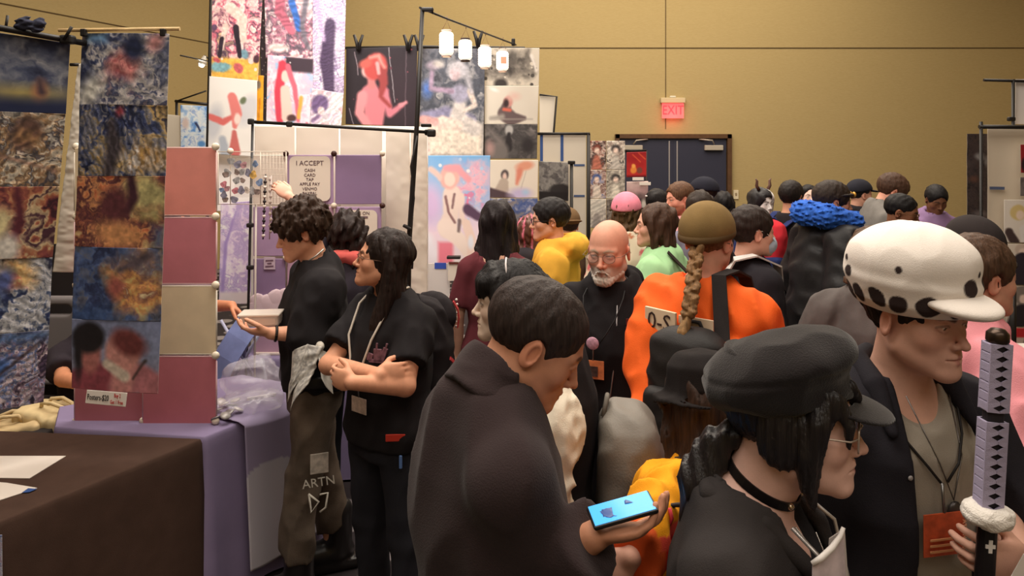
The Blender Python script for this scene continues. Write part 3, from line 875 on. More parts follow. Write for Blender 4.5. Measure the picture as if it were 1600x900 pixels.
def hair(c, style, col, o=.0, hairline=.070, name='hair', seed=1, length=.3, m=None, bangs=0.0, noise=None, width=1.0, back=.07, colf=None, part=None, nape=-.055, hf=None, front=True, strands_n=0, temple=0.0, side=-.03, amp=1.0):
    S = Sdf()
    if style == 'short':
        A = scalp(o, hairline, nape, side, temple=temple); S.add(c.hd(A)); S.noise(c.hd(strand(24, .0018 * amp, 18, seed))); S.noise(wob(.03, .0022 * amp, seed))
        zlo, zhi, xw, yb, yf = -.12, .16, .13, .15, -.14
    elif style == 'curly':
        A = scalp(o + .014, hairline - .01, nape - .02, side, temple=temple); S.add(c.hd(A))
        rg = np.random.default_rng(seed)
        def curls(q): return 0 * q[:, 0]
        for i in range(46):
            th = rg.uniform(0, 2 * math.pi); ph = rg.uniform(-.35, 1.3)
            v = np.array((math.cos(ph) * math.cos(th), math.cos(ph) * math.sin(th), math.sin(ph)))
            pnt = np.array((.082, .106, .090)) * v * (1 + o * 6) + np.array((0, .016, .036))
            if pnt[1] < -.055 and pnt[2] < hairline - .015: continue
            if pnt[2] < nape: continue
            if abs(pnt[0]) > .06 and pnt[2] < .0 and pnt[1] < .03: continue
            S.add(c.hd(ell(pnt, rg.uniform(.017, .028))), .016)
        S.noise(c.hd(wob(.040, .006, seed))); S.noise(c.hd(wob(.017, .0036, seed + 3, (1, 1, .5)))); S.noise(c.hd(strand(40, .002, 60, seed)))
        zlo, zhi, xw, yb, yf = -.13, .19, .16, .18, -.16
    elif style in ('bob', 'long'):
        A = scalp(o + .006, hairline, -9, -9, ears=False, temple=temple); S.add(c.hd(A))
        b = -.12 if style == 'bob' else -length
        W = width
        tab = [(b, .060 * W, .030, 0, back + .025), (b * .75 - .02, .090 * W, .048, 0, back + .010), (min(-.11, b * .45), .096 * W, .056, 0, back - .012), (-.04, .090, .070, 0, .034), (.03, .082, .080, 0, .022), (.06, .05, .05, 0, .022)]
        S.add(c.hd(loft(tab, .02)), .03)
        if front:
            for sg in (-1, 1):
                S.add(c.hd(chain([(sg * .060, -.045, .070), (sg * .084, -.030, .02), (sg * .088, -.012, -.05), (sg * .085 * W, -.005, max(b, -.14)), (sg * .075 * W, .0, max(b + .02, -.26))], (.020, .020, .022, .022, .012))), .02)
        if bangs:
            for i in range(7):
                x = (i - 3) / 3 * .055
                S.add(c.hd(chain([(x * .7, -.055, .098), (x, -.094 + x * x * 6, .065), (x * 1.08, -.098 + x * x * 8, .060 - bangs)], (.017, .014, .008))), .01)
        S.sub(c.hd(ell((0, -.108, -.055), (.066 if style == 'long' else .063, .075, .100 if not bangs else .055 + max(0, .07 - bangs)))), .012)
        S.noise(c.hd(strand(30, .0030, 14, seed))); S.noise(wob(.05, .0035, seed, (1, 1, .5)))
        zlo, zhi, xw, yb, yf = b - .04, .16, .15, .20, -.15
    elif style == 'fringe':      # bald on top, short ring of hair
        S.add(c.hd(ell((0, .014, .026), (.0785, .1015, .083)))); S.sub(c.hd(lambda q: smax(-(q[:, 2] - .022), -9 * np.ones(len(q)), .001)), .01)
        S.sub(c.hd(lambda q: q[:, 1] * -1 - (-.012)), .01) if False else None
        S.sub(c.hd(lambda q: q[:, 1] + .015), .01) if False else None
        S.cut(c.hd(lambda q: -(q[:, 1] + .004)), .008); S.cut(c.hd(lambda q: -(q[:, 2] + .055)), .008)
        for sg in (-1, 1): S.sub(c.hd(ell((sg * .085, .006, -.016), (.03, .024, .036))), .006)
        zlo, zhi, xw, yb, yf = -.10, .10, .12, .14, -.06
    if noise: S.noise(noise)
    k = c.hs * 1.06
    pts = [np.array(c.hp(x, y, z)) for x in (-xw, xw) for y in (yf, yb) for z in (zlo, zhi)]
    lo = np.min(pts, 0); hi = np.max(pts, 0)
    return sdf_obj(name, S, lo, hi, hf or max(c.hf * 1.25, .0032), m or hairmat(col), c.root, col=colf)

def hsdf(c, name, S, lo, hi, h, material, parent=None, col=None, foci=(), smooth_it=1):
    """shape given in the head's frame; lo and hi too"""
    T = Sdf(); T.add(c.hd(S))
    pts = [np.array(c.hp(x, y, z)) for x in (lo[0], hi[0]) for y in (lo[1], hi[1]) for z in (lo[2], hi[2])]
    cf = (lambda V: col(c.toh(V))) if col else None
    return sdf_obj(name, T, np.min(pts, 0), np.max(pts, 0), h, material, parent or c.root, foci, cf, smooth_it)

def glasses(c, col=(60, 50, 45), r=(.024, .019), thick=.0014, round_=True, lens=True):
    mb = MB()
    def ring(sg):
        pts = []
        for k in range(25):
            a = 2 * math.pi * k / 24
            ca, sa = math.cos(a), math.sin(a)
            if not round_: ca = math.copysign(abs(ca) ** .6, ca); sa = math.copysign(abs(sa) ** .6, sa)
            x = sg * .033 + r[0] * ca
            pts.append(c.hp(x, -.1035 + (abs(x) * .16) ** 1.0 * .6, -.004 + r[1] * sa))
        return pts
    for sg in (-1, 1):
        mb.tube(ring(sg), thick, 6, caps=False)
        mb.tube([c.hp(sg * (.033 + r[0]), -.097, .001), c.hp(sg * .078, -.085, .001), c.hp(sg * .0845, .0, .001), c.hp(sg * .084, .022, -.012)], thick * .9, 6)
    mb.tube([c.hp(-.010, -.1045, .002), c.hp(0, -.1075, .004), c.hp(.010, -.1045, .002)], thick, 6)
    g = mb.build('glasses', mat(col, .3, metal=.6), c.root)
    if lens:
        for sg in (-1, 1):
            l = MB(); l.prism(ring(sg)[:-1], Vector(c.hp(0, -.0006, 0)) - Vector(c.hp(0, 0, 0)))
            l.build('lens', mat((235, 238, 240), .05, alpha=.10, spec=.6), g)
    return g

def strap_path(name, pts, w, t, material, parent, up=(0, 0, 1)):
    """flat band following pts, width w along the local side"""
    mb = MB(); bm = mb.bm; pts = [Vector(p) for p in pts]; rows = []
    for i, p in enumerate(pts):
        d = (pts[min(i + 1, len(pts) - 1)] - pts[max(i - 1, 0)]).normalized()
        nrm = Vector(up[i]) if hasattr(up[0], '__len__') else Vector(up)
        sd = d.cross(nrm)
        if sd.length < 1e-4: sd = d.orthogonal()
        sd.normalize(); nn = sd.cross(d).normalized()
        rows.append([bm.verts.new(p + sd * w / 2 * a + nn * t / 2 * b) for a, b in ((-1, -1), (1, -1), (1, 1), (-1, 1))])
    for A, Bq in zip(rows, rows[1:]):
        for k in range(4): f = bm.faces.new((A[k], A[(k + 1) % 4], Bq[(k + 1) % 4], Bq[k])); f.smooth = False
    bm.faces.new(rows[0][::-1]); bm.faces.new(rows[-1])
    return mb.build(name, material, parent)

def on_torso(c, x, z, back=False, o=.02):
    """point on the chest (or back) surface at local x, z (template metres)"""
    s = c.s; T = np.array(sorted(c.tab(o)))
    w = np.interp(z * s, T[:, 0], T[:, 1]); d = np.interp(z * s, T[:, 0], T[:, 2]); y0 = np.interp(z * s, T[:, 0], T[:, 4])
    q = min(abs(x * s) / w, .98)
    return (x * s, y0 + (1 if back else -1) * d * math.sqrt(1 - q * q), z * s)

def lanyard(c, col, badge_z=1.0, o=.022, badge=(.10, .075), bcol=(200, 90, 50), xend=0.0, w=.010, name='lanyard', disc=None, lines=True):
    s = c.s
    mb = []
    L_ = MB()
    for sg in (-1, 1):
        pts = [(sg * .055 * s, .060 * s, 1.46 * s), (sg * .075 * s, .0, 1.463 * s)]
        zb_ = badge_z + .10
        for z, x in ((1.40, .085), (1.40 + (zb_ - 1.40) * .4, .068), (1.40 + (zb_ - 1.40) * .75, .036), (zb_, .008)):
            pts.append(on_torso(c, sg * x + xend * (1.45 - z) / .4, z, o=o + .004))
        strap_path('strap', pts, w, .002, mat(col, .7), None, (0, -1, .3)) if False else L_.tube(pts, w * .3, 6)
    root = L_.build(name, mat(col, .6), c.root)
    b = Vector(on_torso(c, xend, badge_z, o=o + .010))
    t = MB(); t.tube([Vector(on_torso(c, xend, badge_z + .10, o=o + .006)), b + Vector((0, 0, badge[1] * .5))], .003, 6); t.build('clip', mat((150, 150, 150), .3, metal=.9), root)
    bd = MB(); bd.box(b, (badge[0], .003, badge[1]), bev=.0012); bd.build('badge', mat(bcol, .35, var=.25, vscale=45), root)
    if disc:
        dd = Vector(on_torso(c, xend, badge_z + .11, o=o + .012)); q = MB(); q.lathe([(0, 0), (.024, 0), (.026, .003), (.024, .005), (0, .006)], dd, Matrix.Rotation(math.pi / 2, 3, 'X')); q.build('button', mat(disc, .3, var=.3, vscale=90), root)
    return root, b

def face_mask(c, col, o=.006):
    S = minus(ell((0, -.068, -.062), (.058, .052, .050)), ell((0, .03, -.03), (.09, .068, .12)))
    return hsdf(c, 'face_mask', S, (-.08, -.135, -.13), (.08, .0, .0), max(c.hf, .003), mat(col, .8), None)
def cap(c, col, brim=True, name='cap', back=False, h=None, z=.052, o=.006, colf=None, m=None):
    """baseball cap: crown with a peak"""
    S = Sdf(); S.add(ell((0, .012, .036), (.086 + o, .109 + o, .094 + o))); S.cut(half((0, 0, z - .02), (0, -.12, -1)))
    S.sub(ell((0, .012, .028), (.079, .101, .088)), .003)
    k = hsdf(c, name, S, (-.13, -.15, -.03), (.13, .16, .17), h or max(c.hf * 1.2, .0035), m or cloth(col))
    if brim:
        sy = 1 if back else -1
        T = inter(ell((0, sy * .100, z - .016), (.078, .082, .009), rotm(sy * -10 if not back else 12, 0, 0)), minus(half((0, 0, 0), (0, -sy, 0)), ell((0, .012, .03), (.084, .105, .2))))
        b = hsdf(c, 'cap_peak', T, (-.10, -.20, -.05), (.10, .0, .10) if not back else (.10, .22, .1), h or max(c.hf, .003), m or cloth(col))
        b.parent = k
    return k
# ---------------------------------------------------------------- near left booth: two hanging columns of prints
RX = [(0, (110, 68)), (1, (103, 178)), (2, (93, 291)), (3, (82, 402)), (4, (77, 515)), (5, (68, 628))]
LX = [(-52, 44), (-60, 172), (-66, 292), (-70, 406), (-74, 526), (-80, 652)]
NAV, SLT, CRM, RST, GLD = (28, 34, 62), (96, 104, 126), (206, 196, 176), (150, 72, 52), (196, 150, 70)
art1 = [
    [('bg', [(22, 26, 52), (34, 44, 78), (92, 100, 120), (60, 66, 96), (24, 32, 66)]), ('swirl', 3, [(24, 30, 60), (60, 70, 104), (150, 152, 160), (40, 46, 76)], .3, (.55, .45, .5, .35)),
     ('e', .55, .74, .30, .06, 0, (206, 178, 80), .10), ('e', .72, .70, .06, .10, 0, (196, 110, 70), .06), ('s', [(.70, .55), (.74, .72)], [.02, .04], (70, 50, 60), .03), ('r', 0, .86, 1, 1, (24, 34, 76), .10)],
    [('swirl', 7, [(34, 34, 44), (120, 112, 104), (206, 192, 168), (150, 110, 70), (60, 58, 70), (196, 186, 170)], .7), ('s', [(.15, .5), (.95, .8)], [.02, .015], (150, 110, 90), .02), ('e', .62, .28, .16, .2, 20, (170, 120, 70, 90, 60, 50), .05), ('hatch', 50, 60, .18), ('grain', .5)],
    [('swirl', 4, [(60, 24, 36), (122, 48, 52), (176, 96, 62), (206, 180, 130), (70, 34, 48)], .8), ('e', .35, .55, .16, .22, 20, (216, 200, 140), .06), ('s', [(.55, .0), (.62, .5), (.5, 1)], [.03, .05, .03], (90, 30, 44), .03), ('e', .5, .85, .14, .16, 0, (206, 200, 190), .05), ('grain', .35)],
    [('swirl', 6, [(30, 40, 84), (70, 88, 128), (196, 196, 200), (140, 144, 156), (40, 44, 70)], .8), ('swirl', 5, [(206, 140, 70), (226, 190, 120), (190, 90, 70)], .8, (.55, .2, .25, .2)), ('e', .48, .3, .10, .16, 15, (70, 84, 150), .05), ('hatch', 120, 50, .16), ('grain', .4)],
    [('swirl', 7, [(52, 40, 66), (120, 92, 116), (196, 180, 186), (60, 90, 160), (150, 110, 120), (40, 34, 50)], .9), ('e', .45, .5, .12, .2, 30, (60, 100, 180), .05), ('s', [(.1, .9), (.9, .15)], [.02, .012], (60, 40, 40), .02), ('r', .3, 0, 1, .12, (60, 96, 150), .08), ('hatch', 65, 70, .2), ('grain', .5)]]
lab1 = ['dark navy painting print with a glowing yellow horizon, topmost of the leftmost hanging column', 'beige and black painting print of tangled figures, second from the top in the leftmost column',
        'maroon and cream painting print in the middle of the leftmost hanging column', 'blue and white painting print with an orange sunburst, fourth down the leftmost column', 'violet and blue painting print of thin branches, lowest of the leftmost column']
for i in range(5):
    q = [(*LX[i], 2.72), (*RX[i][1], 2.93), (RX[i + 1][1][0], RX[i + 1][1][1], 2.93), (*LX[i + 1], 2.72)]
    poster(lab1[i], q, art1[i], 10 + i, 'painting prints in the leftmost column', bulge=.012)
L2 = [(128, 52), (124, 163), (121, 275), (116, 385), (113, 498), (112, 606)]; R2 = [(265, 53), (261, 165), (259, 275), (255, 388), (252, 502), (247, 615)]
art2 = [
    [('swirl', 5, [(30, 38, 76), (90, 96, 124), (196, 188, 184), (50, 58, 96), (130, 110, 120)], .7), ('swirl', 6, [(150, 60, 66), (206, 120, 116), (120, 50, 60), (226, 170, 160)], .7, (.5, .5, .26, .30)), ('e', .62, .2, .12, .14, 0, (26, 34, 66), .05), ('e', .85, .12, .08, .10, 20, (190, 120, 120), .05), ('e', .13, .8, .12, .2, 30, (206, 204, 196), .07), ('r', .05, .0, .3, .12, (90, 140, 190), .05), ('hatch', 110, 45, .14), ('grain', .4)],
    [('swirl', 6, [(20, 26, 60), (44, 56, 100), (120, 116, 120), (176, 140, 76), (40, 40, 60)], .9), ('swirl', 6, [(200, 160, 70), (150, 110, 60), (206, 196, 190)], .9, (.8, .75, .32, .26)), ('s', [(.40, .25), (.43, .6), (.36, .95)], [.05, .09, .06], (60, 52, 60), .04), ('e', .48, .1, .04, .05, 0, (170, 50, 60), .03), ('hatch', 155, 80, .22), ('grain', .45)],
    [('swirl', 5, [(190, 84, 48), (216, 140, 80), (80, 34, 44), (170, 90, 60), (200, 170, 110)], .8), ('swirl', 3, [(150, 140, 70), (196, 180, 110), (120, 116, 70)], .6, (.82, .28, .24, .28)), ('s', [(.62, .03), (.66, .3), (.58, .5)], [.04, .06, .05], (60, 26, 40), .03), ('e', .45, .42, .16, .2, 0, (90, 38, 46), .06), ('e', .5, .82, .26, .14, 10, (216, 140, 80), .06), ('r', .9, .72, 1, 1, (40, 60, 110), .08), ('grain', .45)],
    [('swirl', 4, [(34, 44, 84), (60, 84, 140), (90, 92, 110), (36, 40, 66)], .8), ('swirl', 6, [(206, 176, 96), (216, 140, 70), (150, 90, 70), (226, 206, 150)], .9, (.72, .5, .34, .42)), ('e', .5, .54, .09, .12, 0, (170, 80, 70), .05), ('s', [(.55, .3), (.70, .2), (.86, .1)], [.03, .05, .04], (80, 66, 76), .03), ('r', 0, .85, .45, 1, (40, 70, 130), .1), ('grain', .5)],
    [('bg', [(110, 120, 160), (120, 130, 166), (140, 120, 140)]), ('s', [(.0, .95), (.3, .80), (.5, .95)], [.14, .16, .14], (140, 52, 66), .03), ('s', [(.55, .95), (.8, .78), (1, .95)], [.12, .14, .16], (176, 96, 104), .03), ('s', [(.62, .60), (.6, .9)], [.14, .12], (196, 120, 116), .03),
     ('e', .22, .50, .13, .20, 0, (176, 96, 90), .03), ('e', .20, .26, .19, .17, -10, (26, 22, 26), .03), ('e', .08, .5, .05, .25, 0, (28, 24, 28), .03), ('e', .60, .44, .20, .22, 10, (206, 130, 120), .03), ('e', .66, .30, .20, .13, 25, (110, 44, 44), .04), ('s', [(.42, .62), (.62, .78)], [.05, .06], (200, 180, 160), .02), ('s', [(.85, .55), (.72, .8)], [.015, .012], (60, 44, 40), .015), ('grain', .3)]]
lab2 = ['navy print with a pink and red centre, topmost below the wooden dowel', 'dark blue print with yellow streaks, second down the column on the wooden dowel', 'orange and olive painting print in the middle of the column on the wooden dowel',
        'blue and yellow painting print, fourth down the column on the wooden dowel', 'print of a dark-haired and a bald pink figure, lowest above the price sign']
for i in range(5):
    q = [(*L2[i], 2.96), (*R2[i], 2.94), (*R2[i + 1], 2.94), (*L2[i + 1], 2.96)]
    poster(lab2[i], q, art2[i], 30 + i, 'painting prints hanging from the wooden dowel', bulge=.010)
t = thing('wooden_dowel', 'pale wooden dowel holding up the second column of prints', 'dowel')
MB().tube([P(92, 47.5, 2.95), P(281, 45, 2.95)], .0075, 10).build('rod', mat((206, 176, 126), .6, var=.2, vscale=30), t)
for x in (131, 255):
    MB().box(P(x, 51, 2.943), (.022, .02, .03), bev=.004).build('binder_clip', BLACK_METAL, t)
t = thing('backdrop_pole', 'black crossbar pole holding the leftmost column of prints, with a grey cloth knot', 'pole')
MB().tube([P(-60, 33, 2.66), P(30, 49, 2.80), P(135, 68, 2.95)], .012, 10).build('tube', BLACK_METAL, t)
MB().tube([P(8, 50, 2.78), P(12, 24, 2.78)], .005, 6).build('clamp', BLACK_METAL, t)
c_ = MB(); c_.box(P(106, 62, 2.90), (.05, .04, .035), bev=.008); c_.tube([P(100, 62, 2.88), P(112, 42, 2.88)], .006, 6); c_.build('clamp', BLACK_METAL, t)
k_ = Sdf()
for i, (x, y) in enumerate(((32, 40), (45, 38), (57, 44), (62, 36), (38, 33))): k_.add(ell(P(x, y, 2.80), (.022, .02, .018)), .012)
k_.noise(wob(.02, .004, 4)); pc = np.array(P(46, 40, 2.80)); sdf_obj('cloth_knot', k_, pc - .08, pc + .08, .005, cloth((58, 60, 76)), t)
t = thing('backdrop_banner', 'plain white fabric strip hanging between the two columns of prints', 'banner', group=None)
pxsheet('fabric', [(122, 100, 3.5), (140, 100, 3.5), (128, 425, 3.5), (82, 425, 3.5)], colour=(216, 208, 196), bulge=.01, parent=t)
MB().tube([P(110, 101, 3.5), P(124, 101, 3.5)], .008, 8).build('pole_end', BLACK_METAL, t)
t = thing('backdrop_curtain', 'black cloth hanging below the white strip between the print columns', 'curtain')
pxsheet('cloth', [(20, 380, 4.6), (200, 380, 4.6), (190, 690, 4.6), (20, 690, 4.6)], colour=(34, 28, 28), bulge=.03, parent=t)

# price sign
t = thing('price_sign', 'small white card lettered Posters $20, taped below the lowest print', 'sign')
A_, B_, C_, D_ = [P(*q) for q in ((136, 609, 2.93), (199, 614, 2.92), (196, 636, 2.92), (133, 630, 2.93))]
sheet('card', (A_, B_, C_, D_), colour=(236, 228, 220), parent=t)
ux = (B_ - A_).normalized(); uz = (A_ - D_).normalized(); n_ = -ux.cross(uz) if ux.cross(uz).y > 0 else ux.cross(uz)
mid = (A_ + B_ + C_ + D_) / 4 + n_ * .002
text('Posters-$20', .033, mat((40, 30, 34), .6), 'lettering', t, mid - ux * .033, ux, uz, xscale=.55)
for dz, s in ((.013, 'Buy 2'), (-.013, 'Get 1 Free')): text(s, .022, mat((190, 40, 44), .6), 'lettering', t, mid + ux * .045 + uz * dz, ux, uz, xscale=.55)

# ---------------------------------------------------------------- tables under cloths
U = Vector((.485, .875, 0)).normalized(); Vv = Vector((-U.y, U.x, 0))
def tablecloth(label, poly, z, mtl, amp=.02, freq=26, seed=0, hem=.015, name='tablecloth'):
    """cloth over a table top: polygon of (x, y), falling to the floor in soft folds"""
    pts = [Vector((p[0], p[1], 0)) for p in poly]; n = len(pts); area = sum(pts[i].x * pts[(i + 1) % n].y - pts[(i + 1) % n].x * pts[i].y for i in range(n))
    if area < 0: pts = pts[::-1]
    ring = []; nr = []
    for i in range(n):
        a, b = pts[i], pts[(i + 1) % n]; d = (b - a); L = d.length; m = max(2, int(L / .02)); out = Vector((d.y, -d.x, 0)).normalized()
        for k in range(m):
            t_ = k / m; ring.append(a + d * t_); o2 = out.copy()
            if k == 0: o2 = (out + Vector(((a - pts[i - 1]).y, -(a - pts[i - 1]).x, 0)).normalized()).normalized()
            nr.append(o2)
    m = len(ring); rg = np.random.default_rng(seed); zs = [z, z - .006, z - .02, z - .06, z - .14, z - .26, z - .40, z - .55, z - .68, hem]
    s_ = np.cumsum([0] + [(ring[(i + 1) % m] - ring[i]).length for i in range(m)])[:m]
    w_ = np.sin(s_ * freq + 2 * np.sin(s_ * 3.1 + seed)) * .6 + np.sin(s_ * freq * .37 + seed) * .6
    V = [];
    for j, zz in enumerate(zs):
        dep = (z - zz) / max(z, .01); base = (.0, .004, .008, .010, .012, .016, .02, .024, .028, .03)[j]
        for i in range(m): q = ring[i] + nr[i] * (base + amp * dep * (w_[i] + .9)); V.append((q.x, q.y, zz))
    F_ = [[j * m + i, j * m + (i + 1) % m, (j + 1) * m + (i + 1) % m, (j + 1) * m + i] for j in range(len(zs) - 1) for i in range(m)]
    bm = bmesh.new(); vs = [bm.verts.new(v) for v in V]
    for f in F_:
        g = bm.faces.new([vs[i] for i in f[::-1]]); g.smooth = True
    bm.faces.new(vs[:m])
    mb = MB(); mb.bm.free(); mb.bm = bm
    return tag(mb.build(name, mtl), label, 'tablecloth')
A2 = Vector((-1.32, 3.13, 0)); N2 = A2 - U * 1.8
DARK = mat((74, 56, 48), .95, .3, 500, .10, 12, spec=.1)
tablecloth('plain dark brown cloth covering the nearest table, with white papers on it', [A2, N2, N2 + Vv * .80, Vector((-2.25, 3.22, 0))], .752, DARK, .012, 18, 1)
PURP = mat((136, 123, 155), .9, .2, 500, .06, 6, spec=.12)
B2 = A2 + U * .70
A2p = A2 + U * .03
tablecloth('lilac purple cloth on the table behind the dark brown one, under the pink panels', [A2p + Vv * .01, B2, B2 + Vv * .55, Vector((-2.15, 3.52, 0)), Vector((-2.02, 3.275, 0))], .750, PURP, .016, 34, 2)
# runner with a cloud hanging over the front of the purple table
def runner():
    rows = 90; colsn = 44; V = []; C = []
    outn = -Vv
    for j in range(rows + 1):
        for i in range(colsn + 1):
            u = i / colsn; t = .19 + (.68 - .19) * u
            e0 = A2 + U * t
            dlen = j / rows * .98 - .34                    # negative on the table top
            if dlen < 0: q = e0 + Vv * (-dlen) + outn * .014; zz = .762
            else: q = e0 + outn * (.050 + .012 * math.sin(u * 9 + 1) * dlen + .05 * dlen); zz = .760 - dlen - .03 * math.sin(u * 3)
            if dlen < 0: q = q
            V.append((q.x, q.y, zz))
            cc = (150, 138, 166)
            y = dlen
            if y > .14 + .0:
                top_ = .27 - .085 * math.sqrt(max(0, 1 - ((u - .30) / .34) ** 2)) if u < .60 else .27 - .07 * math.sqrt(max(0, 1 - ((u - .86) / .28) ** 2))
                if y > top_: cc = (186, 180, 190)
            st = abs((u - .80) / .06); sv = abs((y - .09) / .045)
            if st ** .6 + sv ** .6 < 1: cc = (190, 184, 196)
            C.append(cc)
    idx = np.arange((rows + 1) * (colsn + 1)).reshape(rows + 1, colsn + 1)
    q = np.stack([idx[:-1, :-1], idx[:-1, 1:], idx[1:, 1:], idx[1:, :-1]], -1).reshape(-1, 4)
    o = np_mesh('table_runner', np.array(V), q, VCLOTH, None, True, srgb(np.array(C, float)))
    so = o.modifiers.new('thickness', 'SOLIDIFY'); so.thickness = .003; so.offset = -1
    return tag(o, 'grey lilac runner with a pale cloud print hanging over the purple table front', 'table runner')
runner()
# white papers on the dark table
def flat_paper(label, pxs, z, col=(222, 212, 202), th=.002, name='paper'):
    pts = [P(x, y, F_PX * (EYE - z) / (y - HZ)) for x, y in pxs]
    mb = MB(); mb.prism(pts, (0, 0, th)); return tag(mb.build(name, mat(col, .7)), label, 'paper')
flat_paper('white paper sheet on the dark table, farther from the camera', [(-40, 713), (103, 713), (46, 748), (-70, 746)], .7535)
pp = flat_paper('white paper sheet with a blue tape corner on the dark table, nearer the camera', [(-60, 750), (10, 755), (58, 763), (0, 782), (-60, 800)], .7535)
MB().prism([P(x, y, F_PX * (EYE - .756) / (y - HZ)) for x, y in ((34, 770), (44, 763), (58, 764), (46, 769))], (0, 0, .0006)).build('blue_tape', mat((50, 80, 140), .6), pp)
pp2 = tag(pxsheet('poster', [(-30, 838, 2.42), (3, 836, 2.43), (4, 960, 2.43), (-30, 960, 2.42)], layers=[('swirl', 4, [(90, 110, 170), (190, 190, 210), (150, 120, 150)], .6)], seed=77), 'narrow blue print edge hanging on the dark table front', 'poster')

# tote bags on the near end of the purple table
def tote(label, c, R_, sz, seed, col):
    S = Sdf(); S.add(rbox(c, sz, .025, R_), .02); S.noise(fold(.10, .007, seed)); lo = np.array(c) - .32; hi = np.array(c) + .32
    t = thing('tote_bag', label, 'bag'); sdf_obj('bag_body', S, lo, hi, .010, cloth(col), t)
    for k in (-1, 1):
        h = MB(); p0 = Vector(c) + Vector(np.array(R_ @ np.array((-.07, k * .02, sz[2]))).tolist()); p1 = Vector(c) + Vector(np.array(R_ @ np.array((.07, k * .02, sz[2]))).tolist())
        h.tube([p0, p0 + Vector((.01, k * .012, .03)), (p0 + p1) / 2 + Vector((0, k * .02, .042)), p1 + Vector((-.01, k * .012, .03)), p1], .009, 8); h.build('bag_handle', cloth(col), t)
tote('folded beige tote bag lying behind the dark table, nearest the purple cloth', tuple(P(88, 652, 3.60)), rotm(0, 6, -10), (.17, .11, .040), 3, (206, 184, 140))
tote('beige tote bag partly out of frame, behind the white papers', tuple(P(14, 672, 3.52)), rotm(0, -8, 12), (.16, .10, .035), 5, (196, 172, 130))
tablecloth('black cloth on a side table under the beige tote bags', [(-2.9, 3.42), (-2.16, 3.40), (-2.2, 3.95), (-2.9, 3.95)], .66, mat((40, 34, 34), .95), .01, 20, 5)

# ---------------------------------------------------------------- pink panel display on the purple table
PINK = (200, 128, 128); MAUVE = (176, 112, 128); CREAM = (214, 196, 166)
pd = thing('panel_display', 'tall display wall of pink and cream plastic panels on the purple table', 'panel display')
xl = [(120, 222), (226, 338)]
def pz(y, Y=3.32): return EYE - (y - HZ) * Y / F_PX
rows_ = [(231, 336), (340, 443), (447, 553), (557, 662)]
colp = [[CREAM, PINK, PINK, (184, 112, 122)], [(206, 130, 120), (186, 112, 124), CREAM, (190, 112, 124)]]
xl_w = [(P(120, 0, 3.36).x, P(223, 0, 3.33).x), (P(226, 0, 3.33).x, P(336, 0, 3.30).x)]
for ci in (0, 1):
    for ri, (y0, y1) in enumerate(rows_):
        xa, xb = xl_w[ci]; Yc = 3.345 - ci * .03; za, zb = pz(y0, Yc), pz(y1, Yc); zc = (za + zb) / 2
        pan = MB(); pan.box(((xa + xb) / 2, Yc, zc), (xb - xa, .006, za - zb), bev=.0025, seg=1); pn = pan.build('panel', mat(colp[ci][ri], .45, var=.06, vscale=12, spec=.4), pd)
        fr = MB()
        for z_ in (za, zb): fr.tube([(xa + .02, Yc, z_), (xb - .02, Yc, z_)], .004, 6)
        for x_ in (xa, xb): fr.tube([(x_, Yc, za - .02), (x_, Yc, zb + .02)], .004, 6)
        fr.build('panel_frame', mat(tuple(int(v * .5 + 120) for v in colp[ci][ri]), .4), pn)
JT = mat((222, 210, 190), .5)
for xj, Yc in ((xl_w[0][0], 3.36), ((xl_w[0][1] + xl_w[1][0]) / 2, 3.33), (xl_w[1][1] + .004, 3.30)):
    for y_ in (229, 338, 445, 555, 657): MB().ball((xj, Yc - .004, pz(y_, Yc)), .018, 2, (1, .8, 1)).build('connector', JT, pd)

# ---------------------------------------------------------------- things on the purple table
def clear_bag(label, c, sz, seed, h=.010):
    S = Sdf(); S.add(ell(c, sz)); S.noise(fold(.13, .024, seed)); S.noise(fold(.05, .005, seed + 2)); S.cut(half((0, 0, .764), (0, 0, -1)))
    o = sdf_obj('plastic_bag', S, np.array(c) - np.array(sz) - .04, np.array(c) + np.array(sz) + .04, h, mat((226, 222, 230), .18, alpha=.26, spec=.9), None, smooth_it=0)
    return tag(o, label, 'bag')
clear_bag('crumpled clear plastic bag standing on the purple table', tuple(P(396, 594, 3.60)), (.15, .11, .105), 4)
clear_bag('flat clear plastic bag lying in front of the taller one on the purple table', tuple(P(384, 632, 3.47)), (.13, .10, .03), 9)
strip = thing('price_strip', 'white strip of small grey price marks lying on the purple table', 'price strip')
a_, b_ = P(386, 627, 3.56), P(431, 623, 3.63)
MB().box((a_ + b_) / 2 + Vector((0, 0, .012)), ((b_ - a_).length, .012, .022), Matrix.Rotation(math.atan2(b_.y - a_.y, b_.x - a_.x), 3, 'Z'), bev=.002).build('strip', mat((226, 220, 216), .5), strip)
for i in range(5):
    q = a_.lerp(b_, (i + .7) / 5.4) + Vector((.003, -.007, .012)); MB().box(q, (.014, .003, .012)).build('mark', mat((130, 124, 130), .6), strip)
rg = random.Random(4)
pins = [(340, 640), (350, 632), (362, 636), (345, 626), (358, 645), (368, 628), (338, 652), (372, 640), (352, 652)]
for i, (x, y) in enumerate(pins):
    q = P(x, y, F_PX * (EYE - .78) / (y - HZ)); q.z = .772 + .006 * (i % 3)
    b = MB(); b.lathe([(0, 0), (.022, .001), (.024, .004), (.020, .009), (0, .011)], q, Matrix.Rotation(rg.uniform(-.5, .5), 3, 'X') @ Matrix.Rotation(rg.uniform(-.5, .5), 3, 'Y'))
    tag(b.build('pin_badge', mat(((150, 144, 140), (196, 190, 186), (110, 104, 104), (206, 200, 196))[i % 4], .3, metal=.2)), 'round grey pin badge in the loose heap beside the pink panels', 'pin badge', 'loose pin badges beside the pink panels')

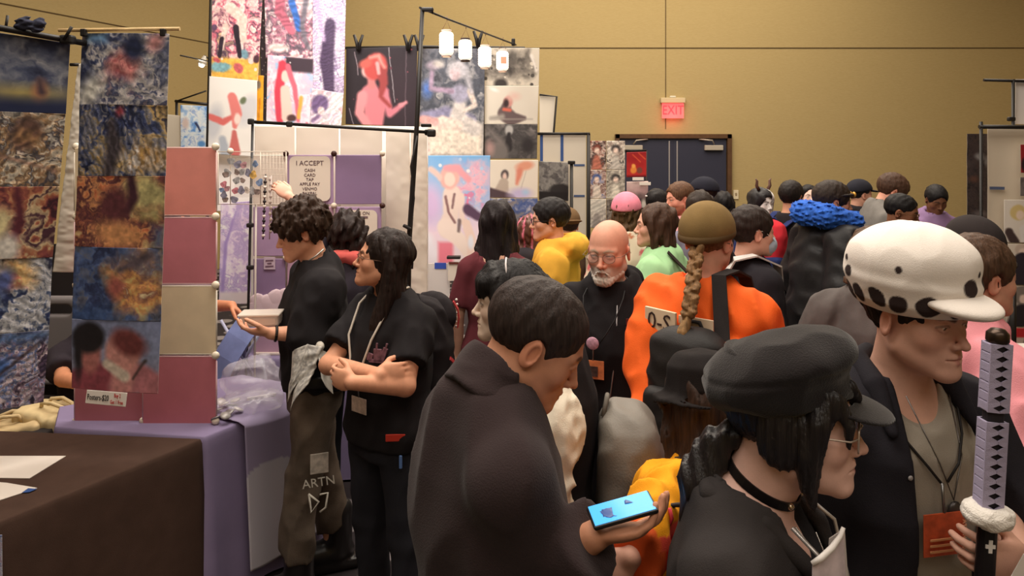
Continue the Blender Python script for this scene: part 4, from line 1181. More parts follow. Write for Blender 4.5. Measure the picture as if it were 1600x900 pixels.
# blue folding chair behind the purple table
t = thing('folding_chair', 'light blue fabric folding chair behind the purple table', 'chair', (-1.45, 4.22, 0))
o_ = t.location
def rel(px, py, Y): return P(px, py, Y) - o_
strap_path('sling', [rel(392, 500, 4.15), rel(372, 528, 4.12), rel(352, 560, 4.10), rel(334, 600, 4.10)], .14, .006, cloth((128, 142, 190)), t, (0, -1, .4))
for a, b in (((376, 500), (384, 560)), ((398, 500), (380, 556)), ((345, 500), (415, 620)), ((415, 505), (345, 625))):
    MB().tube([rel(*a, 4.2), rel(*b, 4.2)], .009, 8).build('frame_tube', mat((176, 176, 200), .4), t)
for sg in (-1, 1): MB().tube([Vector((sg * .16, -.05, .0)), rel(380 + sg * 30, 560, 4.2)], .010, 8).build('leg', mat((120, 120, 140), .4), t)
t = thing('moulded_chair', 'grey moulded chair back with a slot, behind the two print columns', 'chair', (P(92, 0, 4.4).x, 4.4, 0))
S = Sdf(); S.add(rbox((0, -.1, .92), (.23, .03, .20), .03)); S.sub(rbox((.0, -.1, 1.04), (.15, .08, .028), .025), .01); S.add(rbox((0, .1, .62), (.22, .22, .02), .02), .02); S.add(cone((-.2, -.1, .78), (-.2, -.05, .62), .025)); S.add(cone((.2, -.1, .78), (.2, -.05, .62), .025))
sdf_obj('shell', S, (-.3, -.2, .5), (.3, .4, 1.2), .012, mat((110, 104, 104), .6), t)
for sx in (-1, 1):
    for sy in (-.08, .28): MB().tube([(sx * .19, sy, .62), (sx * .21, sy, 0)], .012, 8).build('leg', BLACK_METAL, t)
# ---------------------------------------------------------------- second booth: purple panel wall, stickers, frame
pw = thing('panel_wall', 'white and purple plastic panel wall with payment signs behind the crowd', 'panel wall')
YP = 4.5
def zP(y, Y=YP): return EYE - (y - HZ) * Y / F_PX
def xP(x, Y=YP): return (x - 800) * Y / F_PX
LIL = (168, 140, 172); LIL2 = (186, 150, 172); PALE = (224, 208, 194); DKL = (140, 116, 150)
cells = []
xcols = [(396, 446), (449, 521), (524, 596), (602, 640)]; yrows = [(242, 319), (323, 400), (404, 480), (484, 560)]
cc = [[PALE, LIL, DKL, PALE], [LIL, LIL2, LIL, PALE], [DKL, LIL2, LIL2, PALE], [LIL2, PALE, LIL, PALE]]
for r, (y0, y1) in enumerate(yrows):
    for k, (x0, x1) in enumerate(xcols):
        if k == 3: continue
        MB().box((xP((x0 + x1) / 2), YP, zP((y0 + y1) / 2)), (xP(x1) - xP(x0), .008, zP(y0) - zP(y1)), bev=.003, seg=1).build('panel', mat(cc[r][k], .45, var=.05, vscale=9, spec=.4), pw)
for x_ in (447.5, 522.5, 598):
    for y_ in (240, 321, 402, 482):
        dark = (x_, y_) in ((447.5, 240), (522.5, 240), (598, 321))
        c_ = MB(); c_.lathe([(0, -.012), (.016, -.010), (.018, 0), (.016, .010), (0, .012)], (xP(x_), YP - .012, zP(y_)), Matrix.Rotation(math.pi / 2, 3, 'X'), 16); c_.build('connector', mat((66, 36, 30), .5) if dark else mat((222, 206, 186), .5), pw)
def rounded(x0, x1, z0, z1, r, y, ext):
    pts = []
    for cx, cz, a0 in ((x1 - r, z1 - r, 0), (x0 + r, z1 - r, 90), (x0 + r, z0 + r, 180), (x1 - r, z0 + r, 270)):
        for k in range(7): a = math.radians(a0 + k * 15); pts.append((cx + r * math.cos(a), y, cz + r * math.sin(a)))
    return pts
def sign_card(label, x0, y0, x1, y1, lines, Y=YP - .010, col=(226, 212, 196)):
    t = thing('payment_sign', label, 'sign')
    MB().prism(rounded(xP(x0), xP(x1), zP(y1), zP(y0), .035, Y, 0), (0, -.003, 0)).build('card', mat(col, .6), t)
    for s, y, sz, xm in lines: text(s, sz, mat((88, 66, 76), .6), 'lettering', t, (xP(xm), Y - .0045, zP(y)), (1, 0, 0), (0, 0, 1))
    return t
sign_card('cream card reading I ACCEPT with cash, card, tap and app payments listed', 453, 244, 517, 314, [('I ACCEPT', 255, .040, 485), ('CASH', 266, .026, 485), ('CARD', 273.5, .026, 485), ('TAP', 280.5, .026, 485), ('APPLE PAY', 287.5, .026, 485), ('VENMO', 295, .026, 485), ('PAYPAL', 302, .026, 485)])
sign_card('cream card ending in ME ON, partly behind the wavy dark hair', 530, 328, 590, 396, [('ME ON', 333, .028, 567)])
nt = thing('notice', 'small pale notice card on the darker purple panel', 'sign')
MB().box((xP(422), YP - .010, zP(411)), (.07, .003, .075), bev=.001).build('card', mat((196, 176, 190), .6), nt)
for i, w_ in enumerate((.046, .026, .050)): MB().box((xP(422), YP - .0125, zP(406.5 + i * 4.5)), (w_, .002, .008), Matrix.Rotation(-.06, 3, 'Y')).build('printed_line', mat((110, 84, 100), .6), nt)
MB().box((xP(569), YP - .0145, zP(339)), (.05, .002, .012)).build('printed_line', mat((120, 100, 104), .6), pw)
# cloud cut-out on the purple panel
cl = MB()
for x, y, r in ((404, 470, .05), (418, 474, .06), (433, 466, .06), (446, 462, .05), (462, 468, .06), (480, 472, .055)): cl.ball((xP(x), YP - .016, zP(y)), r, 2, (1, .12, 1))
cl.box((xP(440), YP - .016, zP(488)), (.40, .012, .12)); tag(cl.build('cloud_cutout', mat((222, 198, 204), .7)), 'pale pink cloud cut-out along the lower purple panels', 'decoration')
# white sheets behind the panels
tag(pxsheet('backdrop_sheet', [(392, 194, 4.80), (669, 198, 4.80), (669, 620, 4.80), (392, 620, 4.80)], colour=(250, 244, 240)), 'bright white cloth showing as slits between the off-white sheets', 'backdrop sheet')  # near-white colour stands for the bright light seen through the gaps
t = thing('backdrop_sheet', 'off-white sheets hanging edge to edge behind the payment signs', 'backdrop sheet')
for i, (x0, x1) in enumerate(((398, 460), (463, 529), (532, 597), (603, 640), (642, 667))):
    pxsheet('sheet', [(x0, 196 + i * 2, 4.68), (x1, 197 + i * 2, 4.68), (x1, 600, 4.68), (x0, 600, 4.68)], colour=(228, 214, 198), bulge=.006, parent=t, seed=i)
tag(tablecloth('plain lilac cloth on the table that carries the payment sign panels', [(-1.66, 4.42), (-.60, 4.42), (-.60, 4.95), (-1.66, 4.95)], .72, PURP, .014, 30, 6))
MB().box((xP(520), YP, .728), (xP(640) - xP(396), .05, .016), bev=.004).build('panel_base', mat((206, 190, 180), .5), pw)

# display frame: crossbar, thin post
t = thing('pipe_stand', 'thin black pipe frame across the top of the off-white sheets', 'frame', (xP(388), 4.40, 0)); o_ = t.location
R_ = lambda px, py, Y: P(px, py, Y) - o_
MB().tube([R_(388, 190, 4.42), R_(676, 207, 4.36)], .010, 10).build('crossbar', BLACK_METAL, t)
MB().tube([Vector((0, 0, 0)), R_(388, 480, 4.40), R_(395, 188, 4.40)], .008, 8).build('post', BLACK_METAL, t)
for x, y in ((392, 190), (452, 194), (668, 207)): MB().box(R_(x, y, 4.38), (.035, .03, .035), bev=.008).build('coupling', BLACK_METAL, t)
b_ = MB(); b_.box(R_(666, 196, 4.36), (.06, .04, .02), bev=.005); b_.box(R_(674, 208, 4.36), (.05, .05, .045), bev=.01); b_.build('clamp', BLACK_METAL, t)
for y in (352, 418): MB().box(R_(391, y, 4.38), (.04, .03, .025), bev=.006).build('coupling', BLACK_METAL, t)
# lantern pole
t = thing('lantern_pole', 'tall black pole with an arm carrying four white paper lanterns', 'pole', (P(633, 0, 4.3).x, 4.3, 0)); o_ = t.location
MB().tube([Vector((0, 0, 0)), R_(639, 380, 4.3), R_(651, 200, 4.3), R_(660, 14, 4.3)], [.017, .016, .014, .012], 10).build('post', BLACK_METAL, t)
MB().tube([R_(656, 12, 4.3), R_(700, 30, 4.7), R_(806, 70, 6.0)], .007, 8).build('arm', BLACK_METAL, t)
b_ = MB(); b_.box(R_(668, 15, 4.3), (.07, .035, .025), bev=.008); b_.tube([R_(674, 14, 4.3), R_(677, 22, 4.3)], .006, 6); b_.build('clamp', BLACK_METAL, t)
b_ = MB(); b_.box(R_(802, 66, 5.95), (.03, .03, .06), bev=.008); b_.build('clamp', BLACK_METAL, t)
c_ = MB(); c_.tube([R_(652, 212, 4.28), R_(642, 260, 4.27), R_(647, 310, 4.27), R_(640, 370, 4.28), R_(646, 390, 4.27), R_(644, 420, 4.27)], .006, 6); c_.build('cable', mat((30, 24, 22), .6), t)
for y in (370, 355): MB().box(R_(636, y, 4.27), (.05, .03, .018), Matrix.Rotation(.5, 3, 'Y'), bev=.005).build('clip', BLACK_METAL, t)
# lanterns
def lantern(label, px, py, Y, w, h, topy, capd=False, art=None):
    c = P(px, py, Y); t = thing('paper_lantern', label, 'lantern', c, 0, 'white paper lanterns on the pole arm')
    pr = [(w * .62, -h), (w * .9, -h * .9)] + [(w * (1 + .03 * math.cos(k * math.pi)), -h * .9 + 1.8 * h * k / 16) for k in range(1, 16)] + [(w * .9, h * .9), (w * .62, h)]
    MB().lathe(pr, (0, 0, 0), None, 24).build('paper_shade', mat((255, 240, 220), .8, emit=1.1), t)
    for s in (-1, 1): MB().lathe([(w * .60, s * h), (w * .70, s * (h + .004)), (w * .70, s * (h + .012)), (w * .55, s * (h + .012))], (0, 0, 0), None, 24).build('rim', mat((60, 46, 44) if capd else (226, 206, 196), .6), t)
    k = P(px + 1, topy, Y) - c
    hg = MB(); hg.tube([Vector((-w * .6, 0, h + .01)), k, Vector((w * .6, 0, h + .01))], .0018, 6); hg.tube([k, k + Vector((0, 0, .03))], .003, 6); hg.build('hanger', mat((120, 90, 70), .5), t)
    if art: m_ = MB(); m_.box((w * .2, -w * .93, 0), (w * .9, w * .2, h * .7), bev=.002); m_.build('mark', mat(art, .7), t)
lantern('white paper lantern nearest the pole, largest of the four', 697.5, 68, 4.72, .046, .074, 32)
lantern('white paper lantern with dark rims, second from the pole', 727, 78, 5.05, .046, .068, 45, True)
lantern('white paper lantern third from the pole, above the dark leaf print', 757.5, 89, 5.4, .049, .074, 56)
lantern('white paper lantern with an orange mark, farthest from the pole', 785, 95, 5.75, .048, .074, 64, False, (236, 170, 140))

# sticker rack between the pink panels and the panel wall
t = thing('sticker_rack', 'clear sticker rack with a fine wire grid beside the pink panels', 'rack', P(385, 0, 4.15) * 1.0); t.location.z = 0; o_ = t.location
WIRE = mat((206, 192, 176), .4)
for x in (341, 360, 407, 447): MB().tube([R_(x, 237, 4.15), R_(x, 320, 4.15)], .0025, 6).build('rail', WIRE, t)
for y in (237, 319): MB().tube([R_(341, y, 4.15), R_(447, y, 4.15)], .0025, 6).build('rail', WIRE, t)
g_ = MB()
for x in range(412, 446, 5): g_.tube([R_(x, 238, 4.15), R_(x, 318, 4.15)], .0012, 4)
for y in range(246, 318, 9): g_.tube([R_(408, y, 4.15), R_(446, y, 4.15)], .0010, 4)
g_.build('wire_grid', WIRE, t)
for x in (360,): MB().ball(R_(x, 236, 4.14), .018, 2).build('connector', JT, t)
MB().tube([R_(400, 319, 4.16), R_(398, 560, 4.16), Vector((R_(398, 0, 4.16).x, .01, 0))], .006, 8).build('post', mat((180, 168, 160), .4), t)
pxs = MB(); pxs.box(R_(386, 278, 4.155), (.14, .002, .22)); pxs.build('clear_sheet', mat((226, 216, 206), .15, alpha=.12), t)
rg = random.Random(11); SC_ = [(120, 120, 136), (170, 130, 136), (150, 150, 150), (196, 160, 90), (110, 130, 160), (186, 120, 130), (130, 116, 110), (200, 190, 180)]
spots = [(372, 257, 0), (381, 258, 1), (399, 256, 4), (370, 269, 6), (378, 269, 2), (388, 270, 0), (396, 273, 3), (370, 282, 2), (379, 282, 6), (406, 285, 4), (368, 298, 5), (377, 297, 0), (386, 297, 7), (395, 298, 2), (402, 300, 6), (350, 288, 5), (347, 297, 4), (355, 295, 1), (353, 273, 6), (350, 304, 0), (355, 270, 2), (352, 312, 6), (366, 312, 0), (361, 252, 2)]
for i, (x, y, k) in enumerate(spots):
    q = P(x, y, 4.142 - .0006 * (i % 4)); n = rg.choice((5, 6, 7, 8)); r0 = rg.uniform(.014, .022); ph = rg.uniform(0, 6)
    pts = [(q.x + r0 * (1 + .22 * math.sin(3 * a + ph)) * math.cos(a), q.y, q.z + r0 * 1.1 * (1 + .2 * math.cos(2 * a + ph)) * math.sin(a)) for a in [2 * math.pi * j / 20 for j in range(20)]]
    s_ = MB(); s_.prism(pts, (0, -.003, 0)); tag(s_.build('sticker', mat(SC_[k], .4, var=.5, vscale=60)), 'small die-cut sticker among the muted ones on the clear rack', 'sticker', 'die-cut stickers on the clear rack')
t = thing('keychain_strip', 'hanging strand of black and white beads on the sticker rack', 'keychain')
for i in range(13):
    MB().ball(P(414.5 - i * .25, 277 + i * 7.6, 4.11), .011, 1, (1, .7, 1)).build('bead', mat((40, 32, 34) if i % 2 else (226, 216, 206), .4), t)
MB().tube([P(415, 272, 4.11), P(411, 374, 4.11)], .004, 6).build('cord', mat((60, 50, 50), .6), t)
t = thing('keychain_strip', 'hanging strand of clear charms held by the reaching hand', 'keychain')
for i in range(10): MB().ball(P(422 + (i % 2), 280 + i * 9, 4.10), .010, 1, (1, .5, 1.3)).build('charm', mat((206, 190, 180), .3, alpha=.8), t)
MB().tube([P(424, 274, 4.10), P(421, 374, 4.10)], .003, 6).build('cord', mat((190, 176, 170), .6), t)
# bright lilac print behind the rack
poster('pale lilac and white print hanging low behind the sticker rack', [(345, 318, 5.1), (392, 314, 5.1), (392, 475, 5.1), (342, 475, 5.1)], [('swirl', 3, [(250, 240, 250), (230, 206, 240), (190, 166, 220), (250, 246, 250)], .7), ('s', [(.1, .9), (.2, .4), (.5, .1)], [.05, .06, .02], (176, 150, 216), .03), ('r', 0, .88, 1, 1, (235, 220, 225), .05)], 60)
# ---------------------------------------------------------------- tall banners behind the second booth
SKN = (248, 214, 200); PNK = (246, 130, 150)
g1 = 'character prints behind the purple booth'
poster('tall busy pink print with striding legs, leftmost behind the purple booth', [(332, -60, 5.9), (413, -60, 5.9), (403, 127, 5.9), (330, 122, 5.9)],
       [('swirl', 7, [(120, 70, 96), (226, 170, 170), (250, 224, 216), (236, 120, 140), (90, 70, 90), (240, 190, 150)], .8), ('r', 0, .82, 1, 1, (250, 190, 80), .03), ('e', .2, .90, .22, .10, 0, (130, 180, 190), .02), ('e', .68, .78, .1, .08, 30, (120, 160, 176), .02), ('dots', 14, .05, [(236, 96, 120), (250, 220, 210), (110, 80, 110)]),
        ('s', [(.38, .40), (.62, .48), (.66, .66)], [.10, .10, .07], SKN), ('s', [(.28, .55), (.22, .74)], [.06, .045], SKN), ('s', [(.50, .56), (.60, .80)], [.065, .045], (50, 40, 50)), ('s', [(.22, .66), (.18, .80)], [.045, .04], (56, 44, 56)), ('e', .58, .9, .11, .09, 20, (216, 100, 104), .015), ('e', .12, .84, .08, .05, 0, (206, 90, 100), .015), ('e', .95, .82, .07, .08, 0, (80, 50, 60), .015), ('grain', .3)], 61)
poster('white print of a winged red-haired figure below the busy pink print', [(327, 119, 5.85), (402, 126, 5.85), (400, 245, 5.85), (325, 240, 5.85)],
       [('flat', (246, 240, 232)), ('e', .12, .6, .16, .38, 10, (206, 206, 210), .06), ('e', .82, .4, .20, .34, 20, (216, 214, 216), .06), ('s', [(.02, .52), (.3, .58), (.5, .5)], [.06, .07, .05], (226, 110, 104), .02), ('s', [(.5, .25), (.58, .45), (.56, .62)], [.10, .12, .05], (236, 130, 124), .02), ('e', .60, .52, .07, .11, 0, (252, 226, 214), .02), ('e', .72, .28, .06, .08, 30, (110, 120, 90), .02), ('s', [(.55, .7), (.56, .95)], [.05, .12], (210, 110, 104), .02), ('s', [(.30, .8), (.36, 1)], [.08, .10], (180, 186, 196), .03), ('e', .96, .62, .06, .12, 0, (150, 160, 180), .03)], 62)
poster('narrow orange strip print beside the winged figure', [(399, 118, 5.95), (412, 118, 5.95), (411, 190, 5.95), (398, 190, 5.95)], [('bg', [(236, 160, 30), (250, 176, 40)]), ('e', .3, .2, .4, .6, 0, (120, 110, 100), .1), ('s', [(.6, .5), (.5, 1)], [.1, .08], (216, 130, 30), .05)], 63)
tag(pxsheet('backdrop_sheet', [(326, 238, 5.95), (402, 238, 5.95), (400, 330, 5.95), (326, 330, 5.95)], colour=(248, 240, 236)), 'white cloth under the winged red-haired print, behind the stickers', 'backdrop sheet')
t = thing('mesh_strip', 'narrow black netting strip hanging between the tall prints', 'netting')
pxsheet('netting', [(404, 0, 5.97), (419, 0, 5.97), (416, 190, 5.97), (409, 190, 5.97)], layers=[('flat', (48, 38, 42)), ('dots', 60, .09, [(120, 100, 104), (30, 24, 28), (150, 130, 130)])], seed=64, parent=t)
poster('pink and white print with a blue ribbon, upper left of the wide banner', [(412, -70, 5.9), (492, -70, 5.9), (490, 92, 5.9), (415, 90, 5.9)], [('swirl', 6, [(230, 180, 186), (250, 236, 232), (190, 120, 140), (110, 96, 110), (240, 206, 206)], .8), ('s', [(.35, .2), (.3, .55), (.55, .75)], [.09, .10, .07], (190, 100, 120), .02), ('s', [(.55, .45), (.7, .72)], [.07, .06], (60, 110, 196), .02), ('s', [(.85, .4), (.75, .7), (.9, .9)], [.06, .05, .04], (120, 112, 124), .03), ('e', .25, .9, .2, .08, 0, (250, 226, 220), .03), ('hatch', 80, 50, .12)], 65)
poster('tall lilac feathered print, upper right of the wide banner', [(489, -70, 5.88), (542, -70, 5.88), (537, 148, 5.88), (488, 142, 5.88)], [('swirl', 5, [(226, 210, 236), (190, 166, 206), (246, 236, 246), (150, 126, 170)], .9), ('s', [(.55, .5), (.45, .78), (.55, .98)], [.16, .22, .16], (84, 66, 96), .04), ('s', [(.1, .3), (.35, .62)], [.10, .05], (206, 176, 220), .05), ('hatch', 70, 70, .12)], 66)
poster('print of a pink-haired figure on blue and pink, middle of the wide banner', [(418, 86, 5.87), (490, 92, 5.87), (488, 195, 5.87), (416, 190, 5.87)], [('swirl', 5, [(150, 206, 246), (250, 200, 220), (246, 240, 250), (250, 170, 190)], .7), ('r', .4, 0, 1, .22, (70, 56, 66), .03), ('dots', 10, .03, [(250, 240, 240), (240, 130, 150)]), ('s', [(.33, .12), (.27, .55), (.3, .95)], [.09, .10, .08], (230, 70, 90), .02), ('s', [(.40, .5), (.45, .9)], [.10, .12], SKN, .02), ('e', .40, .30, .09, .13, 0, (250, 220, 206), .02), ('s', [(.45, .14), (.62, .5), (.7, .95)], [.06, .05, .04], (240, 110, 130), .02), ('s', [(.75, .6), (.7, .9)], [.04, .04], (240, 180, 80), .02), ('e', .55, .92, .1, .08, 0, (90, 60, 60), .02)], 67)
poster('pale violet print of a horned head, lower right of the wide banner', [(487, 138, 5.86), (537, 146, 5.86), (533, 197, 5.86), (484, 194, 5.86)], [('swirl', 4, [(246, 236, 240), (226, 200, 220), (250, 246, 246), (236, 180, 190)], .7), ('e', .28, .42, .26, .32, 20, (120, 96, 140), .04), ('s', [(.1, .9), (.35, .7)], [.06, .05], (150, 120, 160), .03), ('e', .34, .60, .12, .14, 0, (246, 220, 220), .03), ('hatch', 40, 40, .1)], 68)
poster('dark print of a red-haired figure seen from behind its shoulder', [(541, 76, 6.0), (652, 73, 6.0), (650, 198, 6.0), (540, 194, 6.0)],
       [('flat', (44, 36, 42)), ('e', .75, .6, .3, .5, 0, (58, 44, 52), .2), ('s', [(.12, .05), (.17, .35)], [.004, .004], (190, 170, 180), .006), ('s', [(.60, .0), (.70, .70)], [.004, .004], (200, 190, 196), .006), ('s', [(.85, 0), (.85, 1)], [.004, .004], (120, 100, 110), .008), ('s', [(.05, .8), (.12, 1)], [.004, .004], (190, 170, 180), .006), ('dots', 12, .014, [(190, 90, 110), (110, 60, 76)]),
        ('s', [(.36, .60), (.42, .75), (.40, 1.02)], [.14, .15, .12], (226, 130, 140), .02), ('s', [(.24, .62), (.20, .85), (.32, 1.0)], [.075, .065, .05], (240, 150, 155), .02), ('s', [(.55, .55), (.62, .85), (.80, .74)], [.06, .05, .03], (226, 130, 145), .02), ('s', [(.78, .74), (.86, .70)], [.03, .02], (240, 150, 160), .015), ('s', [(.36, .30), (.37, .48)], [.06, .06], (216, 130, 130), .02),
        ('e', .30, .29, .085, .10, 0, (246, 190, 186), .02), ('e', .42, .24, .17, .19, 10, (206, 80, 76), .02), ('s', [(.50, .25), (.54, .45), (.50, .62), (.62, .75)], [.08, .06, .03, .025], (170, 70, 70), .02), ('e', .27, .20, .10, .06, -20, (216, 100, 90), .02), ('s', [(.34, .12), (.46, .10), (.55, .25)], [.02, .025, .02], (250, 150, 140), .02), ('s', [(.45, .2), (.47, .33)], [.03, .025], (250, 170, 170), .015)], 69, g1)
poster('grey-blue print of a pale-haired figure reclining, behind the lantern arm', [(654, 76, 6.1), (758, 76, 6.1), (755, 244, 6.1), (656, 244, 6.1)],
       [('swirl', 8, [(50, 50, 60), (120, 120, 130), (80, 84, 96), (190, 186, 186)], .8), ('e', .12, .38, .06, .10, 0, (90, 130, 216), .05), ('r', 0, .70, 1, 1, (244, 228, 210), .06), ('s', [(.05, .62), (.4, .60), (.8, .66)], [.05, .10, .08], (150, 146, 180), .03), ('s', [(.62, .52), (.60, .66), (.85, .74)], [.10, .13, .12], (226, 216, 210), .03), ('s', [(.05, .78), (.35, .68), (.6, .72)], [.10, .10, .08], (250, 226, 212), .02), ('s', [(.04, .66), (.25, .68)], [.06, .06], (240, 180, 176), .02), ('s', [(.12, .96), (.05, .80)], [.05, .06], (246, 214, 204), .02),
        ('e', .62, .42, .14, .13, 0, (170, 166, 190), .03), ('s', [(.20, .22), (.18, .38), (.5, .40)], [.03, .035, .04], (176, 150, 176), .02), ('s', [(.78, .4), (.86, .52), (.7, .58)], [.045, .04, .03], (246, 226, 214), .02), ('e', .58, .20, .16, .14, 0, (206, 200, 206), .03), ('e', .55, .24, .075, .10, 0, (216, 190, 196), .02), ('s', [(.7, .2), (.8, .4)], [.05, .03], (196, 192, 200), .03), ('e', .22, .16, .10, .07, 0, (176, 160, 176), .03), ('e', .3, .14, .08, .06, 0, (216, 206, 200), .03), ('grain', .3)], 70, g1)
GR = [(46, 42, 44), (96, 92, 94), (160, 156, 152), (206, 200, 192)]
poster('dark leafy print at the top of the narrow print column under the lanterns', [(757, 75, 6.15), (843, 75, 6.15), (842, 134, 6.15), (757, 134, 6.15)], [('flat', (222, 210, 192)), ('swirl', 7, [(50, 46, 44), (120, 112, 104), (70, 64, 60)], .9, (.45, .4, .42, .45)), ('dots', 18, .03, [(226, 214, 196), (80, 74, 70)]), ('e', .3, .95, .12, .10, 0, (60, 54, 52), .03), ('s', [(.85, .2), (.95, .6)], [.03, .02], (240, 230, 220), .02)], 71)
poster('white print with a hunched figure in a scarf, second in the narrow column', [(757, 134, 6.14), (842, 134, 6.14), (840, 194, 6.14), (757, 194, 6.14)], [('flat', (232, 222, 206)), ('e', .18, .10, .08, .03, 20, (250, 246, 240), .02), ('s', [(.42, .45), (.38, .72), (.5, .85), (.75, .84)], [.07, .14, .13, .04], (110, 92, 92), .02), ('e', .44, .42, .09, .11, 0, (216, 150, 140), .02), ('e', .40, .46, .05, .08, 0, (60, 44, 46), .02), ('s', [(.36, .62), (.48, .64)], [.03, .03], (226, 110, 90), .015), ('e', .55, .28, .10, .07, 0, (236, 200, 186), .05), ('s', [(.12, .84), (.34, .80)], [.03, .04], (170, 160, 150), .03), ('r', .1, .86, .9, .88, (176, 166, 156), .02)], 72)
poster('dark metallic print with a round lamp head, third in the narrow column', [(757, 194, 6.13), (840, 194, 6.13), (839, 248, 6.13), (757, 248, 6.13)], [('swirl', 5, [(56, 52, 52), (96, 92, 90), (70, 66, 66), (140, 132, 128)], .8), ('e', .46, .18, .08, .10, 0, (190, 186, 182), .02), ('s', [(.46, .3), (.44, .7)], [.04, .08], (46, 42, 44), .02), ('e', .28, .8, .18, .2, 0, (120, 112, 108), .04), ('e', .82, .62, .12, .14, 0, (50, 46, 48), .04), ('s', [(.05, .1), (.3, .5)], [.02, .06], (130, 120, 116), .06), ('e', .1, .7, .08, .14, 0, (176, 140, 134), .05)], 73)
poster('white print of a seated boy below an orange jellyfish, fourth in the narrow column', [(765, 250, 6.12), (841, 250, 6.12), (840, 309, 6.12), (763, 309, 6.12)], [('flat', (240, 226, 208)), ('e', .72, .16, .18, .09, -8, (236, 160, 130), .03), ('s', [(.62, .3), (.58, .62)], [.07, .03], (232, 140, 116), .03), ('s', [(.75, .3), (.66, .75)], [.008, .008], (206, 190, 176), .01), ('e', .32, .40, .08, .10, 0, (60, 50, 54), .02), ('e', .32, .44, .05, .08, 0, (240, 206, 190), .02), ('s', [(.30, .62), (.28, .78)], [.10, .14], (196, 176, 160), .02), ('s', [(.0, .86), (.5, .98)], [.10, .06], (86, 66, 72), .02), ('e', .65, .9, .22, .12, 0, (206, 190, 226), .06), ('e', .75, .85, .06, .05, 0, (176, 206, 236), .04)], 74)
poster('blue and grey floral print, lowest of the narrow column behind the dark wavy hair', [(763, 310, 6.11), (840, 310, 6.11), (840, 372, 6.11), (763, 372, 6.11)], [('swirl', 9, [(60, 56, 60), (206, 196, 196), (70, 90, 150), (150, 140, 140), (120, 110, 116)], .8)], 75)
poster('tall bright print of a pink-haired figure on blue, behind the crowd by the card stand', [(667, 243, 5.6), (766, 243, 5.6), (765, 412, 5.6), (667, 412, 5.6)],
       [('bg', [(130, 190, 246), (180, 206, 246), (246, 220, 236), (250, 236, 236)]), ('swirl', 6, [(240, 150, 190), (250, 200, 216), (170, 196, 240), (246, 130, 170)], .9, (.74, .30, .34, .28)), ('dots', 10, .03, [(250, 246, 250), (190, 216, 250)]), ('e', .06, .46, .16, .3, 0, (226, 196, 240), .08), ('s', [(.0, .78), (.1, .95)], [.1, .12], (246, 240, 250), .05), ('r', .18, .80, .42, 1, (246, 130, 150), .03),
        ('s', [(.40, .36), (.38, .55), (.32, .68)], [.15, .13, .14], (250, 226, 214), .02), ('s', [(.30, .66), (.55, .80), (.72, .95)], [.14, .11, .08], (254, 232, 220), .02), ('s', [(.55, .38), (.56, .6)], [.05, .05], (252, 226, 214), .015), ('s', [(.62, .62), (.72, .8), (.70, .95)], [.07, .08, .06], (250, 220, 206), .015), ('s', [(.30, .38), (.34, .52), (.44, .62)], [.022, .02, .02], (150, 110, 110), .012), ('s', [(.44, .36), (.40, .48)], [.018, .016], (140, 104, 106), .012), ('s', [(.66, .50), (.82, .56)], [.08, .07], (96, 70, 96), .02), ('s', [(.52, .6), (.5, .7)], [.03, .02], (130, 110, 110), .015), ('e', .70, .80, .05, .1, 0, (240, 240, 250), .02),
        ('e', .36, .20, .16, .19, 10, (250, 190, 180), .02), ('e', .36, .22, .09, .11, 0, (254, 226, 212), .015), ('s', [(.30, .12), (.5, .12), (.66, .22)], [.05, .06, .05], (250, 170, 180), .02), ('s', [(.06, .12), (.20, .20)], [.04, .04], (250, 210, 200), .02)], 76)
# bulldog clips on the upper edge of the banners
for i, (x, y, l_) in enumerate(((560, 66, 'black spring clip above the left edge of the dark print'), (638, 66, 'black spring clip above the right edge of the dark print'), (655, 66, 'black spring clip beside the lantern pole at the print edge'), (747, 60, 'black spring clip behind the third paper lantern'))):
    t = thing('spring_clip', l_, 'clip'); q = P(x, y, 5.97)
    for s in (-1, 1): MB().tube([q + Vector((s * .035, 0, .06)), q + Vector((s * .012, 0, -.01)), q + Vector((s * .006, 0, -.07))], [.011, .014, .010], 8).build('jaw', BLACK_METAL, t)
t = thing('banner_crossbar', 'long black crossbar holding the figure prints under the lanterns', 'pole')
MB().tube([P(540, 75, 6.04), P(660, 73, 6.1), P(820, 75, 6.2)], .012, 8).build('tube', BLACK_METAL, t)
MB().tube([P(757, 105, 6.2), P(757, 300, 6.2), P(757, 590, 6.2)], .017, 8).build('post', BLACK_METAL, t)
q = P(757, 0, 6.2); MB().tube([(q.x, q.y, 0), (q.x, q.y, .5)], .018, 8).build('post_foot', BLACK_METAL, t)
t = thing('banner_crossbar', 'black pole frame edge left of the tall prints', 'pole')
MB().tube([P(331, -60, 6.0), P(327, 120, 6.0), P(324, 240, 6.0), Vector((P(324, 0, 6.0).x, 6.0, 0))], .014, 8).build('post', BLACK_METAL, t)
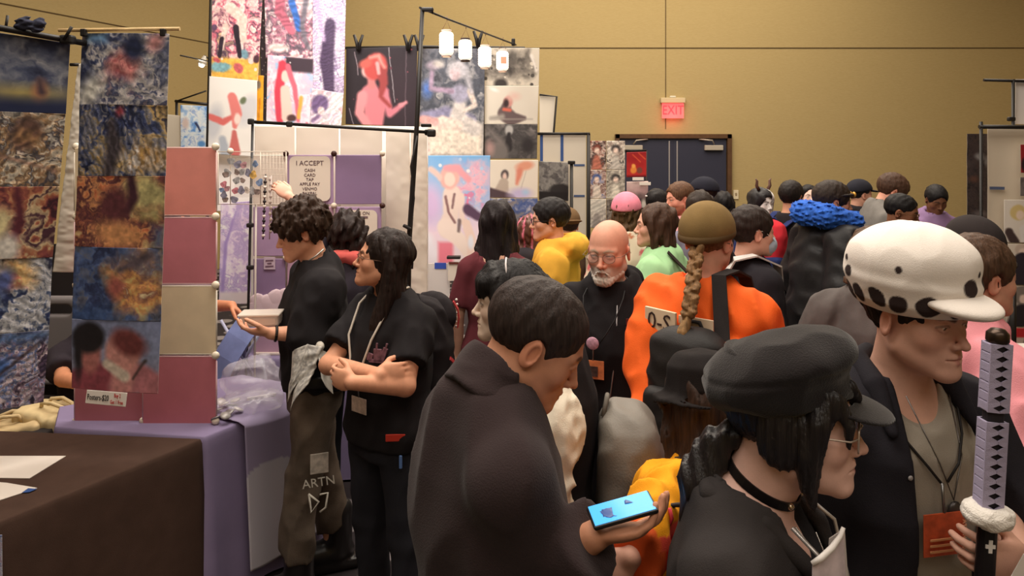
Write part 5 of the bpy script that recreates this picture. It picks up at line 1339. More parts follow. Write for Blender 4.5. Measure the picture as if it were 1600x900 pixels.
# things on the counter under the bright print
t = thing('card_stand', 'white print rack with blue tape under the bright pink-haired print', 'stand', (P(684, 0, 5.5).x, 5.5, 0)); o_ = t.location
MB().box((.0, 0, (P(0, 412, 5.5).z + P(0, 470, 5.5).z) / 2), (.18, .01, .28), bev=.002).build('board', mat((232, 226, 222), .6), t)
MB().box((.02, -.008, P(0, 415, 5.5).z), (.085, .004, .045)).build('blue_tape', mat((60, 90, 190), .6), t)
MB().box((0, .04, .45), (.2, .08, .9), bev=.004).build('stand_base', mat((90, 80, 84), .7), t)
t = thing('menu_card', 'small cream card on a clip, right of the blue tape', 'sign', (P(709, 0, 5.45).x, 5.45, 0)); o_ = t.location
MB().box((0, 0, P(0, 424, 5.45).z), (.085, .004, .14), bev=.002).build('card', mat((236, 226, 212), .6), t)
MB().tube([(0, .01, 0), (0, .01, P(0, 412, 5.45).z)], .006, 6).build('stem', BLACK_METAL, t)
MB().box((0, -.004, P(0, 411, 5.45).z), (.07, .02, .014), bev=.004).build('clip', mat((120, 60, 50), .5), t)
MB().box((.0, 0, P(0, 402, 5.45).z), (.10, .06, .02), bev=.005).build('phone_clamp', BLACK_METAL, t)

# ---------------------------------------------------------------- third booth and beyond
t = thing('display_board', 'white board with two blue tape stripes, right of the narrow print column', 'display board', (P(880, 0, 7.5).x, 7.5, 0)); o_ = t.location
zt_ = P(0, 209, 7.5).z
MB().box((0, 0, zt_ / 2), (P(914, 0, 7.5).x - P(843, 0, 7.5).x, .012, zt_)).build('board', mat((226, 216, 200), .7), t)
for x in (846, 878): MB().box((P(x, 0, 7.5).x - o_.x, -.008, P(0, 231, 7.5).z), (.03, .004, .27)).build('tape_stripe', mat((60, 90, 150), .6), t)
for y in (258, 306): MB().box((P(905, 0, 7.5).x - o_.x, -.008, P(0, y, 7.5).z), (.11, .004, .02)).build('tape_stripe', mat((80, 100, 140), .6), t)
MB().tube([(P(840, 0, 7.45).x - o_.x, -.03, zt_), (P(922, 0, 7.45).x - o_.x, -.03, zt_)], .014, 8).build('crossbar', BLACK_METAL, t)
MB().tube([(P(919, 0, 7.45).x - o_.x, -.03, zt_ + .01), (P(918, 0, 7.45).x - o_.x, -.03, 0)], .013, 8).build('post', BLACK_METAL, t)
poster('grey misty print with a dark mound on the white taped board', [(842, 252, 7.46), (888, 254, 7.46), (888, 314, 7.46), (842, 312, 7.46)], [('swirl', 4, [(110, 106, 106), (160, 156, 152), (90, 86, 88), (196, 190, 184)], .7), ('e', .75, .75, .4, .25, 0, (50, 46, 48), .04), ('r', 0, .78, 1, 1, (40, 36, 38), .03)], 80)
t = thing('light_stand', 'slim black T-shaped stand before the white taped board', 'stand', (P(893, 0, 7.2).x, 7.2, 0)); o_ = t.location
MB().tube([(0, 0, 0), (0, 0, P(0, 255, 7.2).z)], .016, 8).build('post', BLACK_METAL, t); MB().box((0, 0, P(0, 254, 7.2).z), (.07, .05, .035), bev=.008).build('head', BLACK_METAL, t)
t = thing('frame_banner', 'small white banner in a thin black frame, right of the lantern column', 'banner', (P(855, 0, 7.9).x, 7.9, 0))
pxs_ = pxsheet('fabric', [(843, 149, 7.9), (868, 151, 7.9), (864, 208, 7.9), (843, 208, 7.9)], colour=(222, 212, 196)); pxs_.parent = t; pxs_.location = -t.location
fr_ = MB(); fr_.tube([P(843, 148, 7.88) - t.location, P(870, 151, 7.88) - t.location, P(865, 209, 7.88) - t.location, Vector((P(865, 0, 7.88).x - t.location.x, 0, 0))], .012, 6); fr_.build('frame', BLACK_METAL, t)
cols9 = [[(120, 60, 50), (226, 200, 186), (60, 46, 46), (190, 110, 90)], [(60, 54, 54), (226, 214, 200), (140, 120, 110), (190, 180, 170)], [(70, 90, 150), (216, 190, 176), (110, 70, 66), (226, 210, 196)], [(60, 56, 56), (196, 186, 172), (140, 130, 120), (226, 216, 200)], [(206, 200, 190), (226, 216, 204), (160, 150, 146)], [(66, 54, 52), (150, 140, 130), (90, 76, 72)]]
labs = ['red-haired figure print, top left of the six by the doors', 'black and cream portrait print, top right of the six by the doors', 'blue-topped figure print, middle left of the six by the doors', 'sepia figure print, middle right of the six by the doors', 'pale grey sketch print, bottom left of the six by the doors', 'dark brown print, bottom right of the six by the doors']
for k in range(6):
    r, c = divmod(k, 2); x0 = 918 + c * 29.5; y0 = 220 + r * 45.5
    poster(labs[k], [(x0, y0, 8.6), (x0 + 29, y0, 8.6), (x0 + 29, y0 + 45, 8.6), (x0, y0 + 45, 8.6)], [('swirl', 4, cols9[k], .8), ('e', .5, .28, .24, .22, 0, cols9[k][0], .05), ('e', .5, .34, .15, .16, 0, (236, 206, 190) if k != 4 else (216, 210, 200), .05), ('s', [(.5, .6), (.5, 1)], [.16, .3], cols9[k][-1], .06), ('hatch', 60, 30, .1)], 90 + k, 'six small prints by the doors', bulge=.003)
t = thing('pipe_stand', 'black upright pole in front of the six small prints', 'pole', (P(920, 0, 8.3).x, 8.3, 0)); MB().tube([(0, 0, 0), (0, 0, P(0, 209, 8.3).z)], .018, 8).build('post', BLACK_METAL, t)
t = thing('pipe_stand', 'short black crossbar stand over the red print by the doors', 'pole', (P(994, 0, 8.65).x, 8.65, 0)); MB().tube([(-.14, 0, P(0, 235, 8.65).z), (.12, 0, P(0, 235, 8.65).z)], .012, 8).build('crossbar', BLACK_METAL, t); MB().tube([(.12, .02, 0), (.12, .02, P(0, 235, 8.65).z)], .012, 8).build('post', BLACK_METAL, t)
poster('red print with two orange animals beside the doors', [(979, 238, 8.6), (1010, 237, 8.6), (1010, 276, 8.6), (979, 277, 8.6)], [('bg', [(150, 24, 28), (190, 40, 36)]), ('s', [(.3, .1), (.7, .4)], [.02, .02], (226, 90, 50), .03), ('s', [(.6, .05), (.95, .3)], [.02, .02], (226, 90, 50), .03), ('e', .35, .72, .16, .18, 0, (226, 130, 50), .03), ('e', .65, .74, .14, .16, 0, (120, 60, 50), .03), ('e', .35, .56, .10, .10, 0, (240, 160, 70), .03), ('r', 0, .92, 1, 1, (130, 20, 26), .02)], 97)
poster('pale pink print with a dark lower half under the red print', [(979, 284, 8.6), (1013, 283, 8.6), (1012, 325, 8.6), (979, 325, 8.6)], [('bg', [(226, 196, 190), (190, 150, 150), (70, 56, 56), (96, 86, 80)]), ('e', .3, .8, .2, .2, 0, (150, 140, 120), .06), ('e', .8, .85, .12, .2, 0, (200, 190, 180), .06)], 98)
for i, (x, y, l_) in enumerate(((997, 279.5, 'white price label between the red and pale pink prints'), (1008, 287, 'white price label on the edge of the pale pink print'))):
    tag(MB().box(P(x, y, 8.57), (.13, .006, .036), bev=.002).build('price_label', mat((226, 216, 206), .6)), l_, 'label')

# left background: clip lamp, blue print, white sheet, thin pole
t = thing('clip_lamp', 'small white clip lamp with a lit bulb on a thin pole, left background', 'lamp', P(317, 97, 6.6))
R3 = Matrix.Rotation(.35, 3, 'Y')
MB().lathe([(.012, .06), (.018, .045), (.028, .01), (.040, -.02), (.036, -.02), (.014, .04)], (0, 0, 0), R3, 20).build('lamp_shade', mat((226, 220, 210), .4), t)
MB().ball((-.006, -.01, -.022), .026, 2).build('bulb', mat((255, 244, 226), .3, emit=6), t)
pl = bpy.data.lights.new('clip_lamp_light', 'POINT'); pl.energy = 9; pl.color = (1, .9, .75); pl.shadow_soft_size = .03
po = bpy.data.objects.new('clip_lamp_light', pl); po.location = (-.01, -.02, -.07); COL.objects.link(po); po.parent = t
MB().tube([(.015, 0, .06), (.05, .0, .03), (.075, -.05, .0), (.06, -.58, -.01)], .006, 6).build('lamp_arm', BLACK_METAL, t)
t = thing('backdrop_stand', 'thin black backdrop stand over the blue print, left background', 'stand', (P(276, 0, 7.4).x, 7.4, 0)); o_ = t.location
MB().tube([(0, 0, 0), R_(276, 156, 7.4)], .014, 8).build('post', BLACK_METAL, t); MB().tube([R_(274, 158, 7.4), R_(326, 163, 7.3)], .014, 8).build('crossbar', BLACK_METAL, t); MB().tube([R_(276, 158, 7.38), R_(322, 142, 7.3)], .008, 6).build('brace', BLACK_METAL, t)
poster('bright blue and white print hanging in the left background', [(282, 164, 7.3), (326, 166, 7.3), (326, 235, 7.3), (282, 235, 7.3)], [('swirl', 5, [(96, 150, 226), (196, 220, 246), (240, 246, 250), (120, 160, 230)], .7), ('s', [(.55, .4), (.7, .55)], [.04, .03], (50, 60, 100), .02), ('e', .75, .85, .14, .10, 0, (90, 150, 220), .03), ('e', .18, .4, .12, .2, 0, (220, 200, 196), .05), ('r', 0, .6, 1, .63, (230, 240, 250), .01)], 99)
tag(pxsheet('backdrop_sheet', [(255, 178, 7.35), (284, 181, 7.35), (284, 240, 7.35), (255, 240, 7.35)], colour=(206, 196, 180)), 'small white sheet left of the bright blue print', 'backdrop sheet')

# ---------------------------------------------------------------- right booth
t = thing('backdrop_stand', 'black crossbar stand with a rolled white banner, upper right', 'stand', (P(1583, 0, 5.2).x, 5.2, 0)); o_ = t.location
MB().tube([R_(1537, 125, 5.2), R_(1640, 128, 5.2)], .010, 8).build('crossbar', BLACK_METAL, t); MB().tube([R_(1583, 124, 5.2), Vector((0, 0, 0))], .011, 8).build('post', BLACK_METAL, t); MB().box(R_(1580, 186, 5.2), (.05, .03, .03), bev=.008).build('clamp', BLACK_METAL, t)
a_ = pxsheet('banner_fabric', [(1587, 124, 5.22), (1660, 124, 5.22), (1660, 196, 5.22), (1586, 194, 5.22)], colour=(222, 216, 214)); a_.parent = t; a_.location = -t.location
t = thing('backdrop_stand', 'black pole frame in front of the long white sheet at right', 'stand', (P(1533, 0, 5.0).x, 5.0, 0)); o_ = t.location
MB().tube([Vector((0, 0, 0)), R_(1533, 190, 5.0)], .011, 8).build('post', BLACK_METAL, t); MB().tube([R_(1530, 198, 5.0), R_(1640, 199, 5.0)], .014, 8).build('crossbar', BLACK_METAL, t)
tag(pxsheet('backdrop_sheet', [(1543, 200, 5.05), (1660, 200, 5.05), (1660, 640, 5.05), (1543, 640, 5.05)], colour=(218, 204, 184), bulge=.004), 'long white sheet hanging behind the prints at the right edge', 'backdrop sheet')
poster('dark print with white flowers on the black pole, right side', [(1511, 209, 5.1), (1545, 209, 5.1), (1545, 352, 5.1), (1511, 350, 5.1)], [('flat', (40, 34, 36)), ('swirl', 5, [(36, 32, 34), (70, 56, 54), (44, 38, 40)], .7), ('e', .55, .25, .2, .16, 20, (140, 136, 136), .08), ('e', .9, .3, .12, .2, 0, (120, 116, 116), .06), ('e', .3, .5, .2, .14, 0, (90, 60, 50), .08), ('e', .6, .88, .3, .14, 0, (110, 100, 100), .1)], 101)
R4 = [('red and black print, topmost at the right edge', (1595, 226, 1640, 270), [('flat', (150, 30, 34)), ('e', .3, .7, .3, .3, 0, (40, 30, 32), .05)]),
      ('small dark grey print second from the top at the right edge', (1594, 277, 1640, 306), [('swirl', 4, [(70, 62, 62), (120, 110, 108), (90, 80, 80)], .7)]),
      ('print of a blond figure in a black and white coat, right edge', (1569, 312, 1640, 379), [('flat', (232, 222, 210)), ('e', .30, .30, .18, .17, 0, (222, 196, 130), .02), ('e', .34, .36, .09, .10, 0, (246, 220, 200), .02), ('s', [(.10, .75), (.22, .98)], [.09, .10], (70, 54, 54), .02), ('s', [(.45, .7), (.5, .98)], [.12, .14], (236, 230, 226), .02), ('s', [(.66, .5), (.8, .9)], [.10, .12], (60, 46, 50), .02)]),
      ('print of a masked figure in a buttoned black dress, right edge', (1570, 381, 1640, 445), [('flat', (226, 212, 196)), ('e', .36, .14, .15, .14, 0, (206, 186, 170), .02), ('e', .38, .20, .09, .09, 0, (240, 214, 198), .02), ('s', [(.36, .40), (.36, .95)], [.17, .24], (46, 40, 50), .02), ('s', [(.12, .4), (.06, .7)], [.06, .05], (150, 100, 90), .02), ('s', [(.62, .5), (.7, .8)], [.07, .06], (60, 50, 56), .02), ('dots', 6, .012, [(220, 200, 160)])]),
      ('print of a grey-haired figure in black, right edge', (1572, 447, 1640, 510), [('flat', (206, 190, 176)), ('e', .35, .22, .20, .22, 0, (130, 116, 108), .03), ('e', .38, .32, .09, .10, 0, (236, 206, 190), .02), ('s', [(.35, .7), (.3, 1)], [.24, .3], (44, 38, 42), .03)]),
      ('print with a red band over a dark-haired face, right edge', (1573, 512, 1640, 580), [('flat', (200, 176, 160)), ('r', 0, 0, .45, .22, (196, 40, 44), .02), ('e', .6, .4, .22, .28, 0, (50, 40, 42), .03), ('e', .52, .45, .10, .14, 0, (236, 206, 190), .02), ('s', [(.3, .85), (.6, 1)], [.2, .24], (50, 44, 48), .03)])]
for k, (l_, (x0, y0, x1, y1), lay) in enumerate(R4): poster(l_, [(x0, y0, 4.98), (x1, y0, 4.98), (x1, y1, 4.98), (x0, y1, 4.98)], lay, 110 + k, 'prints at the right edge')
for i, (x, y, l_) in enumerate(((1558, 294, 'strip of blue tape beside the dark print at right'), (1560, 391, 'strip of blue tape level with the dark cap at right'))): tag(MB().box(P(x, y, 5.03), (.10, .003, .02), Matrix.Rotation(.02, 3, 'Y')).build('tape_strip', mat((90, 100, 130), .6)), l_, 'tape')
tablecloth('dark brown cloth on the table at the right edge behind the sword', [(P(1556, 0, 3.9).x, 3.9), (4.4, 3.9), (4.4, 4.5), (P(1556, 0, 3.9).x, 4.5)], .74, DARK, .012, 22, 8)
t = thing('card_box', 'white card box lying on the right-hand table beside the sword', 'box', tuple(P(1590, 597, 4.25))); t.location.z = .77
MB().box((0, 0, .03), (.16, .12, .06), bev=.004).build('tray', mat((226, 216, 206), .6), t); MB().box((.01, 0, .067), (.13, .10, .012), bev=.004).build('lid', mat((206, 196, 190), .5), t)
for i in range(6):
    q = P(1586 + (i % 3) * 7, 640, 4.0 + .03 * (i // 3)); q.z = .80
    tag(MB().tube([(q.x, q.y, .755), (q.x + .006 * (i % 3 - 1), q.y, .86 + .02 * (i % 2))], .006, 6).build('bamboo_stick', mat((220, 190, 120), .6)), 'slim bamboo stick in the bundle on the right-hand table', 'stick', 'bamboo sticks on the right-hand table')
t = thing('stand_post', 'short black upright post on the right-hand table', 'post', (P(1583, 0, 4.15).x, 4.15, .755)); MB().tube([(0, 0, 0), (0, 0, .42)], .016, 8).build('post', BLACK_METAL, t); MB().box((0, 0, .01), (.12, .1, .02), bev=.004).build('post_base', BLACK_METAL, t)
# ---------------------------------------------------------------- people close to the camera
def local_thing(c, name, label, cat, group=None):
    t = thing(name, label, cat, c.root.location, c.root.rotation_euler.z, group); return t
def backpack(c, label, col, w, d, h, zc, yb, parts=None, strap_col=None, seed=2, pocket=True, hh=None, xo=0.0, top_k=.82, so=.0, sides=(-1, 1), straps=True, m=None, shoulder=None):
    """worn bag, in the wearer's frame: width, depth, height, centre height, y of the side against the back"""
    t = local_thing(c, 'backpack', label, 'backpack'); S = Sdf(); h_ = hh or c.hc
    S.add(loft([(zc - h / 2, w * .46, d * .48, xo, yb + d / 2), (zc - h * .3, w * .5, d * .52, xo, yb + d / 2), (zc + h * .2, w * .5 * (top_k * .3 + .7), d * .48, xo, yb + d / 2), (zc + h * .40, w * .5 * top_k, d * .40, xo, yb + d * .45), (zc + h / 2, w * .5 * top_k * .6, d * .25, xo, yb + d * .4)], .03, 3.0))
    S.noise(fold(.14, .006, seed))
    sdf_obj('bag_body', S, (xo - w / 2 - .05, yb - .05, zc - h / 2 - .04), (xo + w / 2 + .05, yb + d + .06, zc + h / 2 + .05), h_, m or cloth(col), t)
    if pocket:
        Q = Sdf(); Q.add(rbox((xo, yb + d * .98, zc - h * .18), (w * .40, d * .20, h * .24), .03), .02); Q.noise(fold(.1, .004, seed + 1))
        sdf_obj('front_pocket', Q, (xo - w / 2, yb + d * .6, zc - h / 2), (xo + w / 2, yb + d * 1.3, zc + h * .15), h_, m or cloth(col), t)
    if straps:
        for sg in sides:
            x = xo + sg * min(w * .33, .10)
            sh_y = on_torso(c, sg * .09, 1.36, o=.03)
            pts = [(x, yb + .02, zc + h * .38), (sg * .095 * c.s, .06 * c.s + so, 1.455 * c.s + so), (sg * .105 * c.s, .0, 1.462 * c.s + so), (sg * .11 * c.s, -.07 * c.s - so * .5, 1.43 * c.s + so), on_torso(c, sg * .115, 1.33, o=.035 + so), on_torso(c, sg * .13, 1.18, o=.035 + so), (sg * .20 * c.s, .0, 1.06 * c.s), (x + sg * .05, yb + .02, zc - h * .35)]
            strap_path('strap', pts, .05, .008, cloth(strap_col or col), t, [(0, .3, 1), (0, .3, 1), (0, 0, 1), (0, -.4, 1), (0, -1, .2), (0, -1, 0), (sg, 0, 0), (sg, 0, 0)])
    hp_ = MB(); hp_.tube([(xo - .035, yb + .02, zc + h * .44), (xo - .02, yb + .03, zc + h * .53), (xo + .02, yb + .03, zc + h * .53), (xo + .035, yb + .02, zc + h * .44)], .007, 8); hp_.build('top_handle', cloth(strap_col or col), t)
    return t

# ---- man looking at his phone
c = person('man in a dark brown fleece jacket looking down at a lit phone', 838, 533, 1.55, 112, skin=(205, 146, 116), fat=1.02, hdir=(32, 0, -18), hoff=(0, -.065, -.055),
           face=dict(brow=(60, 46, 40), closed=True, lips=(170, 110, 96), nose=1.1), hf=.0030, hc=.0075, neck=1.05,
           R=('px', (836, 892, 1.42), (928, 838, 1.34), dict(d=(.90, -.05, .16), n=(.05, .35, 1), curl=.42, thumb=.4)),
           L=('px', (850, 960, 1.80), (850, 1060, 1.68), dict(d=(.5, -.8, .1), n=(.0, .2, 1), curl=.4)), hand_foci='R')
FL = mat((56, 46, 47), .95, .35, 300, .10, 9, spec=.05, sheen=.08)
top(c, (84, 72, 72), off=.024, hem=.72, sleeve=.97, name='fleece_jacket', fold_amp=.013, m=FL, arm_off=.012, fold_wl=.20, wide=.012, h=.008, neck=(.062, 0), seed=8)
S = Sdf(); a_ = np.array((0, .014 * c.s, 1.43 * c.s)); b_ = np.array(c.neckpts[1])
S.add(cone(a_, a_ + (b_ - a_) * .52 + np.array((0, .012, 0)), .094 * c.s, .082 * c.s)); S.sub(cone(a_, b_ + (b_ - a_) * .4, .068 * c.s, .066 * c.s)); S.cut(half(a_ + (b_ - a_) * .78, b_ - a_)); S.cut(half(a_ - (b_ - a_) * .2, a_ - b_))
S.noise(fold(.08, .003, 4))
sdf_obj('jacket_collar', S, a_ - .17, a_ + .24, .0055, FL, c.root)
hair(c, 'short', (62, 50, 46), o=.003, hairline=.074, nape=-.075, seed=3, hf=.0035, temple=.004, amp=.4)
PHM = c
ph = thing('smartphone', 'smartphone with a bright blue screen held by the man in the dark fleece', 'phone')
pc = P(972, 797, 1.33); ux = Vector((.90, .10, .20)).normalized(); nz = Vector((-.12, -.16, 1)); nz = (nz - ux * nz.dot(ux)).normalized(); uy = nz.cross(ux)
Rm = Matrix((ux, uy, nz)).transposed()
MB().box(pc, (.120, .060, .009), Rm, bev=.004).build('phone_case', mat((24, 22, 24), .4), ph)
MB().box(pc + nz * .0045, (.113, .054, .0012), Rm, bev=.0005, seg=1).build('screen', mat((70, 160, 232), .2, emit=.75), ph)
S = Sdf()
for dx, dy, r in ((-.012, .0, .017), (.004, .004, .016), (-.026, -.005, .014), (.016, -.002, .012), (-.03, .010, .009)): S.add(lambda p, q=np.array(pc + nz * .0052 + ux * dx + uy * dy), r=r: np.sqrt((((p - q) @ np.array(Rm) / np.array((1, 1, .12))) ** 2).sum(1)) - r, .01)
sdf_obj('screen_image', S, np.array(pc) - .06, np.array(pc) + .06, .0022, mat((66, 88, 140), .3, emit=.35), ph)

# ---- woman in the flat peaked cap, right foreground
c = person('woman in a black peaked cap and clear glasses, lower right', 1240, 652, 1.25, 84, skin=(234, 190, 176), sex='f', fat=1.06, hdir=(2, 0, 6), hoff=(0, -.035, -.01),
           face=dict(brow=(40, 30, 30), lips=(150, 66, 72), lash=.9, jaw=1.04, cheek=1.12, chin=.9, nose=.85, iris=(60, 50, 40)), hf=.0026, hc=.0075, neck=1.08, R='bent', L='bent')
top(c, (34, 32, 34), off=.008, hem=.86, sleeve=.99, name='shirt', neck=(.074, 0), scoop=.105, h=.008, fold_amp=.004, seed=4)
VE = cloth((52, 48, 48))
top(c, (66, 62, 62), off=.026, hem=.84, sleeve=.20, name='vest', h=.008, m=VE, fold_amp=.006, neck=(.08, 0), opening=chain([(0, -.07 * c.s, 1.52 * c.s), (0, -.145 * c.s, 1.36 * c.s), (0, -.17 * c.s, 1.22 * c.s), (0, -.20 * c.s, .80 * c.s)], (.085, .095, .085, .07)), seed=6)
S = Sdf()
for sg in (-1, 1): S.add(chain([(sg * .012 * c.s, .088 * c.s, 1.452 * c.s), (sg * .080 * c.s, .060 * c.s, 1.448 * c.s), (sg * .100 * c.s, -.03 * c.s, 1.425 * c.s), (sg * .088 * c.s, -.10 * c.s, 1.365 * c.s), (sg * .065 * c.s, -.135 * c.s, 1.29 * c.s)], (.014, .017, .018, .015, .008)), .02)
S.noise(fold(.09, .002, 5)); sdf_obj('vest_collar', S, (-.2, -.25, 1.15 * c.s), (.2, .2, 1.55 * c.s), .006, VE, c.root)
ZIP = mat((206, 200, 196), .35, metal=.6)
for sg in (-1, 1):
    MB().tube([(sg * .072 * c.s, -.070 * c.s, 1.418 * c.s), (sg * .082 * c.s, -.125 * c.s, 1.375 * c.s), Vector(on_torso(c, sg * .075, 1.27, o=.034)), Vector(on_torso(c, sg * .07, 1.12, o=.034)), Vector(on_torso(c, sg * .07, .95, o=.036))], .0035, 6).build('zip', ZIP, c.root)
MB().tube([Vector(on_torso(c, -.155, 1.37, o=.05)) + Vector((0, .02, .0)), Vector(on_torso(c, -.13, 1.30, o=.05)), Vector(on_torso(c, -.10, 1.24, o=.045))], .0035, 6).build('zip', ZIP, c.root)
# hair with front locks, low tail
HB = mat((30, 26, 28), .42, .5, 60, .3, 30, spec=.45, stretch=(5, 5, .35))
S = Sdf(); S.add(c.hd(ell((0, .018, .030), (.083, .106, .090)))); S.sub(c.hd(ell((0, -.118, -.030), (.072, .072, .098))), .01); S.sub(c.hd(lambda q: smax(q[:, 2] + .055, q[:, 1] - .045, .01)), .01); S.cut(c.hd(lambda q: -(q[:, 2] + .075)), .01)
for sg in (-1, 1):
    S.add(c.hd(chain([(sg * .062, -.050, .062), (sg * .078, -.036, .02), (sg * .080, -.024, -.03), (sg * .074, -.026, -.085), (sg * .064, -.034, -.125)], (.018, .022, .021, .014, .004))), .012)
    S.add(c.hd(chain([(sg * .062, -.066, .058), (sg * .068, -.082, .022), (sg * .072, -.082, -.010)], (.012, .010, .004))), .01)
S.add(c.hd(chain([(-.02, -.082, .070), (.0, -.094, .050), (.03, -.096, .030)], (.014, .012, .005))), .01)
for sg in (-1, 1): S.add(c.hd(ell((sg * .073, .016, -.016), (.017, .042, .050))), .012)
S.noise(c.hd(strand(34, .0026, 16, 5)))
sdf_obj('hair', S, np.array(c.hl) - .17, np.array(c.hl) + .15, .0032, HB, c.root)
S = Sdf(); S.add(c.hd(chain([(0, .100, -.045), (0, .128, -.075), (-.012, .150, -.130), (-.02, .150, -.200), (-.012, .135, -.235)], (.020, .032, .040, .030, .008)))); S.noise(c.hd(lambda q: .004 * np.sin(q[:, 0] * 190 + 4 * np.sin(q[:, 2] * 25)) + .003 * np.sin(q[:, 1] * 230 + 3 * np.sin(q[:, 2] * 31))))
p0 = np.array(c.hp(0, .13, -.13)); sdf_obj('ponytail', S, p0 - .16, p0 + .16, .0032, HB, c.root)
# cap: crown, band, peak
CB = mat((35, 31, 32), .95, .4, 420, .12, 20, spec=.08, sheen=.25)
def newsboy(c, CB):
    S = Sdf(); R = rotm(-23, 0, 0); S.add(ell((0, .020, .056), (.097, .122, .060)))
    S.add(ell((0, .024, .086), (.110, .132, .054), R), .02); S.sub(half((0, .02, .024), (0, .34, 1)), .008); S.add(ell((0, .060, .062), (.104, .088, .045), R), .03); S.noise(fold(.12, .004, 3)); S.noise(lambda q: .0035 * np.exp(-((q[:, 2] - .082 + (q[:, 1] - .03) * .23) / .004) ** 2))
    k = hsdf(c, 'cap_crown', S, (-.14, -.14, .0), (.14, .21, .17), .0038, CB)
    S = Sdf(); S.add(loft([(.0, .082, .108, 0, .014), (.035, .0845, .1085, 0, .012), (.085, .088, .108, 0, .012)], .006)); S.sub(loft([(-.02, .078, .103, 0, .014), (.07, .080, .103, 0, .012)], .006))
    S2 = lambda q: S(np.stack([q[:, 0], q[:, 1] , q[:, 2] + q[:, 1] * -.22 - .006], 1))
    hsdf(c, 'cap_band', S2, (-.11, -.13, -.04), (.11, .15, .13), .0035, CB, k)
    T = inter(ell((0, -.092, .036), (.076, .066, .0085), rotm(10, 0, 0)), minus(half((0, -.03, 0), (0, 1, 0)), ell((0, .012, .03), (.080, .104, .2))))
    hsdf(c, 'cap_peak', T, (-.1, -.21, -.02), (.1, -.02, .08), .0032, CB, k)
newsboy(c, CB)
glasses(c, (206, 190, 176), (.0265, .0225), .0017, False)
ck = MB(); pts = []
n0, n1 = np.array(c.neckpts[0]), np.array(c.neckpts[1]); nd = (n1 - n0) / np.linalg.norm(n1 - n0); nx = np.array((1., 0, 0)); ny = np.cross(nd, nx); cc_ = n0 + (n1 - n0) * .50
for k in range(33):
    a = 2 * math.pi * k / 32; pts.append(Vector((cc_ + (nx * math.cos(a) + ny * math.sin(a)) * .0655 * c.s + nd * .004 * math.sin(a)).tolist()))
upv = [Vector(p) - Vector(cc_.tolist()) for p in pts]
strap_path('choker', pts, .016, .003, mat((26, 22, 24), .35), c.root, [tuple(v) for v in upv])
for a in (-2.2, -1.2): MB().ball(Vector((cc_ + (nx * math.cos(a) + ny * math.sin(a)) * .068 * c.s).tolist()), .006, 2).build('choker_stud', mat((206, 186, 160), .25, metal=.9), c.root)
nk = MB(); nk.tube([Vector(on_torso(c, -.05, 1.41, o=.016)), Vector(on_torso(c, -.02, 1.35, o=.016)), Vector(on_torso(c, .0, 1.325, o=.014)), Vector(on_torso(c, .03, 1.37, o=.016))], .0012, 5); nk.tube([Vector(on_torso(c, 0, 1.325, o=.014)), Vector(on_torso(c, .002, 1.285, o=.016))], .0025, 5); nk.build('necklace', mat((190, 186, 180), .25, metal=.9), c.root)
CW = c
bk = thing('booklet', 'white folded booklet held in front of the woman with the peaked cap', 'booklet')
YB = 1.10
def leaf(name, quad, m):
    pts = [P(*q) for q in quad]; mb = MB(); mb.prism(pts, Vector((0, .002, 0))); return mb.build(name, m, bk)
leaf('cover', [(1270, 880, YB), (1276, 874, YB), (1312, 838, YB + .03), (1318, 826, YB + .03), (1322, 915, YB + .03), (1268, 960, YB)], mat((214, 200, 206), .5, var=.25, vscale=30))
leaf('back_page', [(1296, 842, YB + .05), (1320, 826, YB + .035), (1326, 915, YB + .04), (1290, 960, YB + .07)], mat((232, 224, 220), .6))
MB().tube([P(1269, 881, YB), P(1283, 872, YB - .002), P(1300, 856, YB + .01), P(1313, 838, YB + .027), P(1318, 824, YB + .03)], [.004, .0048, .0048, .004, .003], 8).build('rolled_edge', mat((238, 232, 228), .6), bk)
# ---- man in the white spotted hat with the sword
c = person('man in a white spotted hat, grey tank top and open black shirt', 1431, 491, 1.62, 40, skin=(214, 166, 146), fat=.98, hdir=(4, 0, 14), hoff=(0, -.02, 0), shw=1.0,
           face=dict(brow=(36, 28, 26), lips=(176, 110, 104), gaze=(.1, -.35), nose=1.15, lash=.5), hf=.0028, hc=.0075,
           L=('px', (1560, 800, 1.62), (1600, 880, 1.44), dict(d=(-.9, -.25, .22), n=(-.15, 1, .1), curl=.62, thumb=.5)), R='down', hand_foci='L', pants=(40, 38, 42))
top(c, (158, 150, 138), off=.010, hem=.84, sleeve=.0, name='tank_top', h=.008, neck=(.075, 0), scoop=.085, fold_amp=.006, fold_wl=.10, only_arms='N', m=mat((160, 152, 140), .9, .3, 500, .05, 12, spec=.1))
BS = cloth((38, 36, 42))
top(c, (48, 46, 52), off=.026, hem=.76, sleeve=.62, name='open_shirt', h=.008, m=BS, arm_off=.018, wide=.015, fold_amp=.008, fold_wl=.16, neck=(.074, 0), opening=chain([(.01 * c.s, -.06 * c.s, 1.55 * c.s), (.03 * c.s, -.135 * c.s, 1.38 * c.s), (.045 * c.s, -.17 * c.s, 1.22 * c.s), (.05 * c.s, -.19 * c.s, .60 * c.s)], (.085, .105, .120, .125)), seed=9)
S = Sdf()
for sg in (-1, 1): S.add(chain([(sg * .02 * c.s, .080 * c.s, 1.475 * c.s), (sg * .074 * c.s, .040 * c.s, 1.470 * c.s), (sg * .090 * c.s, -.04 * c.s, 1.435 * c.s), (sg * .10 * c.s, -.105 * c.s, 1.36 * c.s)], (.018, .022, .026, .012)), .01)
sdf_obj('shirt_collar', S, (-.2, -.22, 1.2 * c.s), (.2, .2, 1.56 * c.s), .006, BS, c.root)
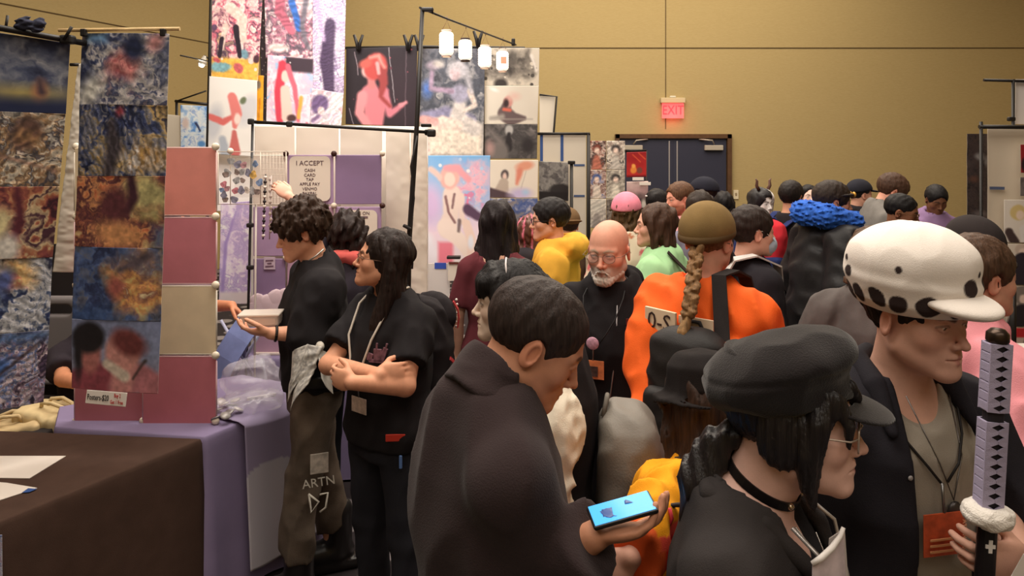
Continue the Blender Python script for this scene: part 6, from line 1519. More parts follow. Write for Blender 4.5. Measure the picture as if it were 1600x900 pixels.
for z in (1.28, 1.18, 1.06, .95): MB().ball(Vector(on_torso(c, -.083 + (1.28 - z) * .02, z, o=.034)), .0055, 2, (1, .5, 1)).build('button', mat((150, 146, 146), .4), c.root)
lanyard(c, (30, 26, 26), badge_z=1.165, o=.016, badge=(.098, .003 + .085), bcol=(206, 92, 56), xend=-.012)
b_ = Vector(on_torso(c, -.012, 1.165, o=.031)); yl = Vector((1, 0, 0))
text('ATTENDEE', .0125, mat((250, 190, 150), .5), 'badge_lettering', c.root, b_ + Vector((.040, -.004, 0)), (0, 0, -1), (1, 0, 0))
for k in range(3): MB().box(b_ + Vector((-.012, -.003, -.006 - k * .012)), (.055, .002, .004)).build('badge_line', mat((226, 160, 110), .5), c.root)
MB().tube([Vector(on_torso(c, -.04, 1.42, o=.014)), Vector(on_torso(c, -.01, 1.30, o=.016)), Vector(on_torso(c, .02, 1.225, o=.016)), Vector(on_torso(c, .05, 1.31, o=.016)), Vector(on_torso(c, .075, 1.42, o=.016))], .0016, 5).build('necklace', mat((120, 114, 110), .3, metal=.8), c.root)
MB().ball(Vector(on_torso(c, .02, 1.205, o=.018)), .017, 2, (1, .4, 1.2)).build('pendant', mat((90, 86, 86), .35, metal=.7), c.root)
hair(c, 'short', (34, 28, 28), o=.004, hairline=.058, nape=-.085, seed=9, hf=.0034, side=-.015)
def spotted_hat(c):
    S = Sdf(); R = rotm(-4, 0, 0)
    S.add(ell((0, .018, .108), (.125, .136, .090), R)); S.add(loft([(.008, .094, .116, 0, .012), (.035, .114, .131, 0, .014), (.085, .125, .137, 0, .018)], .012), .02)
    S.noise(lambda q: .0016 * np.abs(np.sin(np.arctan2(q[:, 0], q[:, 1] - .02) * 4)) ** .5); S.noise(fold(.12, .002, 4)); S.cut(half((0, 0, .012), (0, -.06, -1)))
    rg = np.random.default_rng(12); spots_ = []
    for row, (zz, n_, r_) in enumerate(((.042, 15, .0245), (.084, 15, .020), (.112, 15, .009))):
        for i in range(n_):
            th = 2 * math.pi * (i + .5 * row + rg.uniform(-.15, .15)) / n_
            if row and rg.random() < .22 * row: continue
            spots_.append((th, zz + rg.uniform(-.006, .006), r_ * rg.uniform(.75, 1.12), rg.uniform(-.8, .8), rg.uniform(.75, 1.1)))
    def col(q):
        C = np.tile(srgb(240, 232, 224), (len(q), 1)); th = np.arctan2(q[:, 0], q[:, 1] - .02)
        for t0, z0, r, a, el in spots_:
            dx = ((th - t0 + math.pi) % (2 * math.pi) - math.pi) * .125; dz = (q[:, 2] - .0 + q[:, 1] * 0) - z0
            X = dx * math.cos(a) + dz * math.sin(a); Y = (-dx * math.sin(a) + dz * math.cos(a)) / el
            m = np.clip((r - (np.abs(X) ** 1.7 + np.abs(Y) ** 1.7) ** (1 / 1.7)) / .002, 0, 1)[:, None]
            C = C * (1 - m) + srgb(58, 48, 48) * m
        return C
    k = hsdf(c, 'hat', S, (-.15, -.16, .0), (.15, .20, .21), .0032, VCLOTH, col=col)
    T = inter(ell((0, -.092, .050), (.082, .078, .021), rotm(9, 0, 0)), minus(half((0, -.045, 0), (0, 1, 0)), ell((0, .012, .03), (.08, .10, .3))))
    T2 = lambda q: T(q) + (q[:, 0] ** 2) * 0
    hsdf(c, 'hat_peak', T2, (-.12, -.24, .0), (.12, -.02, .11), .0034, mat((238, 230, 222), .9, .2, 400), k)
spotted_hat(c)
HM = c
# sword
t = thing('sword', 'toy sword with a lilac wrapped grip and white fluffy guard', 'sword')
YS = 1.40; p_top, p_gd, p_end = P(1559, 522, YS), P(1543, 803, YS), P(1536, 960, YS); ax_ = (p_top - p_gd).normalized(); sx = Vector((1, 0, 0)); sx = (sx - ax_ * sx.dot(ax_)).normalized(); sy = ax_.cross(sx)
Rs = Matrix((sx, -sy, ax_)).transposed(); L_ = (p_top - p_gd).length
def gpt(z, x=0, y=0): return p_gd + ax_ * z + sx * x + sy * y
MB().box(gpt(L_ / 2), (.034, .026, L_ - .02), Rs, bev=.010, seg=3).build('grip_core', mat((40, 36, 42), .6), t)
LILM = mat((176, 168, 196), .85, .3, 500, .05, 20)
nw = 17; st = (L_ - .03) / nw
for i in range(nw):
    if i == 9: continue
    z0 = .014 + i * st; b = MB()
    for fy in (-1, 1):
        for d_ in (-1, 1):
            b.prism([gpt(z0, d_ * .0208, fy * .012), gpt(z0 + st, d_ * .0208, fy * .012), gpt(z0 + st, d_ * .0003, fy * .0160), gpt(z0 + st * .84, d_ * .0003, fy * .0160), gpt(z0 + st * .5, d_ * .0125, fy * .0142), gpt(z0 + st * .16, d_ * .0003, fy * .0160), gpt(z0, d_ * .0003, fy * .0160)], sy * .003 * fy)
    for d_ in (-1, 1): b.box(gpt(z0 + st * .5, d_ * .0185), (.005, .028, st * .98), Rs, bev=.002)
    b.build('grip_wrap', LILM, t)
MB().lathe([(0, L_ + .012), (.012, L_ + .010), (.0195, L_ + .002), (.020, L_ - .012), (.018, L_ - .016)], p_gd, Rs, 20).build('pommel', mat((70, 58, 50), .3, metal=.8), t)
S = Sdf(); S.add(lambda p: np.sqrt((np.sqrt(np.maximum(((p - np.array(p_gd)) @ np.array(Rs))[:, 0] ** 2 + ((p - np.array(p_gd)) @ np.array(Rs))[:, 1] ** 2, 1e-9)) - .026) ** 2 + ((p - np.array(p_gd)) @ np.array(Rs))[:, 2] ** 2) - .019); S.noise(wob(.016, .0010, 4)); S.noise(wob(.03, .0016, 5))
sdf_obj('guard', S, np.array(p_gd) - .07, np.array(p_gd) + .07, .0028, mat((240, 234, 226), .95, .6, 300), t)
MB().box((p_gd + p_end) / 2 - ax_ * .01, (.033, .026, (p_gd - p_end).length), Rs, bev=.010, seg=3).build('scabbard', mat((26, 22, 24), .35), t)
for k in range(2):
    z = -.055 - k * .07; b = MB(); b.box(gpt(z, 0, .0135 if sy.y < 0 else -.0135), (.018, .002, .007), Rs); b.box(gpt(z, 0, .0135 if sy.y < 0 else -.0135), (.007, .0022, .024), Rs); b.build('cross_mark', mat((230, 226, 222), .5), t)
tag(MB().prism([P(1578, 905, 1.36), P(1600, 866, 1.36), P(1640, 860, 1.36), P(1640, 930, 1.36)], (0, .002, 0)).build('paper', mat((232, 224, 216), .6)), 'white paper corner beside the hand on the sword', 'paper')

# ---- person in black bob and white puffed sleeves, behind the phone man
c = person('pale person with a black bob, white puffed sleeve and grey backpack', 797, 471, 2.2, -100, skin=(232, 206, 186), sex='f', hdir=(0, 0, 6), hoff=(0, -.10, -.01), face=dict(brow=(30, 26, 26), lips=(196, 140, 130), nose=.9), hc=.009, L='down', R='down', pants=(40, 36, 38))
top(c, (40, 36, 38), off=.014, hem=.80, sleeve=0, only_arms='N', name='vest', fold_amp=.005)
S = Sdf()
for k in 'LR':
    S_, e_, w_, _, sg = c.J[k]; m_ = S_ + (e_ - S_) * .42
    S.add(ell(m_, (.078, .078, .14)), .03); S.add(cone(S_, S_ + (e_ - S_) * .3, .06, .075), .03); S.add(cone(e_ + (S_ - e_) * .22, e_, .058, .058), .015); S.add(ccone(e_ - (e_ - S_) * .1, e_ + (w_ - e_) * .95, .046, .040), .008)
S.noise(fold(.07, .010, 4, (1.3, 1.3, .6)))
sdf_obj('blouse_sleeve', S, c.lo - .05, c.hi + .05, .008, mat((236, 226, 206), .9, .3, 300), c.root)
hair(c, 'bob', (30, 26, 28), bangs=.045, seed=4, front=True, hf=.0045, o=.004)
MB().tube([c.hp(.072, -.005, .085), c.hp(.045, -.01, .122), c.hp(0, -.012, .133), c.hp(-.045, -.01, .122), c.hp(-.072, -.005, .085)], .0028, 8).build('headband', mat((226, 216, 216), .4), c.root)
backpack(c, 'large grey backpack worn behind the white puffed sleeve', (112, 106, 98), .34, .20, .50, 1.00, .13, m=mat((118, 112, 104), .6, .25, 200, .08, 8, spec=.35), hh=.009, top_k=.75, straps=False)

# ---- bald man with a white beard
c = person('bald man with a white beard and glasses, in a black hoodie with a badge', 951, 391, 3.12, -12, hs=1.07, skin=(222, 160, 136), fat=1.06, hdir=(8, 0, -6), face=dict(brow=(190, 170, 150), beard=(206, 196, 186), beard_k=.85, lips=(176, 106, 96), nose=1.2, cheek=1.1, gaze=(-.1, -.4), jaw=1.05), L='down', R='down', hc=.010)
top(c, (36, 33, 35), off=.012, hem=.90, sleeve=0, only_arms='N', name='shirt', neck=(.064, 0))
top(c, (32, 29, 31), off=.030, hem=.80, sleeve=.98, name='hoodie', hood=True, neck=(.075, 0), fold_amp=.009, arm_off=.012, wide=.02, seed=12)
hair(c, 'fringe', (206, 196, 186), seed=2)
S = Sdf(); S.add(both(ell((0, -.078, -.098), (.034, .026, .026)), *[cone((s * .056, -.030, -.075), (s * .02, -.080, -.100), .014, .018) for s in (-1, 1)], *[cone((s * .004, -.104, -.0555), (s * .026, -.092, -.072), .0055, .005) for s in (-1, 1)], k=.012)); S.sub(ell((0, -.098, -.0685), (.020, .014, .0060)), .003); S.noise(wob(.012, .0018, 3))
hsdf(c, 'beard', S, (-.09, -.13, -.14), (.09, .01, -.03), .0035, mat((214, 204, 194), .9, .6, 120))
glasses(c, (120, 100, 84), (.024, .019), .0012)
lanyard(c, (26, 24, 26), badge_z=1.115, o=.066, badge=(.09, .075), bcol=(206, 120, 76), xend=-.03, disc=(196, 150, 170))
MB().box(Vector(on_torso(c, -.03, 1.115, o=.078)) + Vector((-.004, -.004, -.005)), (.05, .002, .04)).build('badge_picture', mat((70, 50, 46), .5, var=.5, vscale=50), c.root)
for i, (dx, dz) in enumerate(((0, .02), (.024, .02), (0, -.012), (.024, -.012))):
    MB().box(Vector(on_torso(c, .105 + dx, 1.29 + dz, o=.046)), (.018, .004, .024), Matrix.Rotation(.4, 3, 'Z')).build('chest_emblem', mat((110, 46, 44), .7), c.root)
zp = MB()
for x in (.055,): zp.tube([Vector(on_torso(c, x, 1.37, o=.042)), Vector(on_torso(c, x + .005, 1.20, o=.046)), Vector(on_torso(c, x - .02, 1.0, o=.052)), Vector(on_torso(c, x - .03, .86, o=.052))], .003, 6)
zp.build('zip', mat((150, 144, 144), .35, metal=.6), c.root)

# ---- woman with crossed arms
c = person('long-haired woman in glasses and a black tee with crossed arms', 599, 404, 2.95, -48, skin=(220, 158, 126), sex='f', fat=1.06, hdir=(-9, 0, -42), face=dict(brow=(70, 50, 40), lips=(196, 120, 104), nose=1.05, chin=1.1), hc=.0095, hf=.0036,
           R=('px', (514, 570, 2.90), (592, 586, 2.66), dict(d=(.8, .35, .0), n=(.3, .9, -.1), curl=.5)), L=('px', (633, 603, 2.72), (550, 598, 2.60), dict(d=(-.75, .45, .05), n=(.2, .9, 0), curl=.5)), hand_foci='LR', pants=(40, 40, 46), pants_fat=1.15, feet=((-.14, .05), (.16, -.02)))
top(c, (36, 33, 35), off=.020, hem=.84, sleeve=.36, name='tee_shirt', neck=(.068, 0), fold_amp=.008, arm_off=.006, wide=.015, seed=5, m=cloth((34, 31, 33)))
hair(c, 'long', (46, 34, 30), length=.40, hairline=.082, seed=7, width=.95, back=.075, hf=.0045, front=False)
S = Sdf()
for sg in (-1, 1): S.add(c.hd(chain([(sg * .055, -.02, .085), (sg * .083, .005, .04), (sg * .089, .030, -.03), (sg * .080, .035, -.12), (sg * .080, .02, -.25), (sg * .085, .0, -.36)], (.018, .022, .026, .034, .036, .012))), .01)
S.noise(c.hd(strand(30, .003, 12, 3))); p0 = np.array(c.hp(0, 0, -.15)); sdf_obj('hair_lock', S, p0 - .32, p0 + .28, .005, hairmat((46, 34, 30)), c.root)
glasses(c, (96, 70, 56), (.023, .019), .0012)
lanyard(c, (206, 196, 184), badge_z=1.02, o=.032, badge=(.085, .06), bcol=(214, 196, 186), w=.016)
pr_ = MB(); cq = Vector(on_torso(c, .095, 1.235, o=.034)); Rq = Matrix.Rotation(.40, 3, 'Z')
for dx, dz, w_, h_, a_ in ((-.032, -.012, .022, .030, .3), (.0, -.004, .034, .050, 0), (.024, .0, .020, .056, .35), (-.008, -.026, .06, .014, 0), (.034, .028, .008, .034, .3), (-.004, .028, .008, .03, .1)): pr_.box(cq + Rq @ Vector((dx, 0, dz)), (w_, .006, h_), Rq @ Matrix.Rotation(a_, 3, 'Y'), bev=.002)
pr_.build('shirt_print', mat((120, 84, 96), .7, var=.35, vscale=70), c.root)
q = Vector(on_torso(c, .150, .93, o=.035)); MB().box(c.w2l(P(618, 684, 2.79)), (.075, .006, .028), Matrix.Rotation(.75, 3, 'Z'), bev=.003).build('belt_card', mat((206, 60, 44), .5), c.root)
MB().box(c.w2l(P(626, 722, 2.78)), (.012, .006, .05), Matrix.Rotation(.75, 3, 'Z'), bev=.003).build('pocket_pen', mat((96, 130, 190), .4), c.root)
cw_ = c
t = backpack(c, 'black backpack with a red zip and bead trim, behind the woman with crossed arms', (40, 36, 38), .28, .17, .46, 1.13, .115, hh=.008, straps=False, pocket=False)
Q = Sdf(); Q.add(ell((0, .255, 1.27), (.12, .06, .10))); Q.noise(fold(.1, .004, 3)); sdf_obj('top_pouch', Q, (-.15, .17, 1.14), (.15, .34, 1.40), .008, cloth((38, 34, 36)), t)
RZ = mat((170, 50, 56), .5)
strap_path('zip', [(.098, .275, 1.335), (.108, .292, 1.30), (.110, .297, 1.26), (.105, .294, 1.22)], .016, .005, RZ, t, (1, .6, 0))
for i in range(7): MB().ball((.088 - .0 + .004 * math.sin(i), .305, 1.335 - i * .019), .0065, 1).build('bead', mat((216, 206, 200), .4), t)
strap_path('zip', [(.150, .20, 1.12), (.140, .25, 1.08), (.12, .29, 1.04)], .014, .005, RZ, t, (1, .6, 0))

# ---- curly-haired man at the purple table
c = person('curly-haired man in black with a grey bandana at the waist, buying at the table', 470, 361, 3.34, -84, skin=(220, 160, 130), fat=.98, hdir=(16, 0, -4), hoff=(0, -.03, -.01), face=dict(brow=(50, 36, 30), lips=(190, 110, 100)), hc=.011, hf=.0045,
           L=('px', (482, 522, 3.16), (424, 521, 3.10), dict(d=(-1, -.05, .12), n=(.1, .4, 1), curl=.35)), R=('px', (480, 500, 3.48), (440, 490, 3.34), dict(d=(-1, -.2, .0), n=(0, -.6, -.8), curl=.3)), hand_foci='LR', pants=None, feet=((-.10, .10), (.12, -.10)), shoes=None)
top(c, (36, 33, 35), off=.022, hem=.90, sleeve=.62, name='shirt', fold_amp=.010, arm_off=.03, wide=.02, seed=15, collar='stand', m=cloth((36, 33, 35)))
hair(c, 'curly', (66, 46, 36), o=.010, hairline=.055, seed=5, hf=.0055)
MB().tube([c.hp(.05, .07, -.10), c.hp(.075, .03, -.115), c.hp(.06, -.03, -.135)], .004, 6).build('neck_chain', mat((190, 186, 180), .3, metal=.8), c.root)
trousers(c, (96, 84, 74), 1.12, m=mat((98, 86, 76), .9, .3, 250, .45, 7, spec=.1), flare=.012, amp=.012, bottom=.20)
for fx_, fy_ in c.feet:
    S = Sdf(); S.add(cone((fx_ * c.s, (fy_ + .02) * c.s, .09), (fx_ * c.s, (fy_ + .02) * c.s, .26 * c.s), .062, .066)); S.add(ell((fx_ * c.s, (fy_ - .06) * c.s, .075), (.058, .155, .062)), .03); S.add(rbox((fx_ * c.s, (fy_ - .045) * c.s, .026), (.056, .155, .026), .012), .006); S.cut(half((0, 0, .004), (0, 0, -1)))
    sdf_obj('boot', S, (fx_ - .12, fy_ - .28, 0), (fx_ + .12, fy_ + .16, .32), .008, mat((30, 27, 28), .35, spec=.5), c.root)
t_ = MB()
for k in range(40):
    a = 2 * math.pi * k / 40; T_ = np.array(sorted(c.tab(.032))); w_ = np.interp(.955 * c.s, T_[:, 0], T_[:, 1]); d_ = np.interp(.955 * c.s, T_[:, 0], T_[:, 2]); t_.ball((w_ * math.cos(a), d_ * math.sin(a), .955 * c.s), .007, 1)
S = Sdf(); S.add(minus(loft([(.93 * c.s, .175 * c.s + .03, .125 * c.s + .03, 0, 0), (.98 * c.s, .17 * c.s + .03, .12 * c.s + .03, 0, 0)], .006), loft([(.90 * c.s, .172 * c.s + .018, .12 * c.s + .018, 0, 0), (1.0 * c.s, .168 * c.s + .018, .118 * c.s + .018, 0, 0)], .004)))
bl = sdf_obj('belt', S, (-.3, -.25, .9 * c.s), (.3, .25, 1.02 * c.s), .008, mat((30, 26, 26), .4), c.root); t_.build('belt_stud', mat((180, 174, 168), .3, metal=.9), bl)
BAN = mat((196, 188, 176), .9, .3, 300, .25, 18)
t_ = MB(); t_.ball(Vector(c.w2l(P(500, 541, 3.07))), .022, 3, (1.2, .8, .9)); bn_ = t_.build('bandana', BAN, c.root)
MI = c.root.matrix_basis
for q_, sd_ in (([(474, 536, 3.08), (505, 542, 3.05), (482, 600, 3.00), (453, 642, 3.02)], 3), ([(456, 548, 3.08), (486, 536, 3.07), (470, 590, 3.03), (450, 628, 3.05)], 4), ([(494, 538, 3.05), (516, 552, 3.06), (520, 616, 3.05), (502, 592, 3.00)], 5)):
    pp_ = [Vector(c.w2l(P(*q)).tolist()) for q in q_]
    sheet('bandana_tail', pp_, res=3.0, layers=[('flat', (196, 190, 180)), ('swirl', 6, [(150, 146, 142), (206, 200, 190), (130, 126, 124), (210, 204, 196)], .6), ('r', .0, .0, .16, 1, (214, 206, 196), .02), ('r', .86, .0, 1, 1, (206, 198, 188), .02)], seed=sd_, bulge=.02, thick=.004, parent=bn_, material=VCLOTH)
WT = mat((206, 200, 190), .8); 
def leg_pt(px, py, Y=3.13): return c.w2l(P(px, py, Y))
MB().tube([leg_pt(483, 773), leg_pt(486, 801), leg_pt(498, 784), leg_pt(482, 772)], .0045, 6).build('trouser_lettering', WT, c.root)
MB().tube([leg_pt(500, 773), leg_pt(512, 770), leg_pt(509, 793), leg_pt(500, 800)], .0045, 6).build('trouser_lettering', WT, c.root)
for s_, x, y, sz in (('ARTN', 498, 754, .052),): text(s_, sz, WT, 'trouser_lettering', c.root, leg_pt(x, y), c.dirl((1, .12, .12)), c.dirl((0, .05, 1)))
MB().box(leg_pt(499, 724), (.075, .004, .085), Matrix.Rotation(math.radians(84 + 4), 3, 'Z'), bev=.002).build('trouser_patch', mat((196, 186, 176), .8, var=.3, vscale=40), c.root)
b_ = MB(); b_.tube([Vector(c.J['L'][2].tolist()) + Vector((.03 * math.cos(a), .0, .03 * math.sin(a))) for a in [2 * math.pi * k / 16 for k in range(17)]], .005, 6, caps=False)
wr = c.J['L'][2] + (c.J['L'][1] - c.J['L'][2]) * .12; dl = (c.J['L'][1] - c.J['L'][2]); dl = dl / np.linalg.norm(dl); ua = np.cross(dl, (0, 0, 1)); ua /= np.linalg.norm(ua); ub = np.cross(dl, ua); b_.bm.free()
b_ = MB(); b_.tube([Vector((wr + (ua * math.cos(a) + ub * math.sin(a)) * .030).tolist()) for a in [2 * math.pi * k / 16 for k in range(17)]], .006, 6, caps=False); b_.build('bracelet', mat((30, 26, 26), .5), c.root)
ringS = [Vector(c.w2l(P(469 + 5 * math.cos(a), 483 + 7 * math.sin(a), 3.17))) for a in [2 * math.pi * k / 14 for k in range(15)]]
MB().tube(ringS, .0025, 6, caps=False).build('sleeve_print', WT, c.root)
tb = thing('plastic_tray', 'clear plastic tray passed between two hands over the purple table', 'tray', tuple(P(408, 499, 3.20)))
MB().box((0, 0, 0), (.165, .10, .05), Matrix.Rotation(.1, 3, 'Z'), bev=.012).build('tray_box', mat((226, 212, 200), .15, alpha=.6, spec=.8), tb); MB().box((0, 0, .028), (.175, .11, .010), Matrix.Rotation(.1, 3, 'Z'), bev=.004).build('tray_lid', mat((236, 226, 214), .15, alpha=.7, spec=.8), tb)
MB().box((0, 0, -.008), (.14, .08, .026), Matrix.Rotation(.1, 3, 'Z'), bev=.006).build('contents', mat((206, 180, 166), .6, var=.4, vscale=40), tb)
# ---------------------------------------------------------------- the crowd
BRN, DBR, BLK = (74, 54, 42), (54, 40, 34), (34, 29, 30)
def clip_on(c, col, pos, r=.014): MB().ball(c.hp(*pos), r, 2, (1.4, 1, .6)).build('hair_clip', mat(col, .4), c.root)

# seated vendor hidden behind the hanging prints: only an elbow shows
c = person('seated vendor whose bare elbow shows between the two print columns', 152, 480, 4.0, 12, skin=(206, 140, 104), height_k=.98, legs=False, pants=None, shoes=None, R=('px', (98, 592, 3.75), (150, 606, 3.62)), hands=True, fat=1.1)
top(c, (50, 44, 50), sleeve=.36, name='tee_shirt', off=.02, hem=.80)
hair(c, 'short', DBR)
S = Sdf()
for sg in (-1, 1): S.add(cone((sg * .09, .03, .86), (sg * .11, -.38, .86), .095, .075), .03); S.add(ccone((sg * .11, -.38, .86), (sg * .11, -.36, -c.root.location.z + .08), .072, .055), .02)
sdf_obj('trousers', S, (-.3, -.5, -c.root.location.z + .05), (.3, .25, 1.0), .016, cloth((44, 44, 52)), c.root)
for sg in (-1, 1):
    S = Sdf(); S.add(ell((sg * .11, -.41, -c.root.location.z + .045), (.048, .13, .045))); S.cut(half((0, 0, -c.root.location.z + .004), (0, 0, -1))); sdf_obj('shoe', S, (sg * .11 - .08, -.58, -c.root.location.z), (sg * .11 + .08, -.25, -c.root.location.z + .12), .014, mat((30, 28, 30), .5), c.root)
st = thing('stool', 'low black stool under the seated vendor', 'stool', (c.root.location.x, c.root.location.y + .03, 0)); MB().lathe([(0, .42), (.17, .42), (.18, .44), (.17, .46), (0, .46)]).build('seat', mat((40, 38, 40), .6), st)
for k in range(4): a = math.pi / 4 + k * math.pi / 2; MB().tube([(.12 * math.cos(a), .12 * math.sin(a), .43), (.18 * math.cos(a), .18 * math.sin(a), 0)], .012, 8).build('leg', BLACK_METAL, st)

# vendor behind the pink panels handing over the tray
c = person('vendor behind the pink panels, one forearm reaching out over the table', 275, 355, 4.15, 30, skin=(196, 130, 96), L=('px', (318, 478, 4.05), (362, 478, 3.75), dict(d=(.75, -.3, -.55), n=(-.4, -.5, -.6), curl=.4)), hand_foci='L', hf=.005)
top(c, (120, 100, 110), sleeve=.40, name='tee_shirt', off=.018)
hair(c, 'short', BLK)

# dark wavy-haired customer reaching up
c = person('customer with wavy dark hair reaching up to the sticker rack', 543, 366, 3.98, 168, skin=(226, 172, 148), sex='f', L=('px', (489, 352, 4.02), (452, 307, 4.02), dict(d=(-.8, .1, .7), n=(-.3, .7, -.4), curl=.5)), hand_foci='L', hf=.0055)
top(c, (54, 48, 56), sleeve=.42, name='tee_shirt', off=.018)
hair(c, 'long', (50, 36, 32), length=.20, o=.010, noise=wob(.05, .012, 3), width=1.05, seed=11)
S = Sdf(); S.add(chain([(-.10, .06, 1.46 * c.s), (-.13, -.03, 1.42 * c.s), (-.10, -.09, 1.36 * c.s), (.0, -.12, 1.33 * c.s), (.10, -.09, 1.36 * c.s), (.12, .0, 1.44 * c.s), (.04, .08, 1.47 * c.s), (-.10, .06, 1.46 * c.s)], (.04,) * 8)); S.noise(fold(.06, .006, 2)); sdf_obj('scarf', S, (-.25, -.25, 1.2 * c.s), (.25, .25, 1.6 * c.s), .011, cloth((206, 96, 90)), c.root)

# long dark wavy hair, maroon top
c = person('woman with long dark wavy hair and a maroon off-shoulder top, seen from behind', 777, 350, 4.05, 172, skin=(226, 176, 150), sex='f')
top(c, (96, 44, 50), sleeve=.40, hem=.84, name='top', off=.018, neck=(.10, 0))
hair(c, 'long', (42, 32, 34), length=.46, width=1.2, o=.008, noise=wob(.09, .007, 5, (1, 1, .6)), seed=13)
# reddish hair with pink streaks
c = person('person with short red-brown hair streaked pink, dark jacket with pale trim', 829, 366, 4.75, 165, skin=(220, 170, 146), sex='f')
top(c, (46, 42, 46), name='jacket', off=.026, hood=True)
def streak(V): 
    q = c.toh(V); th = np.arctan2(q[:, 0], q[:, 1]); m = (np.sin(th * 13) > .72)[:, None]; return np.where(m, srgb(206, 110, 130), srgb(92, 58, 46))
hair(c, 'bob', (92, 58, 46), colf=streak, m=mat((128, 128, 128), .5, .5, 55, .3, 30, vcol=True, stretch=(5, 5, .4)), seed=15, o=.006, noise=wob(.04, .006, 8))
MB().tube([(-.10, .12, 1.45 * c.s), (-.15, .10, 1.25 * c.s), (-.17, .07, 1.0 * c.s)], .010, 6).build('trim', mat((206, 196, 190), .7), c.root)
# yellow hoodie
c = person('man in glasses and a mustard yellow hoodie, facing the prints', 858, 343, 4.25, -104, skin=(224, 166, 138), hdir=(4, 0, 22), face=dict(brow=(40, 32, 30)))
top(c, (222, 164, 54), name='hoodie', off=.034, hood=True, fold_amp=.014, arm_off=.015, hem=.80, m=mat((226, 168, 58), .9, .3, 300, .10, 12))
hair(c, 'short', (36, 30, 30), o=.010, seed=8); glasses(c, (26, 22, 24), (.024, .017), .002, False)
# brown cap, brown jacket
c = person('person in a brown cap and brown jacket with pale straps, right of the yellow hoodie', 886, 352, 5.2, -160, skin=(206, 150, 124))
top(c, (86, 66, 52), name='jacket', off=.030, fold_amp=.01, arm_off=.01)
hair(c, 'short', DBR); cap(c, (106, 82, 56), back=True)
for sg in (-1, 1): strap_path('strap', [(sg * .10, .14, 1.15 * c.s), (sg * .10, .135, 1.35 * c.s), (sg * .10, .06, 1.475 * c.s), (sg * .11, -.06, 1.45 * c.s)], .045, .008, cloth((176, 160, 140)), c.root, (0, 1, .3))
# pink cap, floral shirt
c = person('person in a pink cap and a cream floral shirt, seen from behind', 979, 333, 4.8, 172, skin=(226, 176, 150), sex='f')
def floral(V):
    rg = np.random.default_rng(3); C = np.tile(srgb(226, 210, 186), (len(V), 1))
    for i in range(70):
        p0 = np.array((rg.uniform(-.3, .3), rg.uniform(-.2, .2), rg.uniform(.85, 1.5))); m = (np.sqrt(((V - p0) ** 2).sum(1)) < rg.uniform(.02, .035)); C[m] = srgb(*((206, 110, 110), (150, 150, 96), (190, 120, 90))[i % 3])
    return C
top(c, (226, 210, 186), sleeve=.45, name='shirt', off=.022, colf=floral, collar='shirt')
hair(c, 'bob', (104, 78, 54), seed=17, noise=wob(.04, .008, 3)); cap(c, (236, 140, 160), o=.014)
# black hair with a clip
c = person('black-haired person with a pale hair clip before the double doors', 1027, 316, 6.6, 150, skin=(220, 170, 146), sex='f')
top(c, (50, 44, 48), name='top'); hair(c, 'bob', BLK, seed=18, o=.004); clip_on(c, (230, 216, 206), (.05, .10, .06))
# mint green
c = person('woman with a brown bob in a mint green shirt, facing left', 1024, 352, 4.0, -112, skin=(232, 176, 152), sex='f', hdir=(0, 0, 24), fat=1.12, face=dict(brow=(80, 56, 44)))
top(c, (166, 210, 158), name='shirt', sleeve=.46, off=.028, fold_amp=.013, m=mat((166, 212, 158), .9, .25, 300, .06, 12), arm_off=.02)
hair(c, 'bob', (84, 58, 44), seed=19, width=.9, hairline=.078)
strap_path('bag_strap', [(-.16, -.10, 1.05 * c.s), (-.06, .16, 1.20 * c.s), (.05, .16, 1.36 * c.s), (.10, .08, 1.46 * c.s)], .022, .006, cloth((60, 50, 46)), c.root, (0, 1, .2))
# bearded man in pink
c = person('red-bearded man in a pink shirt before the double doors', 1061, 310, 5.6, -66, skin=(232, 160, 136), fat=1.2, hdir=(6, 0, 6), face=dict(brow=(120, 80, 56), beard=(150, 92, 62)))
top(c, (240, 168, 172), name='shirt', sleeve=.6, off=.028, collar='shirt', m=mat((240, 168, 172), .9, .25, 300)); hair(c, 'short', (110, 76, 54), seed=20, o=.008)
MB().tube([(.10, -.14, 1.38 * c.s), (.12, -.16, 1.2 * c.s), (.10, -.17, 1.0 * c.s)], .016, 6).build('strap', cloth((60, 56, 58)), c.root)
# black cap
c = person('man in a black cap with its peak to the left, right of the red-bearded man', 1098, 303, 6.0, -76, skin=(214, 156, 130), face=dict(brow=(50, 40, 36)))
top(c, (96, 80, 84), name='shirt', off=.022); hair(c, 'short', DBR); cap(c, (40, 40, 50), o=.012)
c = person('dark-brown-haired person below the black cap, seen from behind', 1094, 326, 5.1, 170, skin=(214, 160, 134), sex='f')
top(c, (120, 116, 132), name='sweater', off=.028); hair(c, 'bob', DBR, seed=22, o=.006)
c = person('short black-haired person right of the doors, seen from behind', 1131, 320, 6.8, 176, skin=(214, 160, 134), sex='f')
top(c, (60, 52, 54), name='top'); hair(c, 'bob', BLK, seed=23, o=.006)

